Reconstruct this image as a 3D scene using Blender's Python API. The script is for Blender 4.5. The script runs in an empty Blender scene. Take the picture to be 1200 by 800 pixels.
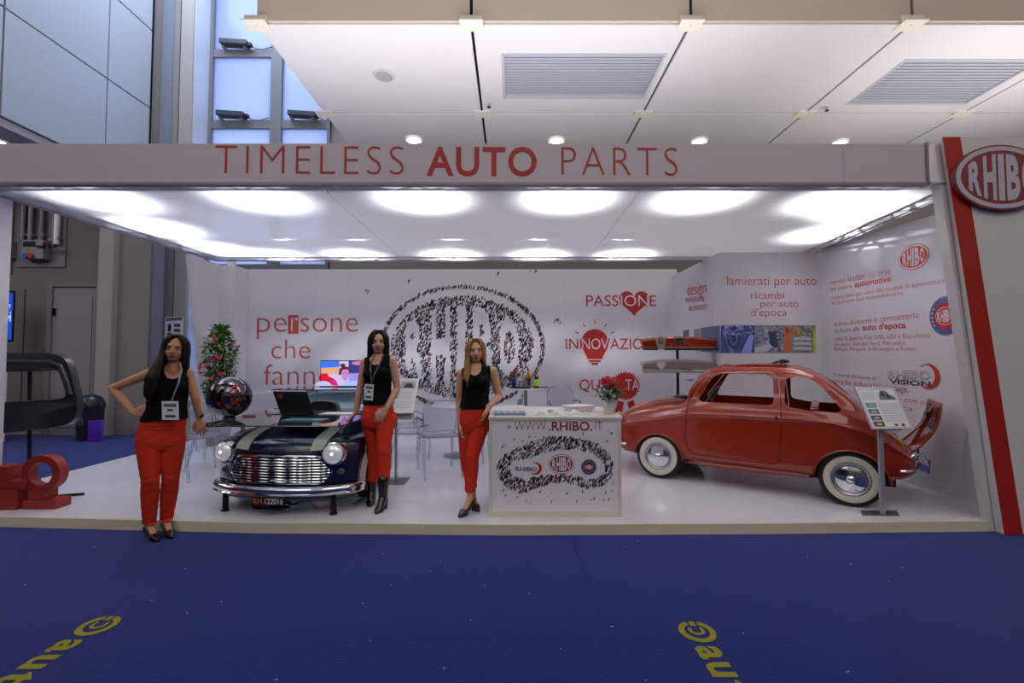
import bpy, bmesh, math, random
import numpy as np
from mathutils import Vector, Matrix, geometry

SC = bpy.context.scene
COL = SC.collection
R = math.radians
random.seed(7)

# ------------------------------------------------------------------ camera
F_PX, PITCH, EYE = 533.0, R(2.15), 1.50
cam_data = bpy.data.cameras.new('camera')
cam_data.sensor_width = 36.0
cam_data.lens = 36.0 * F_PX / 1200.0
cam_data.clip_start = 0.05
cam = bpy.data.objects.new('camera', cam_data)
cam.location = (0, 0, EYE)
cam.rotation_euler = (R(90) + PITCH, 0, 0)
COL.objects.link(cam)
SC.camera = cam

# ------------------------------------------------------------------ world (daylight outside the hall)
world = bpy.data.worlds.new('daylight')
SC.world = world
world.use_nodes = True
bg = world.node_tree.nodes['Background']
bg.inputs[0].default_value = (0.62, 0.72, 1.0, 1)
bg.inputs[1].default_value = 1.45

# ------------------------------------------------------------------ exposure
SC.view_settings.view_transform = 'Standard'
SC.view_settings.look = 'None'
SC.view_settings.exposure = 0.18
SC.view_settings.gamma = 1.0
SC.view_settings.use_curve_mapping = False
SC.cycles.use_denoising = True
SC.cycles.max_bounces = 10
SC.cycles.transparent_max_bounces = 24
SC.cycles.sample_clamp_indirect = 6.0
SC.cycles.caustics_reflective = False
SC.cycles.caustics_refractive = False

# ------------------------------------------------------------------ lights
def area(name, loc, size, power, col=(1, 1, 1), rot=(0, 0, 0)):
    l = bpy.data.lights.new(name, 'AREA')
    l.shape = 'RECTANGLE'; l.size, l.size_y = size; l.energy = power; l.color = col
    o = bpy.data.objects.new(name, l); o.location = loc; o.rotation_euler = rot
    COL.objects.link(o); return o
# hall luminaires high behind the camera
area('hall_lamp', (-7, -5, 10.6), (5, 9), 245, (1.0, 0.93, 0.86))
area('hall_lamp', (1, -5, 10.6), (5, 9), 245, (1.0, 0.93, 0.86))
area('hall_lamp', (9, -5, 10.6), (5, 9), 245, (1.0, 0.93, 0.86))
area('hall_lamp', (-11, 3, 10.6), (4, 8), 120, (0.80, 0.86, 1.0))
# unseen up-facing fill added behind the camera to brighten the soffit
area('soffit_fill', (1, -5.5, 3.6), (14, 4), 1500, (1.0, 0.95, 0.93), (R(180), 0, 0))
area('side_fill', (-11, 5, 5.1), (4, 4), 110, (1.0, .95, .9))  # unseen fill added to lift the lower left wall
# unseen cool area light above the tall bay on the left
area('bay_light', (-6, 8.3, 10.7), (3.5, 3.5), 270, (0.62, 0.75, 1.0))

FAB_Z = 3.07
BOOTH_LAMPS = [(-4.05, 4.42), (-2.48, 4.42), (-0.88, 4.42), (0.55, 4.42), (1.86, 4.42), (3.25, 4.47),
               (-4.3, 5.45), (-4.25, 6.5), (-3.55, 6.95), (-2.4, 6.95), (-0.93, 6.95), (0.41, 6.95), (1.72, 6.95),
               (3.75, 4.75), (3.95, 5.7)]
def booth_lamp(x, y, power=120):
    l = bpy.data.lights.new('flood_lamp', 'SPOT')
    l.energy = power; l.spot_size = R(122); l.spot_blend = 1.0; l.shadow_soft_size = 0.03
    l.color = (0.97, 0.97, 1.0)
    o = bpy.data.objects.new('flood_lamp', l); o.location = (x, y, FAB_Z + 0.42)
    COL.objects.link(o); return o
for bx, by in BOOTH_LAMPS:
    booth_lamp(bx, by)
# unseen fills added above the stand roof, facing up to brighten the soffit
area('roof_fill', (-0.5, 5.6, 3.75), (8, 2.5), 200, (1.0, 0.96, 0.95), (R(180), 0, 0))
area('roof_fill', (8, 6.5, 3.75), (5, 2.5), 150, (1.0, 0.94, 0.9), (R(180), 0, 0))
# broad light of the rest of the lamp rig lying above the fabric
area('lamp_rig', (-0.2, 5.6, FAB_Z + 0.55), (8.2, 3.0), 22, (0.93, 0.93, 1.0))

# ------------------------------------------------------------------ picture ray helpers (pixel of the 1200x800 frame -> point in the place)
def ray(px, py):
    u = (px - 600) / F_PX; v = (400 - py) / F_PX
    return Vector((u, math.cos(PITCH) - v * math.sin(PITCH), math.sin(PITCH) + v * math.cos(PITCH)))
def at(px, py, Y):
    d = ray(px, py); s = Y / d.y
    return Vector((d.x * s, Y, EYE + d.z * s))
def at_x(px, py, X):
    d = ray(px, py); s = X / d.x
    return Vector((X, d.y * s, EYE + d.z * s))
def at_z(px, py, Z):
    d = ray(px, py); s = (Z - EYE) / d.z
    return Vector((d.x * s, d.y * s, Z))
PZ = 0.08      # platform height

# ------------------------------------------------------------------ mesh helpers
def frame_of(d):
    d = Vector(d).normalized()
    a = Vector((0, 0, 1)) if abs(d.z) < 0.9 else Vector((1, 0, 0))
    u = d.cross(a).normalized(); return u, d.cross(u).normalized()

class MB:
    def __init__(s):
        s.v = []; s.f = []; s.m = []
    def add(s, vs, fs, mi=0):
        n = len(s.v); s.v += [tuple(p) for p in vs]
        s.f += [tuple(i + n for i in f) for f in fs]; s.m += [mi] * len(fs); return s
    def box(s, x0, x1, y0, y1, z0, z1, mi=0):
        vs = [(x, y, z) for z in (z0, z1) for y in (y0, y1) for x in (x0, x1)]
        return s.add(vs, [(0, 2, 3, 1), (4, 5, 7, 6), (0, 1, 5, 4), (2, 6, 7, 3), (0, 4, 6, 2), (1, 3, 7, 5)], mi)
    def obox(s, c, u, v, w, mi=0):
        """oriented box, half-vectors u v w"""
        c = Vector(c); u = Vector(u); v = Vector(v); w = Vector(w)
        vs = [c + a * u + b * v + d * w for d in (-1, 1) for b in (-1, 1) for a in (-1, 1)]
        return s.add(vs, [(0, 2, 3, 1), (4, 5, 7, 6), (0, 1, 5, 4), (2, 6, 7, 3), (0, 4, 6, 2), (1, 3, 7, 5)], mi)
    def cyl(s, p0, p1, r0, r1=None, n=14, mi=0):
        return s.tube([p0, p1], [r0, r0 if r1 is None else r1], n, mi)
    def tube(s, pts, r, n=8, mi=0, closed=False, flat=1.0):
        pts = [Vector(p) for p in pts]; N = len(pts)
        rs = r if isinstance(r, (list, tuple)) else [r] * N
        d = [(pts[(i + 1) % N] - pts[i - 1]) if closed else (pts[min(i + 1, N - 1)] - pts[max(i - 1, 0)]) for i in range(N)]
        u, w = frame_of(d[0]); vs = []
        for i in range(N):
            t = d[i].normalized() if d[i].length > 1e-9 else Vector((0, 0, 1))
            u = (u - t * u.dot(t)).normalized(); w = t.cross(u)
            vs += [pts[i] + (u * math.cos(a) + w * math.sin(a) * flat) * rs[i] for a in [2 * math.pi * k / n for k in range(n)]]
        fs = []
        for i in range(N if closed else N - 1):
            a, b = i * n, ((i + 1) % N) * n
            fs += [(a + k, a + (k + 1) % n, b + (k + 1) % n, b + k) for k in range(n)]
        if not closed:
            fs += [tuple(range(n))[::-1], tuple((N - 1) * n + k for k in range(n))]
        return s.add(vs, fs, mi)
    def lathe(s, prof, o, axis=(0, 0, 1), n=28, mi=0, closed=False):
        """prof: (radius, height) pairs along the axis"""
        o = Vector(o); ax = Vector(axis).normalized(); u, w = frame_of(ax); vs = []
        for r, h in prof:
            vs += [o + ax * h + (u * math.cos(a) + w * math.sin(a)) * max(r, 1e-4) for a in [2 * math.pi * k / n for k in range(n)]]
        N = len(prof); fs = []
        for i in range(N if closed else N - 1):
            a, b = i * n, ((i + 1) % N) * n
            fs += [(a + k, b + k, b + (k + 1) % n, a + (k + 1) % n) for k in range(n)]
        return s.add(vs, fs, mi)
    def ell(s, c, rad, n=14, rot=None, mi=0):
        c = Vector(c); vs = []; fs = []; m = n // 2 + 1
        for i in range(m + 1):
            t = math.pi * i / m
            for k in range(n):
                p = Vector((rad[0] * math.sin(t) * math.cos(2 * math.pi * k / n), rad[1] * math.sin(t) * math.sin(2 * math.pi * k / n), rad[2] * math.cos(t)))
                vs.append(c + (rot @ p if rot else p))
        for i in range(m):
            fs += [(i * n + k, (i + 1) * n + k, (i + 1) * n + (k + 1) % n, i * n + (k + 1) % n) for k in range(n)]
        return s.add(vs, fs, mi)
    def prism(s, poly, o, u, v, depth, holes=(), mi=0, side_mi=None):
        """extrude a 2D polygon (holes allowed) by the vector depth; o u v place the plane"""
        o = Vector(o); u = Vector(u); v = Vector(v); dp = Vector(depth)
        loops = [list(poly)] + [list(h) for h in holes]
        tris = geometry.tessellate_polygon([[Vector((a, b, 0)) for a, b in lp] for lp in loops])
        flat = [p for lp in loops for p in lp]; n = len(flat)
        vs = [o + u * a + v * b for a, b in flat]; vs += [p + dp for p in vs]
        s.add(vs, [tuple(t) for t in tris] + [tuple(i + n for i in t)[::-1] for t in tris], mi)
        k = 0; b0 = len(s.v) - 2 * n; fs = []
        for lp in loops:
            L = len(lp)
            fs += [(b0 + k + i, b0 + k + (i + 1) % L, b0 + n + k + (i + 1) % L, b0 + n + k + i) for i in range(L)]; k += L
        s.f += fs; s.m += [mi if side_mi is None else side_mi] * len(fs); return s
    def grid(s, P, closed_u=False, mi=0):
        """P[i][j] rows of points"""
        nu, nv = len(P), len(P[0]); vs = [p for row in P for p in row]; fs = []
        for i in range(nu if closed_u else nu - 1):
            for j in range(nv - 1):
                a = i * nv + j; b = ((i + 1) % nu) * nv + j
                fs.append((a, a + 1, b + 1, b))
        return s.add(vs, fs, mi)
    def mesh(s, name='m'):
        me = bpy.data.meshes.new(name); me.from_pydata([tuple(p) for p in s.v], [], s.f)
        return me
    def build(s, name, mats, parent=None, smooth=40, bevel=0, xf=None, fix=True, subd=0, solid=0):
        me = s.mesh(name)
        mats = mats if isinstance(mats, (list, tuple)) else [mats]
        for m in mats: me.materials.append(m)
        me.polygons.foreach_set('material_index', s.m)
        if fix:
            bm = bmesh.new(); bm.from_mesh(me); bmesh.ops.recalc_face_normals(bm, faces=bm.faces); bm.to_mesh(me); bm.free()
        if smooth:
            me.polygons.foreach_set('use_smooth', [True] * len(me.polygons)); me.set_sharp_from_angle(angle=R(smooth))
        me.validate(); me.update()
        return link(name, me, parent, bevel, xf, subd, solid)

def link(name, me, parent=None, bevel=0, xf=None, subd=0, solid=0):
    o = bpy.data.objects.new(name, me); COL.objects.link(o)
    if parent is not None: o.parent = parent
    if xf is not None: o.matrix_local = xf
    if solid:
        md = o.modifiers.new('solid', 'SOLIDIFY'); md.thickness = solid; md.offset = 0
    if subd:
        md = o.modifiers.new('sub', 'SUBSURF'); md.levels = md.render_levels = subd
    if bevel:
        md = o.modifiers.new('bevel', 'BEVEL'); md.width = bevel; md.segments = 2; md.limit_method = 'ANGLE'; md.angle_limit = R(35)
    return o

def tag(o, label, cat, group=None, kind=None):
    o['label'] = label; o['category'] = cat
    if group: o['group'] = group
    if kind: o['kind'] = kind
    return o
def thing(name, label, cat, loc=(0, 0, 0), rz=0, group=None):
    o = bpy.data.objects.new(name, None); COL.objects.link(o)
    o.location = loc; o.rotation_euler = (0, 0, rz); o.empty_display_size = 0.1
    return tag(o, label, cat, group)
def struct(o, label=None, cat=None):
    o['kind'] = 'structure'
    if label: o['label'] = label
    if cat: o['category'] = cat
    return o
def children_of(o): return [c for c in COL.objects if c.parent == o]
def dup(root, loc, rz, label, group=None):
    r = root.copy(); COL.objects.link(r); r.location = loc; r.rotation_euler = (0, 0, rz); r['label'] = label
    if group: r['group'] = group
    for ch in children_of(root):
        c = ch.copy(); COL.objects.link(c); c.parent = r
        for g in children_of(ch):
            d = g.copy(); COL.objects.link(d); d.parent = c
    return r

# ------------------------------------------------------------------ materials
def lin(c):
    if isinstance(c, str):
        c = tuple(int(c[i:i + 2], 16) / 255 for i in (0, 2, 4))
    return tuple((x / 12.92 if x <= 0.04045 else ((x + 0.055) / 1.055) ** 2.4) for x in c) + (1.0,)
_mc = {}
def mat(name, col, rough=0.5, metal=0.0, coat=0.0, emit=0.0, spec=0.5, noise=0.0, scale=8.0, bump=0.0, sheen=0.0, aniso_scale=None, coat_rough=0.05):
    if name in _mc: return _mc[name]
    m = bpy.data.materials.new(name); m.use_nodes = True; nt = m.node_tree; b = nt.nodes['Principled BSDF']
    c = lin(col)
    b.inputs['Base Color'].default_value = c
    b.inputs['Roughness'].default_value = rough; b.inputs['Metallic'].default_value = metal
    b.inputs['Coat Weight'].default_value = coat; b.inputs['Coat Roughness'].default_value = coat_rough
    b.inputs['Specular IOR Level'].default_value = spec
    b.inputs['Sheen Weight'].default_value = sheen
    if emit:
        b.inputs['Emission Color'].default_value = c; b.inputs['Emission Strength'].default_value = emit
    if noise or bump:
        tc = nt.nodes.new('ShaderNodeTexCoord'); nz = nt.nodes.new('ShaderNodeTexNoise')
        nz.inputs['Scale'].default_value = scale; nz.inputs['Detail'].default_value = 5
        src = tc.outputs['Object']
        if aniso_scale:
            mp = nt.nodes.new('ShaderNodeMapping'); mp.inputs['Scale'].default_value = aniso_scale
            nt.links.new(src, mp.inputs['Vector']); src = mp.outputs['Vector']
        nt.links.new(src, nz.inputs['Vector'])
        if noise:
            mx = nt.nodes.new('ShaderNodeMix'); mx.data_type = 'RGBA'
            mx.inputs['A'].default_value = tuple(x * (1 - noise) for x in c[:3]) + (1,)
            mx.inputs['B'].default_value = tuple(min(1, x * (1 + noise)) for x in c[:3]) + (1,)
            nt.links.new(nz.outputs['Fac'], mx.inputs['Factor']); nt.links.new(mx.outputs['Result'], b.inputs['Base Color'])
        if bump:
            bp = nt.nodes.new('ShaderNodeBump'); bp.inputs['Strength'].default_value = bump; bp.inputs['Distance'].default_value = 0.01
            nt.links.new(nz.outputs['Fac'], bp.inputs['Height']); nt.links.new(bp.outputs['Normal'], b.inputs['Normal'])
    _mc[name] = m; return m
def clear_mat(name, tint, opacity, rough=0.03, ior_f=1.45):
    """clear sheet plastic or glass: transparent with a fresnel gloss and a little body"""
    m = bpy.data.materials.new(name); m.use_nodes = True; nt = m.node_tree; nt.nodes.clear()
    out = nt.nodes.new('ShaderNodeOutputMaterial'); tr = nt.nodes.new('ShaderNodeBsdfTransparent'); gl = nt.nodes.new('ShaderNodeBsdfGlossy')
    df = nt.nodes.new('ShaderNodeBsdfDiffuse'); fr = nt.nodes.new('ShaderNodeFresnel'); m1 = nt.nodes.new('ShaderNodeMixShader'); m2 = nt.nodes.new('ShaderNodeMixShader')
    tr.inputs[0].default_value = lin(tint); df.inputs[0].default_value = (0.85, 0.87, 0.92, 1); gl.inputs[0].default_value = (1, 1, 1, 1)
    gl.inputs['Roughness'].default_value = rough; fr.inputs[0].default_value = ior_f; m1.inputs[0].default_value = opacity
    nt.links.new(tr.outputs[0], m1.inputs[1]); nt.links.new(df.outputs[0], m1.inputs[2])
    nt.links.new(fr.outputs[0], m2.inputs[0]); nt.links.new(m1.outputs[0], m2.inputs[1]); nt.links.new(gl.outputs[0], m2.inputs[2])
    nt.links.new(m2.outputs[0], out.inputs[0]); return m
def fabric_mat(name, t, through, col=(1, 1, 1, 1)):
    m = bpy.data.materials.new(name); m.use_nodes = True; nt = m.node_tree; nt.nodes.clear()
    out = nt.nodes.new('ShaderNodeOutputMaterial'); tl = nt.nodes.new('ShaderNodeBsdfTranslucent'); df = nt.nodes.new('ShaderNodeBsdfDiffuse')
    tr = nt.nodes.new('ShaderNodeBsdfTransparent'); m1 = nt.nodes.new('ShaderNodeMixShader'); m2 = nt.nodes.new('ShaderNodeMixShader')
    tl.inputs[0].default_value = col; df.inputs[0].default_value = (0.55, 0.53, 0.58, 1)
    m1.inputs[0].default_value = t; m2.inputs[0].default_value = through
    nt.links.new(df.outputs[0], m1.inputs[1]); nt.links.new(tl.outputs[0], m1.inputs[2])
    nt.links.new(m1.outputs[0], m2.inputs[1]); nt.links.new(tr.outputs[0], m2.inputs[2]); nt.links.new(m2.outputs[0], out.inputs[0]); return m

M_WHITE = mat('white_board', 'E6E2E8', 0.62, spec=.2, noise=0.015, scale=3)
M_WHITE2 = mat('white_laminate', 'EDEAE6', 0.3, noise=0.01)
M_RED = mat('print_red', 'B8261C', 0.5)
M_REDL = mat('print_soft_red', 'C4544E', 0.5)
M_CHROME = mat('chrome', 'E2E4E8', 0.08, 1.0)
M_STEEL = mat('brushed_steel', 'ACADB3', 0.4, 0.45)
M_BLACK = mat('black_plastic', '141416', 0.35)
M_BLACKM = mat('black_metal', '101012', 0.4, 0.4)
M_GREY = mat('grey_paint', '8A8A8E', 0.5)
M_DARK = mat('dark_gap', '18171A', 0.9)

# ------------------------------------------------------------------ flat print
_tc = {}
def text2d(s, off=0.0, space=1.0, res=4, shear=0.0):
    k = (s, off, space, shear)
    if k in _tc: return _tc[k]
    c = bpy.data.curves.new('t', 'FONT'); c.body = s; c.size = 1; c.offset = off; c.space_character = space
    c.resolution_u = res; c.fill_mode = 'BOTH'; c.shear = shear; c.dimensions = '2D'
    o = bpy.data.objects.new('t', c); COL.objects.link(o)
    dg = bpy.context.evaluated_depsgraph_get()
    me = bpy.data.meshes.new_from_object(o.evaluated_get(dg))
    vs = [(v.co.x, v.co.y) for v in me.vertices]; fs = [tuple(p.vertices) for p in me.polygons]
    bpy.data.objects.remove(o); bpy.data.curves.remove(c); bpy.data.meshes.remove(me)
    _tc[k] = (vs, fs); return _tc[k]
def bounds(vs):
    xs = [v[0] for v in vs]; ys = [v[1] for v in vs]; return min(xs), max(xs), min(ys), max(ys)
_caph = {}
class Plane:
    """a flat face to print on: fn(a, b, lift) -> point; pix(px, py) -> (a, b)"""
    def __init__(s, fn, pix, parent): s.fn = fn; s.pix = pix; s.parent = parent
    def shape(s, name, polys, m, lift=0.002, parent=None):
        b = MB()
        for vs, fs in polys: b.add([s.fn(a, c, lift) for a, c in vs], fs)
        o = b.build(name, m, parent or s.parent, smooth=0, fix=False); return o
    def poly(s, pts): return (list(pts), [tuple(t) for t in geometry.tessellate_polygon([[Vector((a, c, 0)) for a, c in pts]])])
    def text(s, txt, pl, pr, h, m=None, off=0.0, space=1.0, name='lettering', lift=0.003, parent=None, ref='H', warp=None):
        """pl / pr: pixels of the baseline's two ends, h: pixel height of the reference letter at the left end"""
        a0, b0 = s.pix(*pl); a1, b1 = s.pix(*pr); at_, bt = s.pix(pl[0], pl[1] - h)
        vs, fs = text2d(txt, off, space); x0, x1, y0, y1 = bounds(vs); rb = bounds(text2d(ref, off)[0])
        sx = (a1 - a0) / (x1 - x0); sy = (bt - b0) / rb[3]
        pts = [(a0 + (x - x0) * sx, b0 + (b1 - b0) * (x - x0) / (x1 - x0) + y * sy) for x, y in vs]
        return s.shape(name, [(pts, fs)], m or M_RED, lift, parent)
def y_plane(Y, parent): return Plane(lambda a, b, l: (a, Y - l, b), lambda px, py: (at(px, py, Y).x, at(px, py, Y).z), parent)
def x_plane(X, parent): return Plane(lambda a, b, l: (X - l, -a, b), lambda px, py: (-at_x(px, py, X).y, at_x(px, py, X).z), parent)
def circle(cx, cy, rx, ry=None, n=40, a0=0, a1=360):
    ry = rx if ry is None else ry
    return [(cx + rx * math.cos(R(a0 + (a1 - a0) * i / n)), cy + ry * math.sin(R(a0 + (a1 - a0) * i / n))) for i in range(n if a1 - a0 == 360 else n + 1)]
def ringpoly(cx, cy, r1x, r1y, r0x, r0y, n=48):
    o = circle(cx, cy, r1x, r1y, n); i = circle(cx, cy, r0x, r0y, n)
    return (o + i, [(k, (k + 1) % n, n + (k + 1) % n, n + k) for k in range(n)])
def logo_letters(cx, cy, rx, ry, off=0.035):
    """the five capital letters swelling to fill an oval"""
    w = [0.21, 0.21, 0.10, 0.22, 0.22]; out = []; x = -0.5 * (sum(w) + off * 4)
    tot = sum(w) + off * 4
    for ch, ww in zip('RHIBO', w):
        vs, fs = text2d(ch, 0.045 if ch != 'I' else 0.05, res=4); x0, x1, y0, y1 = bounds(vs); pts = []
        for a, b in vs:
            u = (x + (a - x0) / (x1 - x0) * ww) / tot * 2      # -1..1
            e = math.sqrt(max(0.0, 1 - (u * 0.86) ** 2))
            v = ((b - y0) / (y1 - y0) * 2 - 1) * e
            pts.append((cx + u * rx, cy + v * ry))
        out.append((pts, fs)); x += ww + off
    return out
def oval_logo(P, cx, cy, rx, ry, red=None, white=None, parent=None, lift=0.002, edge=True):
    red = red or M_RED; white = white or M_WHITE
    o = P.shape('emblem_oval', [(circle(cx, cy, rx, ry, 56), [tuple(range(56))])], red, lift, parent)
    P.shape('emblem_band', [ringpoly(cx, cy, rx * 0.965, ry * 0.95, rx * 0.86, ry * 0.82, 56)], white, lift + 0.002, parent)
    P.shape('emblem_letters', logo_letters(cx, cy, rx * 0.70, ry * 0.72), white, lift + 0.002, parent)
    return o
# ================================================================== THE HALL
XL, XR, YB0, YB1, ZTOP = -16.0, 14.0, -10.0, 10.6, 11.0
m_carpet = mat('blue_carpet', '142266', 0.95, spec=0.1, noise=0.10, scale=60, bump=0.35, sheen=0.15)
m_conc = mat('grey_hall_wall', '8D867F', 0.7, noise=0.05, scale=2.5)
m_conc_d = mat('dark_hall_wall', '787270', 0.7, noise=0.06, scale=2)
m_pier = mat('pale_pier', 'A9A39E', 0.65, noise=0.04, scale=2)
m_blueg = mat('blue_grey_wall', '7F858F', 0.6, noise=0.03, scale=2)
m_panelw = mat('enamel_wall_panel', 'A9B0B8', 0.35, noise=0.02, scale=1)
m_ceilp = mat('ceiling_panel_white', 'CDC9CC', 0.42, noise=0.012, scale=1)
m_beige = mat('bulkhead_beige', 'B5A897', 0.5, noise=0.02, scale=1)
m_cream = mat('joint_plate_cream', 'D2CCC0', 0.5)

def sbox(name, x0, x1, y0, y1, z0, z1, m, parent=None, bevel=0):
    return struct(MB().box(x0, x1, y0, y1, z0, z1).build(name, m, parent, smooth=0, bevel=bevel))

floor = sbox('floor', XL, XR, YB0, YB1, -0.2, 0.0, m_carpet)
floor['label'] = 'blue exhibition carpet covering the hall floor'
cs = MB()   # the seam between two carpet widths
cs.tube([at_z(668, 628, 0.001), at_z(690, 680, 0.001), at_z(710, 740, 0.001), at_z(727, 800, 0.001), (0.55, 1.2, 0.001)], 0.0022, 4)
cs.build('carpet_seam', mat('carpet_seam_dark', '131C5C', 0.95), floor)
fl = MB()
for i in range(46):
    a, y = random.uniform(-3.5, 3.5), random.uniform(1.6, 3.8); w = random.uniform(.003, .008); t = random.random() * 3
    fl.obox((a, y, 0.003), (w * math.cos(t), w * math.sin(t), 0), (-.002 * math.sin(t), .002 * math.cos(t), 0), (0, 0, .001))
o = fl.build('litter_specks', mat('paper_speck', 'B8B6C0', 0.8), smooth=0)
tag(o, 'tiny pale scraps of paper scattered over the blue carpet', 'litter', kind='stuff')

# carpet lettering, yellow print laid flat, the word running towards the camera
m_yel = mat('yellow_carpet_print', '8A8418', 0.9, noise=0.08, scale=50)
def carpet_word(px, py, ch, lab):
    root = None; c = at_z(px, py, 0)
    def F(a, b, l): return (c.x + b, c.y - a, 0.003 + l)     # letters read towards -Y, tops to +X
    P = Plane(F, None, None)
    ro = .098
    n = 40; outer = circle(0, 0, ro, ro, n, 20, 340); inner = circle(0, 0, ro * .66, ro * .66, n, 20, 340)
    ring = (outer + inner, [(k, k + 1, n + 2 + k, n + 1 + k) for k in range(n)])
    jaw = circle(-.01, 0, .045, .045, 20, 50, 310); ji = circle(-.01, 0, .025, .025, 20, 50, 310)
    wr = (jaw + ji, [(k, k + 1, 22 + k, 21 + k) for k in range(20)])
    # the wrench shaft points out through the gap in the ring
    shaft = ([(-.092, -.016), (-.05, -.016), (-.05, .016), (-.092, .016)], [(0, 1, 2, 3)])
    ring = ([(-x, y) for x, y in ring[0]], ring[1])
    wr = ([(-x - .02, y) for x, y in wr[0]], wr[1])
    root = P.shape('carpet_print', [ring, wr, shaft], m_yel, 0.0)
    a = .128
    for t in ch:
        vs, fs = text2d(t, 0.03); x0, x1, y0, y1 = bounds(vs); k = .24
        P.shape('letter', [([(a + (x - x0) * k, (y - .27) * k) for x, y in vs], fs)], m_yel, 0.0, root)
        a += (x1 - x0) * k + .02
    return tag(root, lab, 'floor print')
carpet_word(115, 733, 'autom', 'yellow wrench ring and letters printed on the blue carpet at the left')
carpet_word(817, 740, 'autom', 'yellow wrench ring and letters on the blue carpet in front of the orange car')

# ---- ceiling: soffit of big square panels with open joints
ceiling = sbox('ceiling', -3.50, XR, 6.12, YB1, 6.19, 6.5, M_DARK)
ceiling['label'] = 'white panelled soffit of the hall'
GX = [-3.52, -.56, 2.46, 5.50, 8.45, 11.45, 14.4]; GY = [6.09, 8.38, 10.67]
VENTS = {(1, 0): (-.15, 2.33, 6.70, 7.87), (3, 0): (6.06, 8.2, 6.83, 8.06)}
g = .022
for i in range(6):
    for j in range(2):
        x0, x1, y0, y1 = GX[i] + g, min(GX[i + 1] - g, XR), GY[j] + g, min(GY[j + 1] - g, YB1)
        if (i, j) in VENTS:
            a, b, c, d = VENTS[(i, j)]
            MB().prism([(x0, y0), (x1, y0), (x1, y1), (x0, y1)], (0, 0, 6.10), (1, 0, 0), (0, 1, 0), (0, 0, .06),
                       holes=[[(a, c), (b, c), (b, d), (a, d)]]).build('ceiling_panel', m_ceilp, ceiling, smooth=0)
        else:
            MB().box(x0, x1, y0, y1, 6.10, 6.16).build('ceiling_panel', m_ceilp, ceiling, smooth=0, bevel=.006)
for i in range(6):
    for j in range(2):
        MB().box(GX[i] - .16, GX[i] + .16, GY[j] - .10, GY[j] + .13, 6.085, 6.102).box(GX[i] - .012, GX[i] + .012, GY[j], GY[j] + .02, 6.075, 6.09).build('joint_plate', m_cream, ceiling, smooth=0)
wall_front = sbox('wall_upper', -3.50, XR, 6.12, 6.4, 6.5, ZTOP, M_DARK)
wall_front['label'] = 'beige panelled bulkhead above the soffit edge'
for i in range(6):
    MB().box(GX[i] + g, min(GX[i + 1] - g, XR), 6.075, 6.12, 6.13, 8.4).build('bulkhead_panel', m_beige, wall_front, smooth=0, bevel=.004)
    MB().box(GX[i] + g, min(GX[i + 1] - g, XR), 6.075, 6.12, 8.44, ZTOP).build('bulkhead_panel', m_beige, wall_front, smooth=0)
    MB().box(GX[i] - .15, GX[i] + .15, 6.055, 6.076, 6.09, 6.20).build('joint_plate', m_cream, wall_front, smooth=0)
sbox('trim_1', -3.53, -3.50, 6.12, YB1, 6.12, 6.55, m_cream)
sbox('wall_bay', -3.56, -3.50, 6.42, YB1, 6.5, ZTOP, m_beige)
sbox('ceiling_upper', XL, XR, YB0, YB1 + .3, ZTOP, ZTOP + .2, mat('hall_roof', '77777C', 0.8))
sbox('wall_right', XR, XR + .2, YB0, YB1 + .3, 0, ZTOP, m_conc)
sbox('wall_rear', XL, XR, YB0 - .2, YB0, 0, ZTOP, mat('rear_hall_wall', '6E6A6C', 0.8))
sbox('wall_outer', XL - .2, XL, YB0, YB1 + .3, 0, ZTOP, m_conc_d)

m_slat = mat('vent_metal', 'B4B6C2', 0.45, 0.2)
def vent(a, b, c, d, label):
    t = thing('ceiling_vent', label, 'vent', ((a + b) / 2, (c + d) / 2, 6.10), 0, 'air grilles in the hall ceiling')
    w, h = (b - a) / 2, (d - c) / 2
    MB().prism([(-w - .01, -h - .01), (w + .01, -h - .01), (w + .01, h + .01), (-w - .01, h + .01)], (0, 0, -.008), (1, 0, 0), (0, 1, 0), (0, 0, .05),
               holes=[[(-w + .035, -h + .035), (w - .035, -h + .035), (w - .035, h - .035), (-w + .035, h - .035)]]).build('frame', m_slat, t, smooth=0)
    MB().box(-w, w, -h, h, .07, .08).build('backing', mat('vent_dark', '8A8C98', .8), t, smooth=0)
    me = None
    n = 15
    for k in range(n):
        y = -h + .05 + (2 * h - .1) * (k + .5) / n
        if me is None:
            s = MB().obox((0, 0, .02), (w - .035, 0, 0), (0, .040, .007), (0, -.0005, .002)).build('slat', m_slat, t, smooth=0); me = s.data
        else:
            s = link('slat', me, t)
        s.location = (0, y, 0)
vent(*VENTS[(1, 0)], 'long slatted air grille in the soffit above the red AUTO lettering')
vent(*VENTS[(3, 0)], 'slatted air grille in the soffit at the upper right, above the oval sign')

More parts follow.
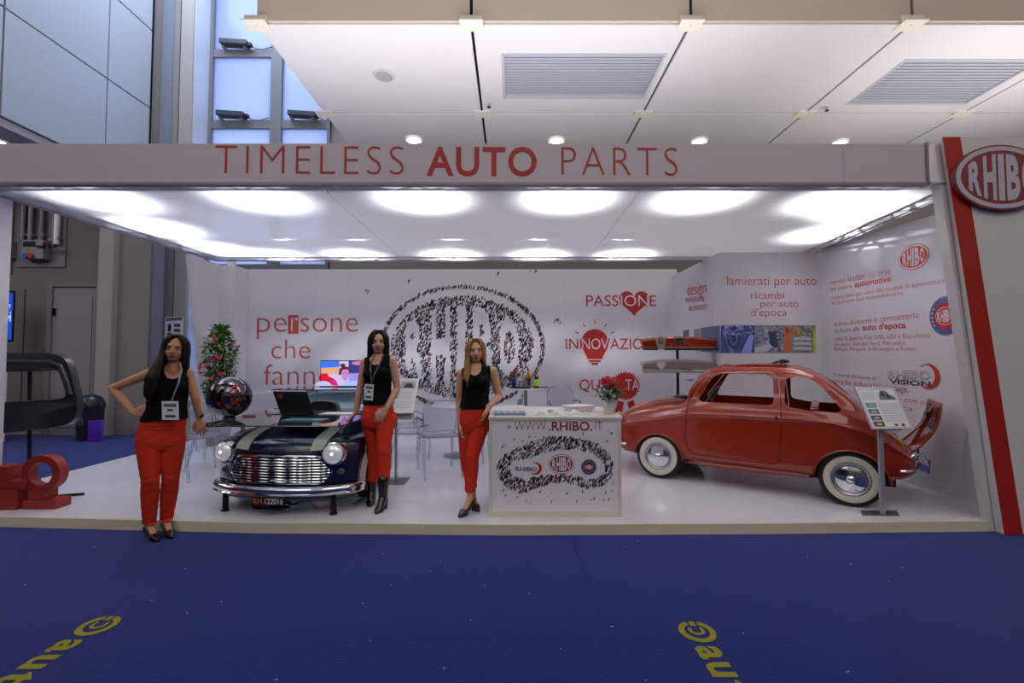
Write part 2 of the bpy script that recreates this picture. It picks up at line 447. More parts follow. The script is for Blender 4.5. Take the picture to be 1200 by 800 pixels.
m_lampglow = mat('downlight_glow', 'FFF6EA', 0.5, emit=14)
def downlight(px, py, label):
    c = at_z(px, py, 6.10)
    t = thing('ceiling_downlight', label, 'downlight', (c.x, c.y, 6.10), 0, 'round downlights in the hall ceiling')
    MB().lathe([(.11, -.02), (.17, -.035), (.19, 0), (.11, .0)], (0, 0, 0), n=28, closed=True).build('trim_ring', M_WHITE2, t)
    MB().lathe([(.001, -.07), (.07, -.06), (.125, -.022), (.125, -.001), (.001, -.001)], (0, 0, 0), n=24).build('lamp_lens', m_lampglow, t)
downlight(485, 163, 'round lit downlight seen just above the word TIMELESS')
downlight(652, 164, 'round lit downlight seen just above the gap after the word AUTO')
downlight(819, 165, 'round lit downlight above the fascia, right of the word PARTS')
downlight(983, 167, 'round lit downlight above the fascia, nearest the oval sign')
c = at_z(450, 88, 6.10)
t = thing('ceiling_speaker', 'round perforated loudspeaker disc in the soffit panel left of the long grille', 'speaker', c)
MB().lathe([(.001, -.02), (.13, -.018), (.135, -.012)], (0, 0, 0), n=32).build('grille', mat('speaker_grey', '9C9CA0', .6, bump=.6, scale=90), t)
MB().lathe([(.135, -.025), (.165, -.02), (.17, 0), (.135, 0)], (0, 0, 0), n=32, closed=True).build('rim', mat('speaker_rim', 'B4B4B8', .5), t)
for px, py, lab in ((573, 121, 'small sprinkler head in the soffit left of the long grille'), (969, 125, 'small sprinkler head in the soffit beside the upper right grille')):
    c = at_z(px, py, 6.10)
    t = thing('sprinkler', lab, 'sprinkler', c)
    MB().cyl((0, 0, 0), (0, 0, -.05), .018).build('stem', M_STEEL, t)
    MB().cyl((0, 0, -.075), (0, 0, -.07), .035).cyl((0, 0, -.05), (0, 0, -.07), .006).build('deflector', M_BLACKM, t)

# ---- wall_left: enamel panels high up
wl = sbox('wall_left', -8.4, -8.05, YB0, 10.05, 5.29, ZTOP, M_DARK)
wl['label'] = 'upper left hall wall of large grey enamel panels'
ys = [-10, -7, -4, -1.9, .0, 1.8, 3.5, 5.17, 6.97, 8.80, 9.86]; zs = [5.29, 7.03, 8.78, 11]
for j in range(len(ys) - 1):
    for k in range(3):
        MB().box(-8.05, -8.0, ys[j] + .015, ys[j + 1] - .015, zs[k] + .015, zs[k + 1] - .015).build('wall_panel', m_panelw, wl, smooth=0, bevel=.004)
sbox('trim_2', -16, -8.05, YB0, 9.1, 5.16, 5.29, mat('dark_soffit', 'A2A2A6', .6))
sbox('wall_side', -16, -7.24, 9.1, 9.4, 0, 5.29, m_conc_d)
sbox('wall_niche', -16, -8.12, 9.4, 10.0, 5.29, ZTOP, m_conc_d)
# pier and stripes of the lower wall
p = sbox('trim_3', at(120, 300, 9.0).x, at(137, 300, 9.0).x, 8.92, 9.1, 0, 5.16, m_pier)
p['label'] = 'pale pier between the grey door and the plain wall'
sbox('trim_4', at(137, 300, 9.0).x, at(178, 300, 9.1).x, 9.05, 9.1, 0, 5.16, m_conc)
sbox('wall_column', -8.02, -7.19, 10.05, 10.9, 0, ZTOP, m_blueg)
sbox('trim_5', -7.62, -7.5, 10.01, 10.05, 0, ZTOP, m_conc)
sbox('trim_6', -7.46, -7.19, 9.99, 10.05, 0, ZTOP, m_pier)
sbox('trim_7', -8.0, -7.93, 9.90, 10.05, 0, ZTOP, m_conc_d)
# reveal: glossy enamel cladding turning into the window
rv = sbox('trim_8', -7.21, -7.17, 10.05, 10.6, 0, ZTOP, mat('reveal_enamel', 'C3CAD6', .12, noise=.03, scale=2))
bs = sbox('baseboard_side', -16, -7.25, 9.06, 9.1, 0, .05, mat('baseboard_grey', '9A948E', .6))
# door in the lower wall
d = MB().box(at(67, 340, 9.1).x, at(119, 340, 9.1).x, 9.03, 9.1, 0, 2.92).build('door_1', mat('grey_steel_door', '8B8588', .55, noise=.03, scale=3), smooth=0, bevel=.006)
struct(d, 'grey steel service door with an inset panel behind the trash bin')
xa, xb = at(67, 340, 9.1).x, at(119, 340, 9.1).x
MB().prism([(xa - .1, 0), (xb + .02, 0), (xb + .02, 3.02), (xa - .1, 3.02)], (0, 9.0, 0), (1, 0, 0), (0, 0, 1), (0, .1, 0),
           holes=[[(xa, 0.001), (xb - .02, 0.001), (xb - .02, 2.93), (xa, 2.93)]]).build('door_frame', mat('door_frame_grey', '7B7678', .55), d, smooth=0)
MB().box(xa + .12, xb - .1, 9.015, 9.03, .15, 2.75).build('door_leaf', mat('grey_steel_door2', '918B8E', .5), d, smooth=0, bevel=.004)
MB().box(xa + .03, xa + .06, 8.98, 9.03, 2.35, 2.5).box(xa + .03, xa + .06, 8.98, 9.03, .35, .5).build('hinge', M_BLACKM, d, smooth=0)
# wall seams left of the door
sm = MB()
for px in (27, 61):
    x = at(px, 400, 9.09).x; sm.box(x - .006, x + .006, 9.085, 9.1, 0, 2.9)
sm.build('wall_seam', mat('wall_seam_dark', '4E4A4A', .8), COL.objects['wall_side'], smooth=0)
tb = None
for r in range(9):
    x0, x1 = at(8, 260, 9.08).x, at(16, 260, 9.08).x; z = 3.2 + r * .19
    tb = MB().box(x0 - .4, x1, 9.06, 9.1, z + .008, z + .182).build('wall_tile', m_conc, COL.objects['wall_side'], smooth=0, bevel=.004)

# ---- back wall with the tall window
wx0, wx1 = -7.17, -4.29
sbox('wall_back', wx1, XR, YB1, YB1 + .3, 0, ZTOP, m_conc)
win = MB()
fr = mat('window_frame_grey', '77787C', .5)
for z0, z1 in ((0, .15), (2.2, 2.38), (3.55, 3.7), (5.2, 5.38), (6.93, 7.13), (8.66, 8.84), (10.8, 11)):
    win.box(wx0, wx1, YB1 - .06, YB1 + .12, z0, z1)
for x0, x1 in ((wx0 - .02, wx0 + .07), (-5.71, -5.45), (wx1 - .07, wx1)):
    win.box(x0, x1, YB1 - .08, YB1 + .12, 0, ZTOP)
w1 = struct(win.build('window_1', fr, smooth=0), 'tall frosted hall window with grey frames at the upper left')
def pane_mat():
    m = bpy.data.materials.new('frosted_pane'); m.use_nodes = True; nt = m.node_tree; nt.nodes.clear()
    out = nt.nodes.new('ShaderNodeOutputMaterial'); tl = nt.nodes.new('ShaderNodeBsdfTranslucent'); gl = nt.nodes.new('ShaderNodeBsdfGlossy'); mx = nt.nodes.new('ShaderNodeMixShader')
    wv = nt.nodes.new('ShaderNodeTexWave'); tc = nt.nodes.new('ShaderNodeTexCoord'); rp = nt.nodes.new('ShaderNodeValToRGB')
    wv.inputs['Scale'].default_value = 9; wv.inputs['Distortion'].default_value = .4; gl.inputs['Roughness'].default_value = .2
    rp.color_ramp.elements[0].color = (.62, .68, .86, 1); rp.color_ramp.elements[1].color = (.80, .85, .98, 1)
    nt.links.new(tc.outputs['Object'], wv.inputs['Vector']); nt.links.new(wv.outputs['Color'], rp.inputs[0]); nt.links.new(rp.outputs[0], tl.inputs[0])
    mx.inputs[0].default_value = .05
    nt.links.new(tl.outputs[0], mx.inputs[1]); nt.links.new(gl.outputs[0], mx.inputs[2]); nt.links.new(mx.outputs[0], out.inputs[0]); return m
pm = pane_mat()
zz = [.15, 2.2, 2.38, 3.55, 3.7, 5.2, 5.38, 6.93, 7.13, 8.66, 8.84, 10.8]
for k in range(0, 12, 2):
    for x0, x1 in ((wx0 + .07, -5.71), (-5.45, wx1 - .07)):
        MB().box(x0, x1, YB1 + .0, YB1 + .012, zz[k], zz[k + 1]).build('pane', pm, w1, smooth=0)
def motor(x, z, lab):
    t = thing('window_opener', lab, 'window opener', (x, YB1 - .16, z), 0, 'window openers on the transoms')
    MB().obox((0, 0, .07), (.32, 0, -.02), (0, .1, 0), (0, 0, .055)).build('housing', mat('opener_dark', '3E3F46', .4), t, smooth=0, bevel=.01)
    MB().box(.32, .4, -.05, .05, .0, .07).build('end_cap', M_BLACK, t, smooth=0)
    for a in (-.3, .2): MB().box(a, a + .06, -.02, .12, -.02, .02).build('bracket', M_GREY, t, smooth=0)
    MB().tube([(.36, 0, .02), (.5, .04, -.04), (.66, .06, -.03), (.84, .07, .04)], .009, 6).build('cable', M_BLACK, t)
motor(at(277, 52, YB1 - .1).x, 8.84, 'dark opener box on the highest transom of the tall window')
motor(at(273, 140, YB1 - .1).x, 7.13, 'dark opener box on the lower transom, left window bay')
motor(at(356, 140, YB1 - .1).x, 7.13, 'dark opener box on the lower transom, right window bay')

# ---- electrical gear on the lower wall
Yw = 9.1
def wx(px): return at(px, 300, 9.0).x
def wz(py): return at(40, py, 9.0).z
t = thing('switch_board', 'grey switch board with dark display, blue and red socket on the hall wall', 'switch board', (wx(42), Yw, wz(312)))
MB().box(wx(15) - wx(42), wx(72) - wx(42), -.03, -.001, 0, wz(240) - wz(312)).build('back_plate', mat('galvanised_plate', '7E7B80', .5, .3), t, smooth=0)
MB().box(wx(30) - wx(42), wx(55) - wx(42), -.18, -.03, wz(304) - wz(312), wz(282) - wz(312)).build('cabinet', mat('cabinet_grey', '8E8C92', .5), t, smooth=0, bevel=.01)
MB().box(wx(32) - wx(42), wx(46) - wx(42), -.19, -.18, wz(290) - wz(312), wz(284) - wz(312)).build('display', mat('display_dark', '2A2A30', .2), t, smooth=0)
for px, col, nm in ((36.6, '2456C0', 'blue socket'), (42.6, 'B8301F', 'red socket')):
    s = MB().cyl((wx(px) - wx(42), -.18, wz(301) - wz(312)), (wx(px) - wx(42), -.23, wz(301) - wz(312)), .05, n=16).build('socket', mat(nm.replace(' ', '_'), col, .4), t); s['label'] = nm
for px, c2 in ((36, '9A8F60'), (42, '9A8F60')):
    MB().box(wx(px) - wx(42) - .03, wx(px) - wx(42) + .03, -.185, -.18, wz(296) - wz(312), wz(291.5) - wz(312)).build('label_plate', mat('plate_olive', c2, .5), t, smooth=0)
t = thing('alarm_box', 'small grey box with red button and yellow plate beside the white stand pillar', 'alarm box', (wx(13), Yw, wz(302)))
MB().box(-.25, .0, -.15, -.001, 0, .35).build('housing', mat('cabinet_grey', '8E8C92', .5), t, smooth=0, bevel=.01)
MB().cyl((-.10, -.15, .24), (-.10, -.19, .24), .045).build('button', mat('button_red', 'A02018', .4), t)
MB().box(-.17, -.02, -.157, -.15, .07, .16).build('plate', mat('yellow_plate', 'C8A81C', .5), t, smooth=0)
def pipe(px, r, z0, col, lab, bend=0):
    x = wx(px); m = mat('pipe_' + col, col, .35, .3)
    t = thing('wall_pipe', lab, 'pipe', (x, Yw - .09, z0), 0, 'conduits on the left hall wall')
    MB().tube([(0, 0, 0), (0, 0, .1), (bend, 0, .35), (bend, 0, 5.1 - z0)], r, 10).build('tube', m, t)
    MB().box(-.06, .06, -.03, .088, .1, .14).build('clip', M_GREY, t, smooth=0)
pipe(25, .05, wz(282), '6E6C78', 'grey conduit rising from the alarm box, nearest the white pillar')
pipe(34, .045, wz(282), '77747C', 'grey conduit rising over the dark display')
pipe(47, .045, wz(282), '6A6870', 'grey conduit rising from the right end of the switch board')
pipe(65, .055, wz(286), 'D6D4DA', 'bright white pipe right of the switch board')
pipe(60, .012, wz(288), '8A8A90', 'thin metal rod beside the bright white pipe')
t = thing('pipe_clamp', 'dark clamp bar joining the bright pipe and the thin rod', 'clamp', (wx(62), Yw - .22, wz(291)))
MB().box(-.24, .16, -.01, .02, 0, .03).cyl((-.05, -.01, -.05), (-.05, -.01, .08), .02).cyl((.06, -.01, -.05), (.06, -.01, .08), .022).build('bar', M_BLACKM, t)

# ---- lit display seen between pillar and wall, poster, bin
c0, c1 = at(-8, 398, 8.6), at(15.5, 343, 8.6)
t = thing('lit_display', 'blue lit advertising display with white letters behind the white pillar', 'display', (c1.x, 8.6, c0.z))
w = c1.x - c0.x; h = c1.z - c0.z
MB().box(-w - .04, .004, 0, .04, -.04, h + .04).build('casing', M_BLACK, t, smooth=0)
scr = MB().box(-w, 0, -.012, 0, 0, h).build('screen', mat('display_blue', '1640A8', .3, emit=.9), t, smooth=0)
P = Plane(lambda a, b, l: (a, -.012 - l, b), lambda px, py: (at(px, py, 8.6).x - c1.x, at(px, py, 8.6).z - c0.z), t)
mw = mat('display_white', 'D8E4FF', .3, emit=.9)
P.text('ATT', (6.3, 362), (13.5, 362), 5, mw); P.text('vi', (6.3, 381), (13.5, 376), 12, mw)
t.scale = (1, 1, 1)
MB().box(-w * .6, -w * .4, .0, .06, -c0.z, 0).build('stand_leg', M_BLACKM, t, smooth=0)
t = thing('display_counter', 'white counter edge with leaflets behind the white pillar', 'counter', (at(6, 410, 8.0).x - .38, 8.0, 0))
MB().box(-.5, .11, -.2, .3, 0, 1.5).build('body', M_WHITE, t, smooth=0, bevel=.01)
for k in range(3): MB().obox((.02, -.05, 1.52 + .05 * k), (.09, 0, .01 * k), (0, .1, 0), (0, 0, .014)).build('leaflet', M_WHITE2, t, smooth=0)

c0, c1 = at(192, 388, 9.95), at(214, 371, 9.95)
t = thing('poster', 'small poster with a dark figure on the grey column behind the plant', 'poster', (c0.x, 9.98, c0.z))
w = c1.x - c0.x; h = c1.z - c0.z; q = 1 / w
MB().box(0, w, -.006, 0, -h * .9, h).build('sheet', M_WHITE2, t, smooth=0)
P = Plane(lambda a, b, l: (a, -.006 - l, b), None, t)
P.shape('portrait', [P.poly(circle(w * .26, h * .25, w * .1, h * .3)), P.poly([(w * .1, -h * .8), (w * .5, -h * .8), (w * .42, -h * .1), (w * .15, -h * .1)])], mat('poster_dark', '3A3036', .6))
P.shape('heading_bar', [P.poly([(w * .05, h * .7), (w * .95, h * .78), (w * .95, h * .98), (w * .05, h * .92)])], mat('poster_mauve', '75607A', .6))
P.shape('text_box', [P.poly([(w * .5, y), (w * .85, y), (w * .85, y + h * .22), (w * .5, y + h * .22)]) for y in (h * .3, -h * .05, -h * .4)], mat('poster_grey', '55545C', .6))

t = thing('trash_bin', 'dark domed trash bin in front of the grey door', 'bin', (at(105, 500, 8.5).x, 8.5, 0))
MB().lathe([(.001, .0), (.17, 0), (.185, .05), (.205, .55), (.21, .57)], (0, 0, 0), n=28).build('body', mat('bin_dark', '24272E', .45), t)
MB().lathe([(.215, .56), (.225, .6), (.215, .68), (.16, .78), (.07, .83), (.001, .84)], (0, 0, 0), n=28).build('lid', mat('bin_lid', '1E2025', .3), t)
MB().box(-.1, .1, -.222, -.19, .60, .70).build('flap', mat('bin_flap', '31343B', .3), t, smooth=0)
MB().ell((0, -.2, .35), (.07, .012, .09)).build('emblem', mat('bin_emblem', '3E444E', .5), t)
o = MB().lathe([(.001, 0), (.1, 0), (.105, .36), (.1, .38), (.09, .38), (.085, .02), (.001, .02)], (0, 0, 0), n=20).build('waste_basket', mat('purple_plastic', '5A24B0', .35), smooth=40)
o.location = (at(112, 500, 8.3).x, 8.3, 0); tag(o, 'small purple bucket standing beside the dark trash bin', 'bucket')

c = at_z(-4, 165, 5.16)
t = thing('ceiling_downlight', 'lit downlight in the low soffit at the far left edge', 'downlight', (c.x, c.y, 5.16))
MB().lathe([(.10, -.02), (.15, -.03), (.17, 0), (.10, .0)], (0, 0, 0), n=28, closed=True).build('trim_ring', M_WHITE2, t)
MB().lathe([(.001, -.06), (.07, -.05), (.115, -.022), (.115, -.001), (.001, -.001)], (0, 0, 0), n=24).build('lamp_lens', m_lampglow, t)
# ================================================================== THE STAND
m_pfloor = mat('stand_floor_white', 'E2E0EA', 0.16, noise=0.01, scale=2, coat=0.2)
m_alu = mat('alu_profile', 'DCD4B8', 0.32, 0.1, noise=0.18, scale=1.2, aniso_scale=(1.2, 10, 10))
FRONT = [(-5.55, 4.20), (-4.63, 4.15), (-2.22, 4.0), (0, 3.95), (2.21, 3.98), (4.11, 4.04), (4.75, 4.07)]
platform = MB().prism(FRONT + [(4.75, 8.75), (-5.55, 8.75)], (0, 0, 0), (1, 0, 0), (0, 1, 0), (0, 0, PZ)).build('platform', m_pfloor, smooth=0)
struct(platform, 'glossy white raised floor of the exhibition stand')
tiles = MB()
for i in range(len(FRONT) - 1):
    (x0, y0), (x1, y1) = FRONT[i], FRONT[i + 1]
    e = MB().add([(x0, y0 - .03, 0), (x1, y1 - .03, 0), (x1, y1 - .02, PZ + .004), (x0, y0 - .02, PZ + .004), (x0, y0 + .012, PZ + .004), (x1, y1 + .012, PZ + .004), (x0, y0, 0), (x1, y1, 0)],
                 [(0, 1, 2, 3), (3, 2, 5, 4), (4, 5, 7, 6), (6, 7, 1, 0)])
    o = e.build('edge_profile', m_alu, platform, smooth=0)
tr = sbox('trim_9', -5.57, -5.54, 4.2, 8.75, 0, PZ + .004, m_alu)

# back wall of the stand: printed boards side by side
YW = 8.6
bwall = sbox('wall_stand_back', -5.15, 3.14, YW + .01, YW + .06, PZ, 3.19, mat('board_edge', 'B9B4B8', .6))
bwall['label'] = 'white printed back wall of the stand'
bx = [-5.15, -3.1, -1.05, 1.0, 3.14]
for i in range(4):
    MB().box(bx[i] + .001, bx[i + 1] - .001, YW, YW + .01, PZ + .02, 3.20).build('wall_board', M_WHITE, bwall, smooth=0)
sbox('baseboard_back', -5.15, 3.05, YW - .012, YW, PZ, PZ + .03, mat('grey_base', '9B989E', .5))
# left pilaster and slanted side board
x0, x1 = at(253, 400, 8.15).x, at(283, 400, 8.6).x
sbox('wall_stand_pilaster', -5.30, -5.02, 8.2, 8.6, PZ, 3.19, M_WHITE, bevel=.004)
o = MB().prism([(7.38, 3.2), (8.2, 3.2), (8.2, PZ), (7.92, PZ)], (-5.34, 0, 0), (0, 1, 0), (0, 0, 1), (.04, 0, 0)).build('wall_stand_left', M_WHITE, smooth=0)
struct(o, 'slanted white side board at the left rear of the stand')
# right wall
XW = 4.52
rwall = MB().prism([(4.72, PZ), (6.64, PZ), (6.64, 3.10), (4.2, 3.02), (4.2, 2.3)], (XW, 0, 0), (0, 1, 0), (0, 0, 1), (.05, 0, 0)).build('wall_stand_right', M_WHITE, smooth=0)
struct(rwall, 'white printed side wall of the stand at the right')
ret = MB().prism([(4.1, PZ), (4.72, PZ), (4.72, 2.9), (4.1, 2.9)], (XW + .035, 0, 0), (0, 1, 0), (0, 0, 1), (.03, 0, 0)).build('trim_10', M_WHITE, smooth=0)
struct(ret)
sbox('baseboard_right', XW - .006, XW, 4.75, 6.64, PZ, PZ + .015, M_WHITE)
# store room box
XB, YBX = 3.04, 6.64
bxr = sbox('wall_store_front', XB, XW, YBX, YBX + .04, PZ, 3.06, M_WHITE); bxr['label'] = 'white printed front wall of the store room box'
bxs = sbox('wall_store_side', XB, XB + .04, YBX + .04, YW, PZ, 3.06, M_WHITE); bxs['label'] = 'white printed side wall of the store room box with a flush door'
dr = MB().box(XB - .006, XB, at_x(836, 400, XB).y, at_x(806, 400, XB).y, PZ + .02, 2.25).build('door_2', M_WHITE, smooth=0, bevel=.002); struct(dr, 'flush white door in the side of the store room box')
c = at_x(812, 445, XB)
MB().cyl((XB - .006, c.y, c.z), (XB - .06, c.y, c.z), .014).cyl((XB - .06, c.y, c.z), (XB - .06, c.y + .14, c.z), .01).build('door_handle', M_STEEL, dr)

# fabric ceiling in three widths with fine seams
m_fab = fabric_mat('stretch_fabric', 0.5, 0.10, (0.9, 0.9, 0.95, 1))
m_dimmer = fabric_mat('fabric_hem', 0.30, 0.05, (0.85, 0.85, 0.9, 1))  # denser second layer added below the fabric edges to dim the glow there
cf = MB().add([(-4.92, 3.98, FAB_Z), (-1.75, 3.98, FAB_Z), (-1.75, 7.22, FAB_Z), (-4.72, 7.18, FAB_Z)], [(0, 1, 2, 3)]).build('ceiling_fabric', m_fab, smooth=0, fix=False)
struct(cf, 'translucent white fabric ceiling of the stand with lamps glowing through')
MB().add([(-1.745, 3.98, FAB_Z), (1.2, 3.98, FAB_Z), (1.2, 7.22, FAB_Z), (-1.745, 7.22, FAB_Z)], [(0, 1, 2, 3)]).build('fabric_width', m_fab, cf, smooth=0, fix=False)
MB().add([(1.205, 3.98, FAB_Z), (4.12, 3.98, FAB_Z), (4.47, 6.6, FAB_Z), (4.6, 7.22, FAB_Z), (1.205, 7.22, FAB_Z)], [(0, 1, 2, 3, 4)]).build('fabric_width', m_fab, cf, smooth=0, fix=False)
MB().add([(-4.92, 3.98, FAB_Z - .006), (4.12, 3.98, FAB_Z - .006), (4.13, 4.165, FAB_Z - .006), (-4.91, 4.165, FAB_Z - .006)], [(0, 1, 2, 3)]).build('fabric_hem', m_dimmer, cf, smooth=0, fix=False)
MB().add([(-4.91, 4.165, FAB_Z - .006), (-4.72, 4.165, FAB_Z - .006), (-4.54, 7.18, FAB_Z - .006), (-4.72, 7.18, FAB_Z - .006)], [(0, 1, 2, 3)]).build('fabric_hem', m_dimmer, cf, smooth=0, fix=False)
m_truss = mat('truss_alu', '8E9096', .5, .1)
def truss(name, p0, p1, lab, w=.22):
    p0 = Vector(p0); p1 = Vector(p1); d = p1 - p0; L = d.length; d.normalize(); n = Vector((0, 0, 1)).cross(d)
    t = thing(name, lab, 'truss', p0)
    for s in (-1, 1):
        for z in (.0, w):
            MB().cyl(n * s * w / 2 + Vector((0, 0, z)), d * L + n * s * w / 2 + Vector((0, 0, z)), .024, n=10).build('chord', m_truss, t)
    wb = MB(); k = int(L / .28)
    for i in range(k):
        a, b = d * (L * i / k), d * (L * (i + 1) / k); s = -1 if i % 2 else 1
        wb.cyl(a + n * s * w / 2, b - n * s * w / 2, .017, n=6)
        for q in (-1, 1): wb.cyl(a + n * q * w / 2 + Vector((0, 0, 0 if i % 2 else w)), b + n * q * w / 2 + Vector((0, 0, w if i % 2 else 0)), .017, n=6)
    wb.build('lacing', m_truss, t); return t
truss('roof_truss', (-4.8, 4.09, FAB_Z + .035), (3.58, 4.09, FAB_Z + .035), 'aluminium lattice truss behind the fascia, showing through the fabric')
truss('roof_truss', (-4.80, 4.3, FAB_Z + .035), (-4.62, 7.1, FAB_Z + .035), 'aluminium lattice truss along the left edge of the fabric ceiling')
truss('roof_truss', (4.12, 4.3, FAB_Z + .035), (4.48, 7.1, FAB_Z + .035), 'aluminium lattice truss along the edge of the fabric ceiling by the right wall')
truss('roof_truss', (-4.55, 7.1, FAB_Z + .035), (4.4, 7.1, FAB_Z + .035), 'aluminium lattice truss along the rear edge of the fabric ceiling')
# hem rails round the fabric
for nm, a, b in (('hem', (-4.93, 4.0), (-4.73, 7.19)), ('hem', (4.14, 4.0), (4.62, 7.24)), ('hem', (-4.72, 7.2), (4.6, 7.24))):
    MB().tube([(a[0], a[1], FAB_Z - .012), (b[0], b[1], FAB_Z - .012)], .012, 8).build('edge_rail', mat('rail_white', 'B7B4BE', .5), cf)
# post supporting roof
sbox('trim_11', -5.4, at(11, 400, 4.44).x, 4.3, 4.42, PZ, FAB_Z + .25, M_WHITE)
for x, y in ((-5.16, 8.25), (3.9, 6.72)):
    sbox('trim_%d' % (12 + (x > 0)), x - .05, x + .05, y + .02, y + .12, PZ, FAB_Z + .3, M_WHITE)

# fascia board
fa = MB().box(-5.2, 3.62, 3.92, 3.99, 3.035, 3.385).build('fascia_board', mat('fascia_white', 'D2C6CA', .4, noise=.01), smooth=0, bevel=.004)
tag(fa, 'long white fascia board carrying the red title over the stand', 'sign')
MB().box(-5.2, 3.635, 3.90, 3.96, 3.012, 3.035).box(3.62, 3.635, 3.90, 3.99, 3.012, 3.39).build('frame_rail', mat('fascia_rail', '9B949A', .4, .3), fa, smooth=0)
for xx in (-2.2, .9, 2.9):
    MB().box(xx, xx + .003, 3.9185, 3.92, 3.04, 3.38).build('board_joint', mat('joint_line', 'B5ABB2', .6), fa, smooth=0)
P = y_plane(3.92, fa)
P.text('TIMELESS', (252, 203.5), (473, 205), 33, off=-0.02, space=1.2)
P.text('AUTO', (500, 205), (629, 205.5), 33, off=0.018, space=1.1)
P.text('PARTS', (658, 205.5), (794, 206.5), 33, off=-0.02, space=1.2)

# right hand sign panel, leaning edge
Yp = 3.98
def q(px, py, Y=Yp): p = at(px, py, Y); return (p.x, p.z)
sp = thing('entrance_sign', 'tall white leaning-edged panel with a red stripe and the oval sign at the right', 'sign panel', (4.3, Yp, 0))
loc = Vector((4.3, Yp, 0))
def rel(pts): return [(a - loc.x, b) for a, b in pts]
a0, a1 = q(1084, 168, 4.09)[0], q(1150, 607, 4.09)[0]
MB().prism(rel([(a0, 3.42), (a0 + .62, 3.42), (a1 + .62, 0.005), (a1, 0.005)]), (0, 0.02, 0), (1, 0, 0), (0, 0, 1), (0, .09, 0)).build('leaning_post', mat('panel_warm_white', 'DED9D4', .5), sp, smooth=0)
b0, b1 = q(1103, 168)[0], q(1168, 612)[0]
brd = MB().prism(rel([(b0, 3.445), (6.4, 3.445), (6.4, 0.005), (b1, 0.005)]), (0, -.045, 0), (1, 0, 0), (0, 0, 1), (0, .055, 0)).build('board', mat('panel_warm_white', 'DED9D4', .5), sp, smooth=0)
Pp = Plane(lambda a, b, l: (a - loc.x, -.045 - l, b), lambda px, py: q(px, py, Yp - .045), sp)
s0, s1 = q(1105, 168, Yp - .05)[0], q(1177, 612, Yp - .05)[0]; wd = .155
MB().prism(rel([(s0, 3.447), (s0 + wd, 3.447), (s1 + wd, .004), (s1, .004)]), (0, -.050, 0), (1, 0, 0), (0, 0, 1), (0, .005, 0)).build('red_stripe', mat('stripe_red', 'AE2412', .45), sp, smooth=0)
# oval sign standing off the panel
cx, cz = q(1173, 208, Yp - .08); rx = abs(q(1117, 208, Yp - .08)[0] - cx); rz = abs(q(1173, 170, Yp - .08)[1] - cz)
disc = MB().prism(circle(cx - loc.x, cz, rx, rz, 64), (0, -.085, 0), (1, 0, 0), (0, 0, 1), (0, .035, 0)).build('oval_sign', mat('sign_maroon', '8E3C42', .4), sp, smooth=30)
Ps = Plane(lambda a, b, l: (a, -.085 - l, b), None, sp)
oval_logo(Ps, cx - loc.x, cz, rx, rz, red=mat('sign_maroon', '8E3C42', .4), white=mat('sign_white', 'C8C2CC', .4), parent=disc)
Pp.shape('red_letter', [Pp.poly([q(1198.5, 374, Yp), q(1206, 374, Yp), q(1206, 415, Yp), q(1198.5, 415, Yp)])], M_RED, .006)
Pp2 = Pp

# ------------------------------------------------------------------ prints on the back wall
P = y_plane(YW, bwall)
k = -0.012
P.text('pe', (301, 389), (336, 389), 25, M_REDL, k, name='lettering', ref='h'); P.text('sone', (352, 389), (419.5, 389), 25, M_REDL, k, ref='h')
P.shape('letter_block', [P.poly([P.pix(337.5, 369), P.pix(350, 369), P.pix(350, 391), P.pix(337.5, 391)])], M_REDL, .002)
P.text('r', (341, 388), (349, 388), 24, M_WHITE, k, ref='h', lift=.004)
P.text('che', (318, 420), (363.5, 420), 22, M_REDL, k, ref='h')
P.text('fanno', (309, 451), (391, 451), 24, M_REDL, k, ref='h')
P.text('PASSIONE', (687, 358.5), (769, 358.5), 12.5, M_RED, .0)
P.text('INNOVAZIONE', (663, 409), (775, 409), 12.5, M_RED, .0)
P.text('QUALITÀ', (679, 457), (749, 457), 12.5, M_RED, .0)
def pxpoly(pts): return P.poly([P.pix(*p) for p in pts])
heart = []
for i in range(48):
    t = 2 * math.pi * i / 48
    heart.append((743 + 17.5 * math.sin(t) ** 3, 353.5 - (13 * math.cos(t) - 5 * math.cos(2 * t) - 2 * math.cos(3 * t) - math.cos(4 * t)) * 1.03))
P.shape('heart_print', [pxpoly(heart)], M_RED, .005)
P.text('ION', (727.5, 358.5), (760, 358.5), 12.5, M_WHITE, .0, lift=.007)
bulb = [(697 + 16 * math.cos(R(a)), 401.5 - 16 * math.sin(R(a))) for a in range(-35, 216, 8)] + [(688, 419), (687, 420.5), (707, 420.5), (706, 419)]
P.shape('bulb_print', [pxpoly(bulb), pxpoly([(690, 421.8), (704, 421.8), (704, 424), (690, 424)]), pxpoly([(692, 425), (702, 425), (700, 427.5), (694, 427.5)])] +
        [pxpoly([(697 + r0 * math.cos(R(a)) - .6 * math.sin(R(a)), 401.5 - r0 * math.sin(R(a)) - .6 * math.cos(R(a))), (697 + r1 * math.cos(R(a)) - .6 * math.sin(R(a)), 401.5 - r1 * math.sin(R(a)) - .6 * math.cos(R(a))),
                 (697 + r1 * math.cos(R(a)) + .6 * math.sin(R(a)), 401.5 - r1 * math.sin(R(a)) + .6 * math.cos(R(a))), (697 + r0 * math.cos(R(a)) + .6 * math.sin(R(a)), 401.5 - r0 * math.sin(R(a)) + .6 * math.cos(R(a)))]) for a in (150, 122, 90, 58, 30) for r0, r1 in ((22, 26),)], M_RED, .005)
P.text('NOV', (682, 409), (713, 409), 12.5, M_WHITE, .0, lift=.007)
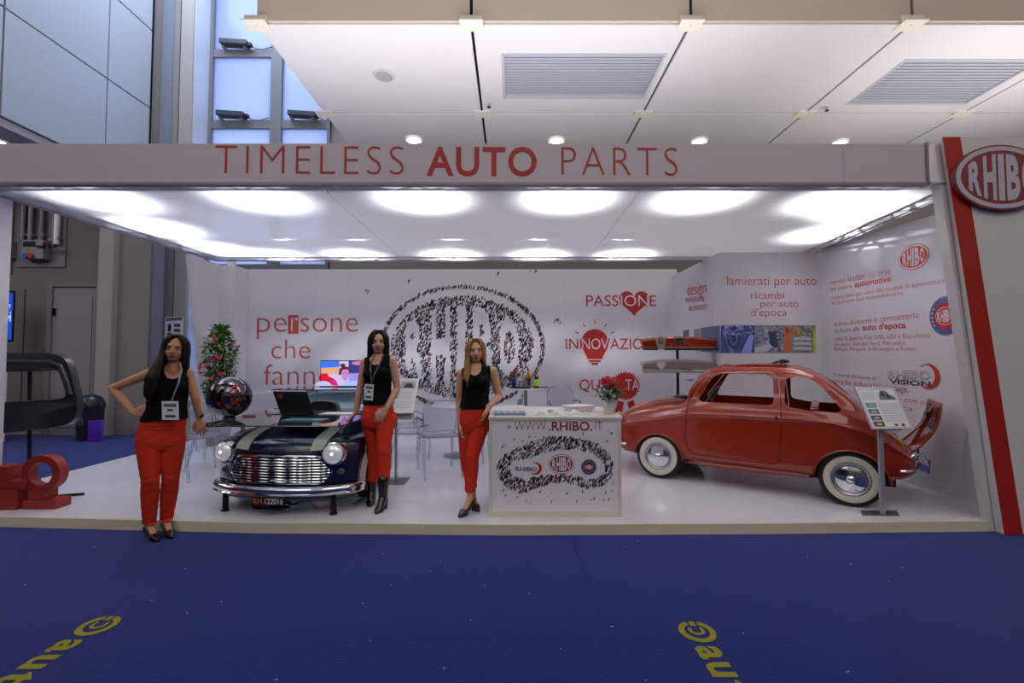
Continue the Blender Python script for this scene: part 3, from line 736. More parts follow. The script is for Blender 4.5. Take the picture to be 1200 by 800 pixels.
bad = [(733 + (15 if i % 2 else 17.3) * math.cos(R(i * 6)), 452 - (15 if i % 2 else 17.3) * math.sin(R(i * 6))) for i in range(60)]
P.shape('badge_print', [pxpoly(bad), pxpoly([(724, 469), (731, 471), (729, 486), (725, 481), (720, 485)]), pxpoly([(735, 471), (742, 468), (748, 484), (742, 481), (738, 487)])], M_RED, .005)
P.text('TÀ', (733, 457), (749, 457), 12.5, M_WHITE, .0, lift=.007)

# crowd of tiny printed people drawing the oval emblem
PPL = [mat('crowd_' + c, c, .6) for c in ('2A2A36', '36426A', '7A2A3A', '5E5E70', 'C04048', 'D0B060', '5070B0', '9A94A6', 'C8A090')]
PW = [.16, .17, .11, .18, .07, .04, .07, .08, .03]
def crowd(name, pts, size, plane, sizes=1.0, lift=.002):
    b = MB()
    for (a, c) in pts:
        h = size * random.uniform(.75, 1.25); w = h * .36; t = random.uniform(.15, .75); mi = random.choices(range(len(PPL)), PW)[0]
        dx, dz = math.sin(t), math.cos(t)
        def pt(u, v): return plane.fn(a + u * dz * 1 + v * dx, c - u * dx + v * dz, lift)
        st_ = random.uniform(.05, .3) * w
        for sg in (-1, 1): b.add([pt(sg * st_ - w * .13, 0), pt(sg * st_ + w * .13, 0), pt(sg * w * .2 + w * .16, h * .46), pt(sg * w * .2 - w * .16, h * .46)], [(0, 1, 2, 3)], random.choices((0, 1, 3, mi), (.18, .3, .32, .2))[0])
        b.add([pt(-w * .40, h * .42), pt(w * .40, h * .42), pt(w * .62, h * .60), pt(w * .40, h * .82), pt(-w * .40, h * .82), pt(-w * .62, h * .60)], [(0, 1, 2, 3, 4, 5)], mi)
        b.add([pt(-w * .24, h * .86), pt(w * .24, h * .86), pt(w * .24, h * 1.06), pt(-w * .24, h * 1.06)], [(0, 1, 2, 3)], random.choice((0, 3, 8, 2, 5)))
        if random.random() < .6:
            b.add([pt(-w * .3, 0), pt(w * .1, 0), pt(-h * .45, -h * .25)], [(0, 1, 2)], 7)
    o = b.build(name, PPL, plane.parent, smooth=0, fix=False); o['kind'] = 'stuff'; return o
def in_tri_test(polys, pts):
    pts = np.array(pts); ins = np.zeros(len(pts), bool)
    for vs, fs in polys:
        v = np.array(vs)
        for f in fs:
            for k2 in range(1, len(f) - 1):
                A, B, C = v[f[0]], v[f[k2]], v[f[k2 + 1]]
                s = lambda p, q_, r: (p[:, 0] - r[0]) * (q_[1] - r[1]) - (q_[0] - r[0]) * (p[:, 1] - r[1])
                d1, d2, d3 = s(pts, A, B), s(pts, B, C), s(pts, C, A)
                neg = (d1 < 0) | (d2 < 0) | (d3 < 0); pos = (d1 > 0) | (d2 > 0) | (d3 > 0)
                ins |= ~(neg & pos)
    return ins
cx0, cz0 = P.pix(541, 408); px1 = P.pix(542, 407); ux = px1[0] - cx0; uz = px1[1] - cz0
letters = logo_letters(0, 0, 67, 49, .075)
rng = random.Random(3); cand = []
while len(cand) < 4700:
    x, y = rng.uniform(-85, 85), rng.uniform(-62, 62)
    if (x / 84) ** 2 + (y / 60) ** 2 < 1: cand.append((x, y))
ins = in_tri_test(letters, cand)
pts = [c for c, i in zip(cand, ins) if not i]
for i in range(850):
    a = rng.uniform(0, 2 * math.pi); k = rng.uniform(.955, 1.0)
    pts.append((97 * k * math.cos(a), 72.5 * k * math.sin(a)))
pts.sort(key=lambda p: -p[1])
crowd('crowd_print', [(cx0 + x * ux, cz0 + y * uz) for x, y in pts], .054, P)
crowd('crowd_print', [P.pix(x, y) for x, y in ((428, 342), (430, 344), (478, 332), (583, 323), (621, 319), (626, 320), (651, 376), (653, 378), (649, 379), (656, 380))], .075, P)

# ------------------------------------------------------------------ prints on the store room box
P = y_plane(YBX, bxr)
P.text('lamierati per auto', (852, 334), (957, 334), 10.5, M_REDL, -.006, ref='h')
P.text('ricambi', (880, 350), (919, 350), 8.5, M_REDL, -.006, ref='h')
P.text('per auto', (891, 359.5), (936, 359.5), 8, M_REDL, -.006, ref='h')
P.text("d'epoca", (880, 370), (922, 370), 8.5, M_REDL, -.006, ref='h')
def photo(plane, x0, x1, y0, y1, base, shapes, parent=None, name='photo_print'):
    o = plane.shape(name, [plane.poly([plane.pix(x0, y1), plane.pix(x1, y1), plane.pix(x1, y0), plane.pix(x0, y0)])], mat('photo_' + base, base, .4), .002, parent)
    by = {}
    for col, poly in shapes: by.setdefault(col, []).append(plane.poly([plane.pix(x0 + u * (x1 - x0), y0 + v * (y1 - y0)) for u, v in poly]))
    for i, (col, pl) in enumerate(by.items()): plane.shape('photo_tone', pl, mat('photo_' + col, col, .4), .003 + .0004 * i, o)
    return o
def rects(rng, n, cols, sw=(.03, .15), sh=(.03, .12), vr=(0, 1)):
    out = []
    for _ in range(n):
        w, h = rng.uniform(*sw), rng.uniform(*sh); u, v = rng.uniform(0, 1 - w), rng.uniform(vr[0], vr[1] - h); sk = rng.uniform(-.04, .04)
        out.append((rng.choice(cols), [(u, v), (u + w, max(0, v + sk)), (u + w, min(1, v + h + sk)), (u, v + h)]))
    return out
rg = random.Random(11)
photo(P, 844.5, 884, 381, 413.5, '3A4680', [('6A7CC0', [(0, 0), (.12, 0), (.4, 1), (.28, 1)]), ('20264E', circle(.38, .45, .2, .4, 24)), ('5A6AB0', circle(.38, .45, .13, .28, 24)), ('262C58', circle(.38, .45, .08, .2, 20)),
      ('8FA0E8', [(.6, 1), (.85, .35), (.98, .35), (.9, 1)])] + rects(rg, 60, ['8898D8', '20264E', '5A6AB0', 'A8B4E8'], (.02, .12), (.02, .07), (0, .45)))
photo(P, 884, 919, 381, 413.5, '7E86A4', rects(rg, 90, ['C8CCE0', '3E4664', '5A6280', 'A8AEC8', '9A8A70'], (.03, .16), (.03, .14)) + [('232C48', [(.48, .2), (.72, .2), (.8, .75), (.5, .8)]), ('B08868', circle(.58, .17, .06, .08, 14)), ('C4C8D4', [(.0, .8), (.5, .66), (.62, .8), (.3, 1), (0, 1)])])
photo(P, 919, 955.5, 381, 413.5, '8A8A7C', rects(rg, 34, ['6A6A6E', 'A8A89C', 'C0B040'], (.04, .2), (.03, .1), (0, .4)) +
      [('D05A20', [(.02, .05), (.12, .05), (.2, .95), (.05, .95)]), ('D05A20', [(.05, .1), (.45, .3), (.42, .4), (.05, .22)])] +
      [('C8D0DC', [(.28, v), (.62, v - .06), (.9, v + .02), (.85, v + .1), (.5, v + .07), (.3, v + .1)]) for v in (.45, .62, .8)] + [('4A4E5C', [(.28, v), (.5, v + .02), (.88, v), (.7, v + .05)]) for v in (.56, .74, .92)] + [('C8C030', [(.93, .2), (1, .2), (1, 1), (.93, 1)])])
P = x_plane(XB, bxs)
P = Plane(lambda a, b, l: (XB - l - (.006 if False else 0), -a, b), lambda px, py: (-at_x(px, py, XB).y, at_x(px, py, XB).z), bxs)
P.text('design', (806, 346), (828, 343), 13, M_REDL, -.006, ref='h', lift=.008)
P.text('minuteria', (804, 354), (826, 353), 7.5, M_REDL, -.006, ref='h', lift=.008)
P.text('accessori', (808, 364), (829, 361.5), 7.5, M_REDL, -.006, ref='h', lift=.008)
def sidephoto(x0, x1, yl0, yr0, yl1, yr1, base, name='photo_print'):
    return P.shape(name, [P.poly([P.pix(x0, yl1), P.pix(x1, yr1), P.pix(x1, yr0), P.pix(x0, yl0)])], mat('photo_' + base, base, .4), .009)
sidephoto(822, 844.3, 384, 381, 412, 413.5, '5A6488')
sidephoto(801, 808, 387, 386, 394, 394, '6A7288'); sidephoto(814, 821, 386, 385, 411, 411.5, '9A90A0')

# ------------------------------------------------------------------ prints on the right wall
P = Plane(lambda a, b, l: (XW - l, -a, b), lambda px, py: (-at_x(px, py, XW).y, at_x(px, py, XW).z), rwall)
cr = P.pix(1070.5, 301); e1 = P.pix(1090, 297); e2 = P.pix(1070.5, 286)
oval_logo(P, cr[0], cr[1], abs(e1[0] - cr[0]) * .98, abs(e2[1] - cr[1]), red=mat('emblem_red', 'C22A1E', .45))
L = [('marchio', 974, 333, 993, 330, 6, 0), ('leader', 994, 330, 1015, 326.5, 9, .0), ('dal 1936', 1018, 326, 1045, 321, 8, -.006), ('nel settore', 974, 341, 1000, 337, 6, 0), ('automotive', 1002, 336.5, 1046, 329.5, 9, .03),
     ('realizza parti per oltre 400 modelli di autovetture', 975, 351, 1109, 331, 6, -.004), ('di 32 diverse case automobilistiche.', 975, 357, 1061, 345, 6, -.004),
     ('la linea di ricambi di', 978.5, 382, 1030, 377, 6.5, 0), ('carrozzeria', 1031, 377, 1078.5, 372, 9, .0), ('dedicata alle', 978.5, 390, 1009, 387.5, 6.5, 0), ("auto d'epoca", 1011, 387, 1063, 384, 9, .03), 
     ('tutta la gamma Fiat (500, 600 e Bianchina)', 978.5, 399, 1092, 395.5, 6, -.004), ('ma anche Citroën, Ford, Mercedes,', 978.5, 405.5, 1063.5, 404, 6, -.004), ('Renault, Peugeot, Volkswagen e Rover.', 978.5, 411, 1076, 411, 6, -.004),
     ('la nuova divisione di', 977, 440, 1028, 445.5, 6, 0), ('arredo industrial vintage.', 977, 449, 1067, 460, 8.5, .004), ('ma anche complemento con parti', 975, 458, 1102, 476.5, 6.5, -.002), ('di auto d\'epoca', 978, 468, 1072, 482, 6.5, -.002)]
for s_, xa_, ya_, xb_, yb_, h_, of_ in L:
    P.text(s_, (xa_, ya_), (xb_ - 1.5, yb_), h_ * .74, M_REDL, of_ - .010, ref='h')
# round badge
def pe(cx, cy, rx, ry, n=40): c = P.pix(cx, cy); ex = P.pix(cx + rx, cy); ey = P.pix(cx, cy - ry); return c, abs(ex[0] - c[0]), abs(ey[1] - c[1])
c, ax, ay = pe(1108, 370, 19, 23)
bdg = P.shape('round_badge', [(circle(c[0], c[1], ax * 1.05, ay, 48), [tuple(range(48))])], mat('badge_blue', '4A5C92', .45), .002)
P.shape('badge_rim', [ringpoly(c[0], c[1], ax * 1.05, ay, ax * .97, ay * .93)], mat('badge_rim', '6E6A7C', .45), .003, bdg)
P.shape('badge_centre', [(circle(c[0], c[1], ax * .72, ay * .68, 48), [tuple(range(48))])], mat('emblem_red', 'C22A1E', .45), .004, bdg)
P.shape('badge_ring', [ringpoly(c[0], c[1], ax * .62, ay * .46, ax * .58, ay * .42)], M_WHITE, .006, bdg)
P.shape('badge_letters', logo_letters(c[0], c[1], ax * .5, ay * .33), M_WHITE, .006, bdg)
st = []
for a in range(150, 215, 16): st.append(([(c[0] + ax * .87 * math.cos(R(a)) + .012 * math.cos(R(90 + 72 * k * 2)), c[1] + ay * .81 * math.sin(R(a)) + .012 * math.sin(R(90 + 144 * k))) for k in range(5)], [(0, 1, 2, 3, 4)]))
P.shape('badge_stars', [([(c[0] + ax * .87 * math.cos(R(a)) + (.016 if k % 2 == 0 else .007) * math.cos(R(90 + 36 * k)), c[1] + ay * .81 * math.sin(R(a)) + (.016 if k % 2 == 0 else .007) * math.sin(R(90 + 36 * k))) for k in range(10)], [tuple(range(10))]) for a in range(150, 215, 16)], M_WHITE, .006, bdg)
# RHIBO VISION emblem
c, ax, ay = pe(1088, 441, 13.5, 15)
def cres(c, ax, ay, dx, k):
    o = circle(c[0], c[1], ax, ay, 40, -130, 130); i = circle(c[0] - dx, c[1] + ay * .06, ax * k, ay * k, 40, -128, 128)[::-1]
    return o + i
vis = P.shape('vision_crescent', [P.poly(cres(c, ax, ay, ax * .28, .86))], mat('emblem_red', 'C22A1E', .45), .003)
vis['label'] = 'red crescent with a green edge'
P.shape('crescent_edge', [P.poly(cres((c[0] + ax * .08, c[1] - ay * .02), ax * .99, ay * .99, ax * .05, .985))], mat('edge_green', '3E9A5A', .5), .002, vis)
P.text('RHIBO', (1041, 442.5), (1091, 444), 8.5, mat('emblem_grey', '77788A', .5), .03, parent=vis, lift=.005)
P.text('RHIBO', (1041.6, 442), (1090.5, 443.5), 7.6, M_WHITE, .002, parent=vis, lift=.006)
P.text('VISION', (1043, 449), (1091, 453), 5.5, mat('emblem_dark', '2A2A34', .5), .02, parent=vis, lift=.005)
# ================================================================== CARS
def eval_mods(me, mods):
    """apply a list of (type, settings) modifiers to a mesh and return the result"""
    o = bpy.data.objects.new('tmp', me); COL.objects.link(o); tmp = [o]
    for ty, st in mods:
        m = o.modifiers.new('m', ty)
        for k, v in st.items():
            if k == 'object':
                c = bpy.data.objects.new('cut', v); COL.objects.link(c); tmp.append(c); v = c
            setattr(m, k, v)
    dg = bpy.context.evaluated_depsgraph_get(); dg.update()
    r = bpy.data.meshes.new_from_object(o.evaluated_get(dg))
    for t in tmp: bpy.data.objects.remove(t)
    return r
def clean(mb):
    me = mb.mesh(); bm = bmesh.new(); bm.from_mesh(me); bmesh.ops.remove_doubles(bm, verts=bm.verts, dist=1e-5); bmesh.ops.recalc_face_normals(bm, faces=bm.faces); bm.to_mesh(me); bm.free(); return me
def cut(me, mb, op='DIFFERENCE'):
    """boolean; a degenerate answer is retried with the cutter nudged by a fraction of a millimetre"""
    for k in range(5):
        c = clean(mb)
        if k: c.transform(Matrix.Translation((.00037 * k, .00071 * k, .00053 * k)) @ Matrix.Rotation(.0007 * k, 4, 'Y'))
        r = eval_mods(me, [('BOOLEAN', dict(operation=op, solver='EXACT', object=c))])
        n = len(r.polygons)
        if (op == 'DIFFERENCE' and n > len(me.polygons) * .5) or (op != 'DIFFERENCE' and n > 40): break
        print('boolean retry', k, n)
    return r
def put(name, me, m, parent, smooth=35, bevel=0):
    me.materials.clear()
    for k in (m if isinstance(m, (list, tuple)) else [m]): me.materials.append(k)
    me.polygons.foreach_set('material_index', [0] * len(me.polygons))
    me.polygons.foreach_set('use_smooth', [True] * len(me.polygons)); me.set_sharp_from_angle(angle=R(smooth))
    return link(name, me, parent, bevel)
def rpoly(pts, r=.06, n=5):
    """round the corners of a polygon"""
    out = []; N = len(pts)
    for i in range(N):
        p0, p1, p2 = Vector(pts[i - 1]), Vector(pts[i]), Vector(pts[(i + 1) % N])
        a = (p0 - p1); b = (p2 - p1); k = min(r, a.length * .45, b.length * .45); a = p1 + a.normalized() * k; b = p1 + b.normalized() * k
        for j in range(n + 1):
            t = j / n; q_ = a * (1 - t) ** 2 + p1 * 2 * t * (1 - t) + b * t * t; out.append((q_.x, q_.y))
    return out
def scalepoly(pts, d):
    cx = sum(p[0] for p in pts) / len(pts); cy = sum(p[1] for p in pts) / len(pts); out = []
    for i in range(len(pts)):
        p0, p1, p2 = Vector(pts[i - 1]), Vector(pts[i]), Vector(pts[(i + 1) % len(pts)])
        t = (p2 - p0).normalized(); n = Vector((t.y, -t.x))
        if n.dot(p1 - Vector((cx, cy))) < 0: n = -n
        out.append(tuple(p1 + n * d))
    return out

m_or = mat('orange_red_paint', '8A2602', 0.30, coat=.85, noise=.02, scale=1.5, spec=.3)
m_tyre = mat('tyre_rubber', '151516', .75)
m_ww = mat('whitewall', 'CFC6B4', .6)
m_under = mat('underbody_black', '17161A', .7)

# ---- small orange saloon, local x runs nose -> tail, near side is -y
car = thing('small_car', 'orange red rounded vintage car body with whitewall tyres and its rear lid open', 'car', (1.606, 6.33, PZ), math.atan2(-.563, .826))
ST = [  # x, zb, zs, wl, ws, zt, wt
    (0.00, .42, .56, .36, .34, .60, .22), (0.02, .32, .61, .47, .46, .67, .30), (0.08, .27, .655, .545, .53, .745, .36), (0.20, .25, .705, .60, .575, .825, .42),
    (0.42, .24, .755, .625, .59, .895, .45), (0.64, .24, .80, .635, .60, .935, .47), (0.81, .24, .84, .64, .605, .955, .50), (0.87, .24, .86, .64, .61, .99, .51),
    (0.96, .24, .875, .645, .615, 1.13, .52), (1.06, .24, .885, .65, .62, 1.27, .515), (1.15, .24, .89, .65, .625, 1.325, .51), (1.32, .24, .895, .655, .63, 1.348, .50),
    (1.70, .24, .90, .66, .635, 1.358, .50), (1.95, .24, .90, .665, .64, 1.347, .50), (2.14, .24, .895, .67, .64, 1.30, .495), (2.29, .24, .885, .67, .635, 1.205, .485),
    (2.42, .24, .86, .67, .63, 1.09, .47), (2.56, .25, .81, .665, .62, .945, .45), (2.70, .27, .73, .65, .60, .80, .43), (2.82, .29, .62, .62, .57, .67, .40), (2.90, .32, .54, .56, .51, .585, .36), (2.935, .38, .48, .46, .42, .51, .28)]
def cat1(xs, ys, x):
    i = max(1, min(len(xs) - 3 + 1, int(np.searchsorted(xs, x)) )); i = min(max(i - 1, 0), len(xs) - 2)
    x0, x1 = xs[i], xs[i + 1]; h = x1 - x0; t = (x - x0) / h
    def m(k):
        if k <= 0: return (ys[1] - ys[0]) / (xs[1] - xs[0])
        if k >= len(xs) - 1: return (ys[-1] - ys[-2]) / (xs[-1] - xs[-2])
        a = (ys[k] - ys[k - 1]) / (xs[k] - xs[k - 1]); b = (ys[k + 1] - ys[k]) / (xs[k + 1] - xs[k])
        return 0 if a * b <= 0 else 2 * a * b / (a + b)
    return (2 * t ** 3 - 3 * t * t + 1) * ys[i] + (t ** 3 - 2 * t * t + t) * h * m(i) + (-2 * t ** 3 + 3 * t * t) * ys[i + 1] + (t ** 3 - t * t) * h * m(i + 1)
def fiat_section(zb, zs, wl, ws, zt, wt, x):
    gh = zt - zs
    flare = 0
    for ax in (.60, 2.44):
        flare = max(flare, math.exp(-((x - ax) / .30) ** 2) * .022)
    p = [(0, zb), (wl * .55, zb), (wl * .90, zb + .006), (wl * .985, zb + .045), (wl + flare, zb + .14), (wl + flare * .9, zb + (zs - zb) * .50), (wl * .985 + flare * .4, zs - .15 * min(1, (zs - zb) * 2)), (wl * 1.004 + flare * .2, zs - .10 * min(1, (zs - zb) * 2)), (wl * .982, zs - .078 * min(1, (zs - zb) * 2)),
         (ws * 1.005, zs - .035 * min(1, (zs - zb) * 2)), (ws * .97, zs + gh * .03)]
    if gh > .15:
        p += [(ws * .93 + (wt - ws) * .25, zs + gh * .30), (ws * .93 + (wt - ws * .93) * .72, zs + gh * .68), (wt * .965, zs + gh * .86), (wt * .80, zt - .022), (wt * .45, zt - .004), (0, zt)]
    else:
        k = min(1, gh / .06)
        p += [(ws * .88, zs + gh * .35), (ws * .74, zs + gh * .62), (ws * .60, zs + gh * .78), (ws * .45, zs + gh * .9), (ws * .25, zt - .002), (0, zt)]
    return p
def smooth_loop(p, n):
    """catmull-rom resample of an open polyline, n samples"""
    P_ = [Vector(q_) for q_ in p]; seg = len(P_) - 1; out = []
    for k in range(n):
        t = k / (n - 1) * seg; i = min(int(t), seg - 1); f = t - i
        a, b, c_, d = P_[max(i - 1, 0)], P_[i], P_[i + 1], P_[min(i + 2, seg)]
        out.append(.5 * ((2 * b) + (c_ - a) * f + (2 * a - 5 * b + 4 * c_ - d) * f * f + (3 * b - a - 3 * c_ + d) * f ** 3))
    return out
xs = [s[0] for s in ST]; dense = sorted(set([0.0, .006, .02, .045] + [round(.08 + i * .045, 3) for i in range(63)] + [2.925, 2.935]))
dense = [x for x in dense if x <= 2.935]
rows = []
for x in dense:
    pr = [cat1(xs, [s[j] for s in ST], x) for j in range(1, 7)]
    sec = smooth_loop(fiat_section(*pr, x), 52)
    full = [(x, y, z) for y, z in sec] + [(x, -y, z) for y, z in sec[-2:0:-1]]
    rows.append([Vector(p) for p in full])
body = MB(); n = len(rows[0])
body.add([p for r in rows for p in r], [(i * n + k, i * n + (k + 1) % n, (i + 1) * n + (k + 1) % n, (i + 1) * n + k) for i in range(len(rows) - 1) for k in range(n)])
body.add(rows[0], [tuple(range(n))]); body.add(rows[-1], [tuple(range(n))])
bm_ = clean(body)
# the hollow inside: the same form drawn in a little on every side
inner = MB(); inner.v = [(1.47 + (x - 1.47) * .982, y * .966, .75 + (z - .75) * .964) for x, y, z in body.v]; inner.f = body.f; inner.m = body.m
shell = cut(bm_, inner)
def side_cutter(poly, y0=-.9, y1=.9):
    return MB().prism(poly, (0, y0, 0), (1, 0, 0), (0, 0, 1), (0, y1 - y0, 0))
DOORWIN = rpoly([(1.03, .925), (1.20, 1.215), (1.29, 1.25), (1.74, 1.25), (1.80, 1.20), (1.805, .925)], .07)
QUARTER = rpoly([(1.905, .925), (1.905, 1.21), (2.04, 1.235), (2.17, 1.19), (2.27, 1.08), (2.385, .915), (2.36, .885), (2.1, .89)], .05)
shell = cut(shell, side_cutter(DOORWIN)); shell = cut(shell, side_cutter(QUARTER))
# windscreen, rear window, open roof, engine bay
shell = cut(shell, MB().prism(rpoly([(-.46, .965), (.46, .965), (.41, 1.28), (-.41, 1.28)], .09), (.62, 0, 0), (0, 1, 0), (0, 0, 1), (.52, 0, 0)))
shell = cut(shell, MB().prism(rpoly([(-.34, 1.02), (.34, 1.02), (.30, 1.2), (-.30, 1.2)], .06), (2.1, 0, 0), (0, 1, 0), (0, 0, 1), (.6, 0, 0)))
shell = cut(shell, MB().box(1.27, 1.86, -.37, .37, 1.2, 1.5))
shell = cut(shell, MB().prism(rpoly([(-.33, .50), (.33, .50), (.33, .82), (-.33, .82)], .08), (2.60, 0, 0), (0, 1, 0), (0, 0, 1), (.5, 0, 0)))
for ax, rr in ((.60, .285), (2.44, .30)):
    for s in (-1, 1):
        shell = cut(shell, MB().cyl((ax, s * .30, .235), (ax, s * .95, .235), rr, n=40))
DOOR = rpoly([(.9313, .9307), (.9187, .4711), (.965, .35), (1.0, .335), (1.40, .325), (1.80, .32), (1.855, .36), (1.875, .90), (1.845, 1.22), (1.76, 1.275), (1.2713, 1.2761), (1.1627, 1.2367)], .03, 3)
door_in, door_out = scalepoly(DOOR, -.0035), scalepoly(DOOR, .0035)
for s, nm in ((-1, 'near'), (1, 'far')):
    a, b = (-.9, -.35) if s < 0 else (.35, .9)
    dm = cut(shell.copy(), side_cutter(door_in, a, b), 'INTERSECT')
    dro = put('door', dm, m_or, car)
    shell = cut(shell, side_cutter(door_out, a, b))
    b_ = MB().cyl((1.83, s * .60, .80), (1.83, s * .665, .80), .016, n=14); b_.build('lock_button', M_BLACK, dro)
bodyo = put('body', shell, m_or, car)
# arch lips, sill, roof trim, cowl seal
def arch_lip(ax, rr, s, y):
    pts = [(ax + rr * math.cos(R(a)), s * y, .235 + rr * math.sin(R(a))) for a in range(4, 177, 6)]
    MB().tube(pts, .011, 8).build('arch_lip', m_or, car)
for s in (-1, 1):
    arch_lip(.60, .288, s, .655); arch_lip(2.44, .303, s, .685)
    MB().ell((1.52, s * .645, .232), (.62, .018, .02), 16).build('sill', m_or, car)
def seam(pts, r=.0035, m=None, nm='panel_seam'): MB().tube(pts, r, 6).build(nm, m or M_DARK, car)
def surf_z(x, y):
    pr = [cat1(xs, [s[j] for s in ST], x) for j in range(1, 7)]; sec = smooth_loop(fiat_section(*pr, x), 80)[40:]
    return min(sec, key=lambda p: abs(p[0] - abs(y)))[1]
seam([(x, -.50 + .06 * (1 - x / .85) , surf_z(x, .47)) for x in np.linspace(.12, .80, 14)])
seam([(x, .50 - .06 * (1 - x / .85), surf_z(x, .47)) for x in np.linspace(.12, .80, 14)])
seam([(.81, y, surf_z(.81, y)) for y in np.linspace(-.5, .5, 15)])
# windscreen rubber and folded roof
for s in (-1, 1): MB().tube([(1.27, s * .37, 1.325), (1.6, s * .385, 1.348), (1.86, s * .37, 1.347)], .014, 8).build('roof_rail', m_or, car)
MB().tube([(1.26, y, 1.325 + .016 * (1 - (y / .37) ** 2)) for y in np.linspace(-.37, .37, 9)], .016, 8).build('roof_header', m_or, car)
rf = MB()
for k, (x, z, r) in enumerate(((1.87, 1.372, .014), (1.895, 1.385, .015), (1.86, 1.393, .012))):
    rf.tube([(x, y, z + .012 * (1 - (y / .36) ** 2)) for y in np.linspace(-.36, .36, 9)], r, 8)
rf.build('folded_roof', mat('roof_fabric_dark', '241414', .8), car)
MB().tube([(1.78, -.36, 1.365), (1.83, -.36, 1.385), (1.88, -.36, 1.39)], .012, 8).build('roof_latch', M_BLACK, car)
MB().ell((.84, -.46, .965), (.10, .055, .022), 12).build('cowl_grommet', M_BLACK, car)
# interior: steering wheel, rear bench, pillar
MB().tube([(1.12 + .03 * math.cos(R(a)) * 0 + .09 * math.sin(R(a)), -.28 + .19 * math.cos(R(a)), .93 + .16 * math.sin(R(a)) * 1) for a in range(0, 360, 15)], .011, 8, closed=True).build('steering_wheel', mat('wheel_grey', '4C4A48', .3), car)
MB().cyl((1.12, -.28, .93), (.9, -.28, .72), .02).cyl((1.12, -.45, .93), (1.12, -.11, .93), .008).build('steering_column', M_BLACK, car)
MB().box(2.12, 2.2, -.48, .48, .45, .92).build('rear_bulkhead', m_or, car, bevel=.02)
# wheels
def wheel(cx, y, s, r, w=.125, name='wheel'):
    o = bpy.data.objects.new(name, None); COL.objects.link(o); o.parent = car; o.location = (cx, y, r)
    a = (0, s, 0)
    MB().lathe([(r * .64, -w * .5), (r * .86, -w * .56), (r * .965, -w * .42), (r, -w * .28), (r, w * .28), (r * .965, w * .42), (r * .90, w * .53), (r * .80, w * .55), (r * .64, w * .48)], (0, 0, 0), a, 48, closed=True).build('tyre', m_tyre, o)
    MB().lathe([(r * .60, w * .50), (r * .64, w * .55), (r * .82, w * .575), (r * .84, w * .55)], (0, 0, 0), a, 48).build('whitewall', m_ww, o)
    MB().lathe([(r * .66, w * .50), (r * .61, w * .535), (r * .56, w * .50), (r * .50, w * .40), (r * .30, w * .44), (.001, w * .44), (.001, w * .1), (r * .6, 0)], (0, 0, 0), a, 48).build('rim', mat('rim_silver', 'A8A8AC', .3, .8), o)
    MB().lathe([(r * .49, w * .42), (r * .47, w * .50), (r * .40, w * .55), (r * .28, w * .60), (r * .17, w * .64), (r * .15, w * .60), (r * .12, w * .66), (r * .05, w * .74), (.001, w * .75)], (0, 0, 0), a, 48).build('hubcap', M_CHROME, o)
for cx in (.60, 2.44):
    for s in (-1, 1): wheel(cx, s * (.585 if cx < 1 else .60), s, .262)
MB().box(.30, .9, -.45, .45, .20, .30).box(2.1, 2.8, -.4, .4, .18, .32).cyl((.6, -.5, .262), (.6, .5, .262), .03).cyl((2.44, -.5, .262), (2.44, .5, .262), .03).build('underbody', m_under, car, smooth=0)
# front bumper, lamps
def bumper(xf, z, w, wrap, sgn, nm='bumper'):
    pts = []
    for a in np.linspace(-1, 1, 19):
        y = w * math.sin(a * math.pi / 2); x = xf - sgn * wrap * (1 - math.cos(a * math.pi / 2)) * -1
        pts.append((x, y, z))
    return MB().tube(pts, .030, 10, flat=.6).build(nm, M_CHROME, car)
bumper(-.055, .36, .60, .26, 1)
for s in (-1, 1):
    MB().tube([(-.05, s * .33, .31), (-.075, s * .33, .36), (-.05, s * .33, .44)], .018, 8).build('overrider', M_CHROME, car)
    h = MB().lathe([(.001, .03), (.06, .026), (.085, .01), (.095, -.01), (.09, -.04)], (.045, s * .44, .60), (-1, s * .12, .12), 28).build('headlight', mat('lamp_glass', 'D8DCE2', .05, .6), car)
    MB().lathe([(.088, -.03), (.105, -.02), (.108, .0), (.096, .012)], (.045, s * .44, .60), (-1, s * .12, .12), 28).build('bezel', M_CHROME, h)
    MB().ell((.10, s * .545, .72), (.03, .016, .02), 12).build('side_indicator', mat('amber_lens', 'C8901A', .2, coat=1), car)
    # tail lamp: tall chrome-edged lens, amber over red
    tl = MB().ell((2.80, s * .53, .60), (.024, .02, .085), 16, rot=Matrix.Rotation(R(-28), 3, 'Y')).build('tail_lamp_frame', M_CHROME, car)
    MB().ell((2.822, s * .535, .635), (.022, .022, .045), 14, rot=Matrix.Rotation(R(-28), 3, 'Y')).build('amber_lens', mat('amber_lens', 'C8901A', .2, coat=1), tl)
    MB().ell((2.852, s * .535, .565), (.022, .022, .042), 14, rot=Matrix.Rotation(R(-28), 3, 'Y')).build('red_lens', mat('red_lens', '9A1510', .2, coat=1), tl)
# rear chrome: bumper bar, tubular over-rider loops and a lamp
bb = bumper(2.985, .385, .60, -.18, 1, 'rear_bumper')
for s in (-1, 1):
    MB().tube([(2.86, s * .56, .34), (2.87, s * .55, .47), (2.92, s * .52, .52), (3.02, s * .36, .52), (3.06, s * .30, .45), (3.05, s * .30, .33)], .014, 8).build('bumper_loop', M_CHROME, car)
MB().cyl((3.0, -.42, .40), (3.0, -.30, .40), .035, n=18).build('plate_lamp', M_CHROME, car)
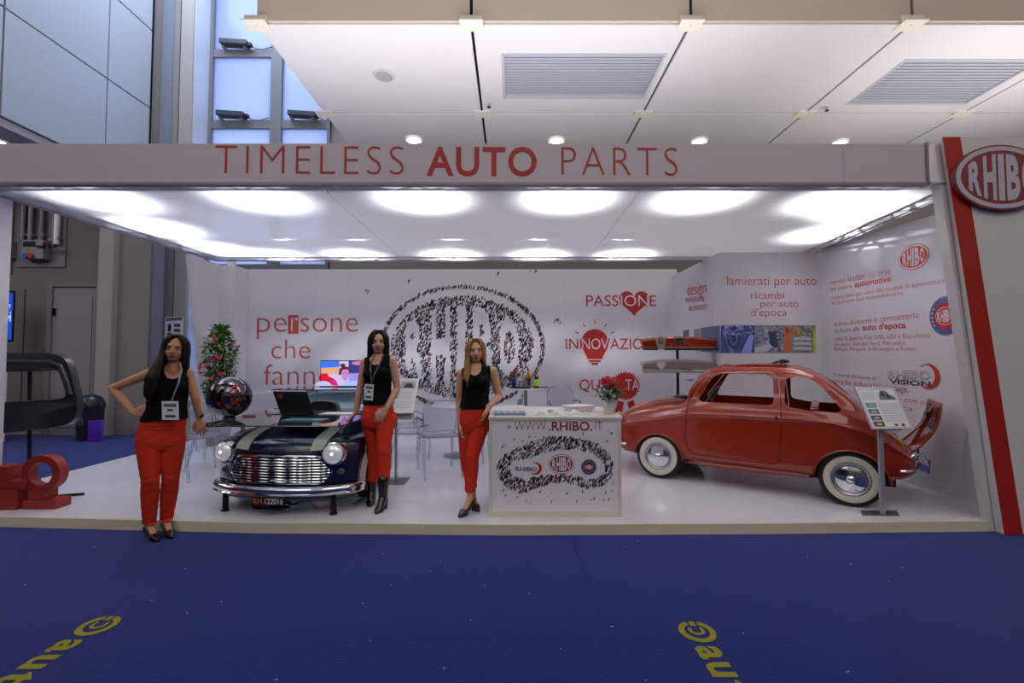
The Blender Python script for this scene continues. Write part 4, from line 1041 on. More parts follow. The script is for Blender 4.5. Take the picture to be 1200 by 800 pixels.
# open engine lid with louvres on the inside face
lid = bpy.data.objects.new('engine_lid', None); COL.objects.link(lid); lid.parent = car; lid.location = (2.90, 0, .50); lid.rotation_euler = (0, R(24), 0)
rows = []
for i in range(13):
    t = i / 12; z = t * .56; w = .40 - .06 * t - .05 * max(0, t - .8) * 5 * .5 - .07 * max(0, .15 - t) * 6
    rows.append([Vector((.075 * math.sin(t * math.pi * .9) + .02 * (1 - (y / .4) ** 2), y, z)) for y in np.linspace(-w, w, 13)])
lm = MB().grid(rows).mesh(); lm = eval_mods(lm, [('SOLIDIFY', dict(thickness=.014, offset=0))]); put('lid_skin', lm, m_or, lid)
for s in (-1, 1):
    for k in range(11):
        z = .30 + k * .021
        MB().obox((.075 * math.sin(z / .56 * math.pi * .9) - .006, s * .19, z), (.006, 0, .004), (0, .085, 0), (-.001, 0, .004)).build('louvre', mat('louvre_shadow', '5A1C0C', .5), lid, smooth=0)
MB().box(.03, .065, -.03, .03, .02, .5).build('lid_rib', m_or, lid, bevel=.006)
MB().tube([(-.03, 0, .08), (.03, -.06, .30), (.03, -.02, .44)], .006, 6).build('lid_stay', M_BLACK, lid)
MB().box(.01, .04, -.06, .06, .40, .44).build('latch', M_BLACK, lid, bevel=.004)
MB().box(2.45, 2.72, -.30, .30, .42, .78).build('engine_bay', m_under, car, smooth=0)

# ---- navy classic car front used as a desk, faces the camera.  local: x across, y depth, z up
def car_front(root, m_body, m_stripe, grille=True, W=.67, zoff=0):
    """front clip: profile swept across the width"""
    def prof(x):
        a = abs(x) / W; k = a ** 3.2
        wing = math.exp(-((abs(x) - .50) / .13) ** 2)         # raised wings with the lamps
        zt = .80 - .05 * k + .015 * wing
        yf = .06 * a * a + .14 * k - .0 * wing                    # plan curve of the nose
        p = [(yf + .16, .17), (yf + .05, .19), (yf + .02, .26), (yf + .0, .34), (yf + .015, .45), (yf + .03, .55), (yf + .055 + .0 * k, .635), (yf + .10, .69 - .01 * k), (yf + .20, .735 - .02 * k), (yf + .36, .77 - .03 * k), (yf + .60, zt), (1.0, zt + .035), (1.12, zt + .04)]
        if wing > .02:
            q_ = []
            for y, z in p:
                f = wing * math.exp(-((z - .60) / .12) ** 2) if y < .5 else 0
                q_.append((y - .055 * f, z + .02 * f))
            p = q_
        def dn(y): return .064 + .012 * min(1, max(0, y - .6) / .4)
        return [(y, z - dn(y)) for y, z in p]
    X = [W * math.sin(t) if False else t for t in np.linspace(-W, W, 57)]
    rows = [[Vector((x, q_.x, q_.y)) for q_ in smooth_loop(prof(x), 44)] for x in X]
    b = MB().grid(rows)
    me = clean(b); me = eval_mods(me, [('SOLIDIFY', dict(thickness=.02, offset=1.0))])
    if grille:
        me = cut(me, MB().prism(rpoly([(-.40, .515), (.40, .515), (.50, .38), (.43, .275), (-.43, .275), (-.50, .38)], .05), (0, -.3, 0), (1, 0, 0), (0, 0, 1), (0, .44, 0)))
    put('front_shell', me, m_body, root)
    for s in (-1, 1):
        # side panel with wheel arch
        arch = [(.56 + .245 * math.cos(R(a)), .25 + .245 * math.sin(R(a))) for a in range(180, -1, -9)]
        top = [(q_.x, q_.y) for q_ in smooth_loop(prof(W), 44)]
        poly = [(p[0], p[1]) for p in top if p[1] > .17] + [(1.12, .17), (.81, .17)] + arch[::-1] + [(.31, .17)]
        try:
            MB().prism(poly, (s * (W - .004), 0, 0), (0, 1, 0), (0, 0, 1), (s * .02, 0, 0)).build('side_panel', m_body, root, smooth=30)
        except Exception: pass
        ar = [Vector((s * (W + .012), .56 + .25 * math.cos(R(a)), .25 + .25 * math.sin(R(a)))) for a in range(190, -11, -8)]
        fl_ = MB()
        rows2 = [[Vector((s * (W - .02), p.y, p.z)), Vector((s * (W + .055), p.y, p.z)), Vector((s * (W + .06), .56 + (p.y - .56) * 1.07, .25 + (p.z - .25) * 1.07)), Vector((s * (W + .015), .56 + (p.y - .56) * 1.24, .25 + (p.z - .25) * 1.24))] for p in ar]
        fl_.grid(rows2).build('arch_flare', m_stripe, root, subd=1)
    return prof
m_navy = mat('navy_paint', '0C1333', .22, coat=1.0, spec=.5)
m_stripe = mat('stripe_cream', 'C4BFB4', .35, coat=.6)
desk = thing('car_front_desk', 'navy blue classic car front with cream stripes and chrome grille used as a desk', 'car desk', (-2.16, 4.2, PZ), R(-5))
prof = car_front(desk, m_navy, m_stripe)
def surf(x, t0, t1, n=26, lift=.003):
    q_ = smooth_loop(prof(x), 120); i0, i1 = int(t0 * 119), int(t1 * 119); out = []
    for k in range(n):
        i = min(118, int(i0 + (i1 - i0) * k / (n - 1))); a = q_[i]; d = (q_[i + 1] - q_[max(0, i - 1)]).normalized()
        out.append(Vector((x, a.x - d.y * (lift + .0), a.y + d.x * (lift + .0))))
    return out
for s in (-1, 1):
    rows = [surf(s * x, .49, .985, 30, .0245) for x in np.linspace(.30, .43, 6)]
    MB().grid(rows).build('bonnet_stripe', m_stripe, desk, smooth=60)
MB().tube(surf(0, .50, .50, 2, .024)[:1] + [p for p in surf(0, .50, .50, 2, .024)[:1]], .001, 4)
bl = MB().tube([(x, surf(x, .485, .486, 2, .022)[0].y, surf(x, .485, .486, 2, .022)[0].z) for x in np.linspace(-.43, .43, 15)], .006, 6).build('bonnet_edge', mat('seam_dark', '05060C', .5), desk)
for s in (-1, 1):
    MB().tube([p for p in surf(s * .455, .49, .985, 20, .021)], .005, 6).build('bonnet_seam', mat('seam_dark', '05060C', .5), desk)
# badge on the bonnet nose and handle
p = surf(0, .60, .61, 2, .024)[0]
MB().ell(p, (.05, .012, .014), 14).ell(p + Vector((-.06, .004, 0)), (.05, .004, .006)).ell(p + Vector((.06, .004, 0)), (.05, .004, .006)).build('bonnet_badge', mat('badge_metal', '8A8C90', .3, .9), desk)
p = surf(0, .50, .51, 2, .024)[0]; MB().box(-.07, .07, p.y - .01, p.y + .01, p.z - .004, p.z + .008).build('bonnet_handle', M_CHROME, desk)
# grille: chrome surround, wavy slats
sur = rpoly([(-.41, .582), (.41, .582), (.51, .44), (.44, .328), (-.44, .328), (-.51, .44)], .05)
def nose_y(x): a = abs(x) / .67; return .06 * a * a + .14 * a ** 3.2
gr = bpy.data.objects.new('grille', None); COL.objects.link(gr); gr.parent = desk; gr.location = (0, 0, -.06)
MB().tube([(x, nose_y(x) - .005, z) for x, z in sur], .014, 8, closed=True).build('grille_surround', M_CHROME, gr)
for k in range(9):
    z = .352 + k * .0255
    hw = .44 + (.06 if z < .44 else 0) * (z - .328) / .11 if z < .44 else .50 - (z - .44) / .14 * .10
    pts = [(x, nose_y(x) + .01 - .004 * math.cos(x * 40), z + .0022 * math.cos(x * 40)) for x in np.linspace(-hw + .012, hw - .012, 41)]
    MB().tube(pts, .0115, 8, flat=.7).build('grille_slat', M_CHROME, gr)
MB().prism(scalepoly(sur, -.005), (0, .14, 0), (1, 0, 0), (0, 0, 1), (0, .01, 0)).build('radiator_dark', M_BLACK, gr, smooth=0)
# lamps
for s in (-1, 1):
    o = Vector((s * .530, .03, .555)); ax = Vector((s * .10, -1, .06))
    h = MB().lathe([(.001, .045), (.035, .043), (.065, .032), (.083, .012), (.088, 0)], o, ax, 32).build('headlight', mat('lamp_glass_clear', 'E4E4EA', .18, .45, coat=1, emit=.22), desk); h['label'] = 'round headlight glass'
    MB().lathe([(.001, .048), (.012, .046), (.016, .040)], o, ax, 16).build('bulb', mat('bulb_lit', 'FFF8F0', .2, emit=2.5), h)
    MB().lathe([(.085, .006), (.092, .018), (.102, .014), (.112, -.008), (.112, -.06), (.085, -.03)], o, ax, 32, closed=True).build('headlight_ring', M_CHROME, h)
    MB().lathe([(.001, .012), (.022, .01), (.031, .0), (.034, -.03)], (s * .565, nose_y(.565) - .03, .375), (0, -1, 0), 20).build('indicator', mat('indicator_smoke', '5A5650', .2, coat=1), desk)
# bumper: deep chrome blade wrapping round, with lower lip
for z, r_, fl2 in ((.225, .038, .45),):
    pts = [(x, nose_y(x * .92) - .075 + .10 * max(0, abs(x) - .6) + 14 * max(0, abs(x) - .66) ** 2, z) for x in np.linspace(-.735, .735, 61)]
    bl = MB()
    rows = []
    for x, y, z_ in pts:
        rows.append([Vector((x, y + dy, z_ + dz)) for dy, dz in ((.035, .042), (.01, .04), (-.008, .028), (-.018, .005), (-.008, -.018), (-.02, -.03), (-.0, -.045), (.03, -.045), (.035, .042))])
    bl.grid(rows); bl.add(rows[0][:-1], [tuple(range(8))]); bl.add(rows[-1][:-1], [tuple(range(8))])
    bl.build('bumper', M_CHROME, desk, smooth=50)
# lower valance and number plate
MB().grid([[Vector((x, nose_y(x) - .02, .19)), Vector((x, nose_y(x) - .01, .14)), Vector((x, nose_y(x) + .08, .105))] for x in np.linspace(-.56, .56, 21)]).build('valance', mat('valance_purple_lit', '4A4E80', .3, coat=.6), desk, solid=.012)  # purple light falling on the valance is put into its colour
pl_ = MB().box(-.155, .155, -.105, -.09, .115, .19).build('number_plate', mat('plate_black', '17171A', .4), desk, smooth=0, bevel=.003)
def plate_text(txt, x0, x1, m):
    vs, fs = text2d(txt, .02); a0, a1, b0, b1 = bounds(vs)
    b = MB().add([(x0 + (a - a0) / (a1 - a0) * (x1 - x0), -.1075, .127 + (c_ - b0) / (b1 - b0) * .052) for a, c_ in vs], fs); b.build('plate_letters', m, pl_, smooth=0, fix=False)
plate_text('RH', -.14, -.055, mat('plate_orange', 'C85A28', .5)); plate_text('122016', -.03, .14, mat('plate_white', 'D8D6D0', .5))
for s in (-1, 1):
    lg = MB().cyl((s * .525, .06, .25), (s * .525, .06, .012), .026, n=14).build('leg', M_BLACKM, desk)
    MB().cyl((s * .525, .06, .012), (s * .525, .06, 0), .036, n=16).build('foot', M_BLACK, lg)
    w = bpy.data.objects.new('wheel', None); COL.objects.link(w); w.parent = desk; w.location = (s * .60, .56, .25)
    r = .235
    MB().lathe([(r * .6, -.08), (r * .9, -.09), (r, -.06), (r, .06), (r * .9, .09), (r * .6, .08)], (0, 0, 0), (s, 0, 0), 36, closed=True).build('tyre', m_tyre, w)
    MB().lathe([(r * .62, .075), (r * .58, .085), (r * .5, .05), (.06, .06), (.001, .07)], (0, 0, 0), (s, 0, 0), 32).build('rim', mat('rim_silver', 'A8A8AC', .3, .8), w)
    for k in range(8):
        a = R(45 * k); MB().obox((s * .072, math.cos(a) * .075, math.sin(a) * .075), (.008, 0, 0), (0, math.cos(a) * .05, math.sin(a) * .05), (0, -math.sin(a) * .012, math.cos(a) * .012)).build('spoke', mat('rim_silver', 'A8A8AC', .3, .8), w, smooth=0)
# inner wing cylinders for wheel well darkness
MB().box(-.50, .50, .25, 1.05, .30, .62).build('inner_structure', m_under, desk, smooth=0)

# glass top on chrome posts
m_glass = clear_mat('table_glass', 'E8F0EE', .035, .02, 1.5)
gt = bpy.data.objects.new('glass_top', None); COL.objects.link(gt); gt.parent = desk
gt.matrix_parent_inverse = (Matrix.Translation((-2.16, 4.2, PZ)) @ Matrix.Rotation(R(-5), 4, 'Z')).inverted()
gt.location = (-2.15, 4.12, 0)
gz = .885
MB().prism(rpoly([(-.62, 0), (.60, 0), (.62, .1), (.64, 1.6), (-.75, 1.6), (-.70, .1)], .04), (0, 0, gz), (1, 0, 0), (0, 1, 0), (0, 0, .012)).build('glass_sheet', m_glass, gt, smooth=0)
MB().tube([(-.60, -.002, gz + .006), (.58, -.002, gz + .006)], .0055, 6).build('polished_edge', mat('glass_edge', '1E3A38', .1, coat=1), gt)
for x, y in ((-.45, .30), (.50, .30), (-.45, 1.12), (.50, 1.12)):
    MB().cyl((x, y, .78), (x, y, gz), .018, n=14).build('post', M_CHROME, gt)

# pale blue car tail used as a cabinet further back
pb = thing('car_cabinet', 'pale blue classic car tail with a rounded lid used as a cabinet behind the laptop', 'car cabinet', (-2.62, 6.35, PZ))
m_pb = mat('pale_blue_paint', '7F98A6', .2, coat=1.0)
rows = []
for x in np.linspace(-.62, .72, 29):
    a = abs((x - .05) / .67); k = a ** 4
    rows.append([Vector((x, q_.x, q_.y)) for q_ in smooth_loop([(.10 + .1 * k, 0.03), (.04 + .1 * k, .30), (.02 + .1 * k, .55), (.03 + .12 * k, .68 - .02 * k), (.10 + .12 * k, .76 - .03 * k), (.22 + .12 * k, .82 - .05 * k), (.5, .90 - .06 * k), (.8, .93 - .07 * k), (.85, .9), (.86, .03)], 40)])
b = MB().grid(rows)
for rr in (rows[0], rows[-1]): b.add(rr, [tuple(range(len(rr)))])
b.build('shell', m_pb, pb)
MB().tube([(x, .052 + .1 * abs((x - .05) / .67) ** 4, .715) for x in np.linspace(-.6, .7, 25)], .007, 6).build('lid_seam', mat('seam_dark', '05060C', .5), pb)
MB().tube([(x, .02 + .1 * abs((x - .05) / .67) ** 4, .735) for x in np.linspace(-.5, .6, 25)], .006, 6).build('chrome_strip', M_CHROME, pb)
for x in (-.45, .50):
    h = MB().lathe([(.001, .03), (.05, .025), (.07, .0), (.075, -.03)], (x, .02, .60), (0, -1, .05), 28).build('lamp', mat('blue_lit_lamp', 'B8C8FF', .1, emit=.7), pb); h['label'] = 'lamp glowing bluish white'
    MB().lathe([(.075, .01), (.085, .008), (.09, -.02)], (x, .02, .60), (0, -1, .05), 28).build('lamp_ring', M_CHROME, h)
gs = MB().box(-.72, .78, -.05, .85, .982, .994).build('glass_shelf', m_glass, pb, smooth=0)
for x in (-.4, .5): MB().cyl((x, .70, .90), (x, .70, .982), .015).build('shelf_post', M_CHROME, pb)
# ================================================================== PROPS
M_CLEAR = clear_mat('clear_polycarbonate', 'F7F8FE', .20, .06, 1.45)
m_paper = mat('paper_white', 'E4E2E4', .6); m_green = mat('leaf_green', '3C6A2C', .5, noise=.25, scale=30)
m_petal = mat('petal_red', 'B81028', .5); m_petal2 = mat('petal_pink', 'C01848', .5)

# ---- reception counter with its prints
Yc = 4.14
cx0_, cx1_ = at(573, 600, Yc).x, at(728.5, 600, Yc).x; ct = at(600, 488, Yc).z
cn = thing('reception_counter', 'white reception counter printed with a crowd of tiny people', 'counter', ((cx0_ + cx1_) / 2, Yc, PZ))
hw = (cx1_ - cx0_) / 2; H = ct - PZ
MB().box(-hw, hw, .012, .85, .0, H - .028).build('body', M_WHITE, cn, smooth=0)
MB().box(-hw - .005, hw + .012, -.012, .86, H - .026, H).build('top', mat('counter_top_cream', 'E0DBD0', .35), cn, smooth=0, bevel=.003)
fp = MB().box(-hw + .03, hw - .03, 0.0, .012, .05, H - .028).build('front_board', mat('counter_print_board', 'EDE5EC', .4), cn, smooth=0)
fm = mat('counter_frame_cream', 'DDD6C6', .45)
MB().prism([(-hw, 0), (hw, 0), (hw, H - .027), (-hw, H - .027)], (0, -.006, 0), (1, 0, 0), (0, 0, 1), (0, .02, 0),
           holes=[[(-hw + .03, .05), (hw - .03, .05), (hw - .03, H - .040), (-hw + .03, H - .040)]]).build('frame', fm, cn, smooth=0)
P = Plane(lambda a, b, l: (a - cn.location.x, -l, b - PZ), lambda px, py: (at(px, py, Yc).x, at(px, py, Yc).z), cn)
m_mar = mat('print_maroon', '8A2A34', .5)
P.text('WWW', (603, 504), (640, 504), 10, m_mar, -.02); P.text('.RHIBO.', (643, 504), (694, 504), 10, m_mar, .015); P.text('IT', (697, 504), (706, 504), 10, m_mar, -.02)
OUT = [(70, 430), (90, 370), (150, 320), (240, 270), (330, 232), (430, 205), (520, 198), (620, 208), (700, 225), (790, 255), (850, 295), (895, 360), (912, 430), (890, 500), (850, 545), (780, 575), (720, 580), (660, 560), (620, 540), (540, 530), (450, 540), (390, 560), (330, 580), (285, 605), (240, 610), (175, 580), (120, 550), (85, 490)]
INN = [(150, 430), (190, 385), (330, 350), (400, 318), (480, 300), (640, 290), (760, 320), (830, 370), (852, 440), (830, 480), (760, 500), (720, 520), (640, 482), (480, 480), (340, 490), (270, 520), (180, 485)]
toP = lambda pts: [P.pix(570 + x / 6.15, 480 + y / 6.15) for x, y in pts]
o2, i2 = toP(OUT), toP(INN)
rg = random.Random(5); xs0 = [p[0] for p in o2]; ys0 = [p[1] for p in o2]; cand = [(rg.uniform(min(xs0), max(xs0)), rg.uniform(min(ys0), max(ys0))) for _ in range(2700)]
io = in_tri_test([P.poly(o2)], cand); ii = in_tri_test([P.poly(i2)], cand)
pts = sorted([c for c, a, b in zip(cand, io, ii) if a and not b], key=lambda p: -p[1])
for x, y in ((150, 130), (160, 135), (690, 185), (875, 160), (900, 178), (895, 182), (125, 260), (110, 280), (255, 230), (300, 205), (355, 200), (200, 220), (860, 235), (120, 590), (130, 625), (220, 640), (285, 668), (310, 680), (465, 672), (380, 600), (462, 598), (575, 612), (650, 675), (690, 600), (750, 655), (770, 650), (845, 662), (880, 655), (900, 590), (855, 608), (905, 535)):
    pts.append(P.pix(570 + x / 6.15, 480 + y / 6.15))
crowd('crowd_print', pts, .026, P)
c = P.pix(658, 543.5); e = P.pix(673.5, 532)
oval_logo(P, c[0], c[1], e[0] - c[0], e[1] - c[1], red=mat('print_maroon2', '9A2430', .45), parent=cn)
c, ax, ay = pe(690, 547, 9, 9); c = P.pix(690, 547); ax = ay = P.pix(699, 547)[0] - c[0]
bd = P.shape('round_badge', [(circle(c[0], c[1], ax, ay, 36), [tuple(range(36))])], mat('badge_slate', '565E80', .45), .002)
P.shape('badge_centre', [(circle(c[0], c[1], ax * .65, ay * .65, 32), [tuple(range(32))])], mat('print_maroon2', '9A2430', .45), .004, bd)
P.shape('badge_letters', logo_letters(c[0], c[1], ax * .5, ay * .3), M_WHITE, .006, bd)
c = P.pix(627.5, 548.5); ax = P.pix(635, 548)[0] - c[0]
v = P.shape('vision_crescent', [P.poly(cres(c, ax, ax * .95, ax * .28, .84))], mat('emblem_red', 'C22A1E', .45), .003)
P.text('RHIBO', (604, 551), (629, 551.5), 4.5, mat('emblem_grey', '77788A', .5), .03, parent=v, lift=.005)

# ---- things on the counter
zt = ct + .001
def magazine(px0, px1, Yf, dep, h, cover, lab, rz=0, n=1, group=None):
    a, b = at(px0, 480, Yf).x, at(px1, 480, Yf).x
    t = thing('magazine', lab, 'magazine', ((a + b) / 2, Yf, zt), rz, group); w = (b - a) / 2
    for k in range(n):
        MB().box(-w, w, 0, dep, k * h, (k + 1) * h - .001).build('pages', m_paper, t, smooth=0)
    return t, w
t, w = magazine(579, 616, 4.22, .22, .006, None, 'stack of bluish photo brochures at the left end of the counter', n=3)
P2 = Plane(lambda a, b, l: (a, b, .0175 + l), None, t)
P2.shape('cover', [P2.poly([(-w, 0), (w, 0), (w, .22), (-w, .22)])], mat('cover_blue', '7A93B0', .3), .001)
P2.shape('cover_picture', [P2.poly([(-w + .02 + .06 * k, .02), (-w + .06 + .06 * k, .02), (-w + .05 + .06 * k, .2), (-w + .02 + .06 * k, .19)]) for k in range(4)], mat('cover_pale', 'B8C6D4', .3), .002)
MB().box(-w, w, -.001, .0, 0, .0175).build('spine', mat('cover_blue', '7A93B0', .3), t, smooth=0)
def open_book(px, Yf, lab, tint, w=.15, dep=.20, rz=0.0, nm='open_catalogue'):
    t = thing(nm, lab, 'catalogue', (at(px, 480, Yf).x, Yf, zt), rz)
    for s in (-1, 1):
        rows = [[Vector((s * u * w, y, .002 + .030 * math.sin(min(1, u * 1.25) * math.pi) * (1 - .25 * u) + .003)) for y in (0, dep)] for u in np.linspace(0, 1, 11)]
        rows += [[Vector((s * u * w, y, 0)) for y in (0, dep)] for u in (1, 0)]
        b = MB().grid(rows, closed_u=True)
        for j in (0, 1): b.add([r[j] for r in rows], [tuple(range(len(rows)))])
        b.build('page_block', m_paper, t)
    rows = [[Vector((u * w * .9, y, .008 + .030 * math.sin(min(1, u * 1.25) * math.pi) * (1 - .25 * u))) for y in (.02, dep - .02)] for u in np.linspace(.12, .95, 9)]
    MB().grid(rows).build('page_picture', mat('page_' + tint, tint, .5), t)
    return t
open_book(641, 4.24, 'open catalogue lying in the middle of the counter', '9C9078', .135)
open_book(681, 4.24, 'open catalogue with an orange picture near the flower pot', 'C07848', .10)
t = thing('folded_brochures', 'pile of white folded brochures behind the open catalogues', 'brochures', (at(681, 472, 4.5).x, 4.5, zt), .1)
for k in range(5):
    MB().obox((0, .1, .008 + .011 * k), (.12, .02 * (k - 2) * .4, .003), (-.01 * k, .09, 0), (0, 0, .004)).build('brochure', m_paper, t, smooth=0)
def leafy(parent, c, rad, n, size, rg, m, name='leaves'):
    b = MB()
    for i in range(n):
        while True:
            p = Vector((rg.uniform(-1, 1), rg.uniform(-1, 1), rg.uniform(-1, 1)))
            if .25 < p.length < 1: break
        p = Vector((p.x * rad[0], p.y * rad[1], p.z * rad[2])) + Vector(c)
        d = Vector((rg.gauss(0, 1), rg.gauss(0, 1), rg.gauss(0, .6))).normalized(); u, w = frame_of(d); s = size * rg.uniform(.6, 1.3)
        b.add([p, p + d * s * .5 + u * s * .28, p + d * s, p + d * s * .5 - u * s * .28, p + d * s * .5 + w * s * .1], [(0, 1, 4), (1, 2, 4), (2, 3, 4), (3, 0, 4)])
    o = b.build(name, m, parent, smooth=0, fix=False); o['kind'] = 'stuff'; return o
def bloom(parent, p, r, m, rg, k=5):
    b = MB(); ax = Vector((rg.gauss(0, .5), -1 + rg.gauss(0, .4), rg.gauss(.4, .4))).normalized(); u, w = frame_of(ax); p = Vector(p)
    for i in range(k):
        a = 2 * math.pi * i / k; d = u * math.cos(a) + w * math.sin(a); e = ax.cross(d)
        b.add([p, p + d * r * .6 + e * r * .42 + ax * r * .15, p + d * r * 1.1 + ax * r * .05, p + d * r * .6 - e * r * .42 + ax * r * .15, p + d * r * .6 + ax * r * .25], [(0, 1, 4), (1, 2, 4), (2, 3, 4), (3, 0, 4)])
    b.ell(p + ax * r * .12, (r * .2,) * 3, 6)
    return b.build('flower', m, parent, smooth=0, fix=False)
def potted(loc, pot_r, pot_h, m_pot, lab, R0, rg, nf, name='potted_flower', wrap=False):
    t = thing(name, lab, 'potted plant', loc)
    MB().lathe([(.001, 0), (pot_r * .72, 0), (pot_r * .95, pot_h * .9), (pot_r, pot_h * .9), (pot_r, pot_h), (pot_r * .9, pot_h), (pot_r * .88, pot_h * .85), (.001, pot_h * .85)], (0, 0, 0), n=28).build('pot', m_pot, t)
    st_ = MB()
    for i in range(12):
        a = rg.uniform(0, 6.28); q_ = (R0 * .6 * math.cos(a), R0 * .6 * math.sin(a), pot_h + R0 * rg.uniform(.6, 1.4)); st_.tube([(0, 0, pot_h * .8), (q_[0] * .4, q_[1] * .4, pot_h + R0 * .4), q_], .003, 5)
    st_.build('stems', mat('stem_green', '3C6A2C', .6), t)['kind'] = 'stuff'
    leafy(t, (0, 0, pot_h + R0 * .45), (R0, R0, R0 * .55), 150, R0 * .42, rg, m_green)
    for i in range(nf):
        a = rg.uniform(0, 6.28); r_ = R0 * rg.uniform(.05, .7); bloom(t, (r_ * math.cos(a), r_ * math.sin(a) - .02, pot_h + R0 * rg.uniform(.85, 1.45)), R0 * .22, m_petal, rg)
    return t
pt = potted((at(714, 480, 4.35).x, 4.35, zt), .068, .135, mat('pot_cream', 'CFCBC2', .4), 'white pot of red cyclamen flowers on the right end of the counter', .14, random.Random(2), 22)

# ---- round clear chairs
def ghost_chair(name, lab):
    t = thing(name, lab, 'chair', (0, 0, 0), 0, 'clear plastic armchairs on the stand')
    rows = []
    for i in range(9):
        v = i / 8 * 2 - 1
        rows.append([Vector((u * .235 * (1 - .06 * (v < 0) * -v), v * .22, .455 + .012 * (u * u + v * v))) for u in np.linspace(-1, 1, 9)])
    MB().grid(rows).build('seat', M_CLEAR, t, solid=.02)
    rows = []      # rounded back, oval medallion leaning back
    for a in np.linspace(-1, 1, 15):
        top = .93 - .10 * abs(a) ** 3
        rows.append([Vector((.235 * math.sin(a * 1.35) / math.sin(1.35), .22 + .05 * math.cos(a * 1.35) + .06 * (z - .46), z)) for z in np.linspace(.47, top, 8)])
    MB().grid(rows).build('backrest', M_CLEAR, t, solid=.012)
    for s in (-1, 1):
        MB().tube([(s * .235, .24, .68), (s * .27, .12, .70), (s * .275, -.04, .69), (s * .26, -.12, .64), (s * .235, -.14, .46)], .014, 8).build('armrest', M_CLEAR, t)
        MB().tube([(s * .215, -.20, .455), (s * .225, -.23, .2), (s * .215, -.22, 0)], [.02, .016, .012], 10).build('leg', M_CLEAR, t)
        MB().tube([(s * .215, .22, .455), (s * .225, .29, .2), (s * .22, .36, 0)], [.02, .016, .012], 10).build('leg', M_CLEAR, t)
    return t
gc = ghost_chair('clear_chair', 'clear plastic armchair beside the sign stand, nearest the middle of the stand')
gc.location = (at(515, 540, 5.85).x, 5.75, PZ); gc.rotation_euler = (0, 0, R(200))
dup(gc, (-1.47, 6.55, PZ), R(118), 'clear plastic armchair behind the sign stand, left of the round white table')
dup(gc, (at(588, 530, 6.3).x, 6.35, PZ), R(262), 'clear plastic armchair half hidden behind the blonde woman')
dup(gc, (at(660, 500, 7.9).x, 7.75, PZ), R(10), 'clear plastic armchair standing alone behind the counter, by the printed wall')
dup(gc, (at(226, 545, 5.5).x, 5.65, PZ), R(230), 'clear plastic armchair between the woman in heels and the navy car')
dup(gc, (-4.15, 6.1, PZ), R(160), 'clear plastic armchair behind the dark mirror ball')
dup(gc, (-3.75, 7.0, PZ), R(205), 'clear plastic armchair behind the laptop')
dup(gc, (-4.95, 6.65, PZ), R(20), 'clear plastic armchair in front of the flowering plant')
# white tub chair behind the counter
t = thing('white_armchair', 'white armchair with a rounded back just behind the counter', 'chair', (at(600, 480, 5.75).x, 5.75, PZ), R(180))
wh = mat('white_plastic', 'ECEAEC', .25)
rows = []
for a in np.linspace(-100, 100, 21):
    top = .86 - .16 * (abs(a) / 100) ** 2.5
    rows.append([Vector((.25 * math.sin(R(a)) * (1 + .08 * (z - .45)), .22 * math.cos(R(a)) - .02 + .05 * (z - .45), z)) for z in np.linspace(.45, top, 7)])
MB().grid(rows).build('backrest', wh, t, solid=.02)
MB().lathe([(.001, .44), (.22, .44), (.25, .46), (.22, .47), (.001, .465)], (0, 0, 0), n=28).build('seat', wh, t)
for a in (45, 135, 225, 315): MB().tube([(.15 * math.cos(R(a)), .15 * math.sin(R(a)), .44), (.22 * math.cos(R(a)), .22 * math.sin(R(a)), 0)], [.014, .01], 8).build('leg', M_CHROME, t)

# ---- white tables
def pedestal(loc, r, h, lab, br=.2):
    t = thing('round_table', lab, 'table', loc)
    MB().lathe([(.001, h - .022), (r - .01, h - .022), (r, h - .012), (r - .004, h), (.001, h)], (0, 0, 0), n=48).build('tabletop', wh, t, smooth=30)
    MB().cyl((0, 0, .02), (0, 0, h - .02), .028, n=18).build('column', mat('column_grey', '9496A0', .3, .6), t)
    MB().lathe([(.001, .02), (br * .3, .018), (br, .006), (br, 0), (.001, 0)], (0, 0, 0), n=36).build('base', mat('base_grey', '8C909A', .3, .7), t)
    return t
rt = pedestal((-.74, 6.75, PZ), .45, .74, 'low round white table behind the blonde woman', .27)
bt = pedestal((at(616, 500, 7.3).x, 7.3, PZ), .345, .955, 'tall round white bar table carrying the drinks tray', .24)
bz = PZ + .955
o = MB().lathe([(.001, 0), (.025, 0), (.026, .003), (.004, .006), (.004, .07), (.012, .08), (.032, .11), (.034, .14), (.028, .17)], (0, 0, 0), n=18).build('wine_glass', M_CLEAR)
o.location = (at(524, 463, 6.7).x, 6.72, PZ + .741); tag(o, 'small clear stemmed glass on the low round white table', 'glass')
sheet = MB().box(-.14, .14, -.1, .1, 0, .004).build('leaflet', m_paper, smooth=0); sheet.location = (at(541, 467, 6.55).x, 6.5, PZ + .741); sheet.rotation_euler = (0, 0, .3); tag(sheet, 'white leaflet on the low round white table beside the blonde woman', 'leaflet')
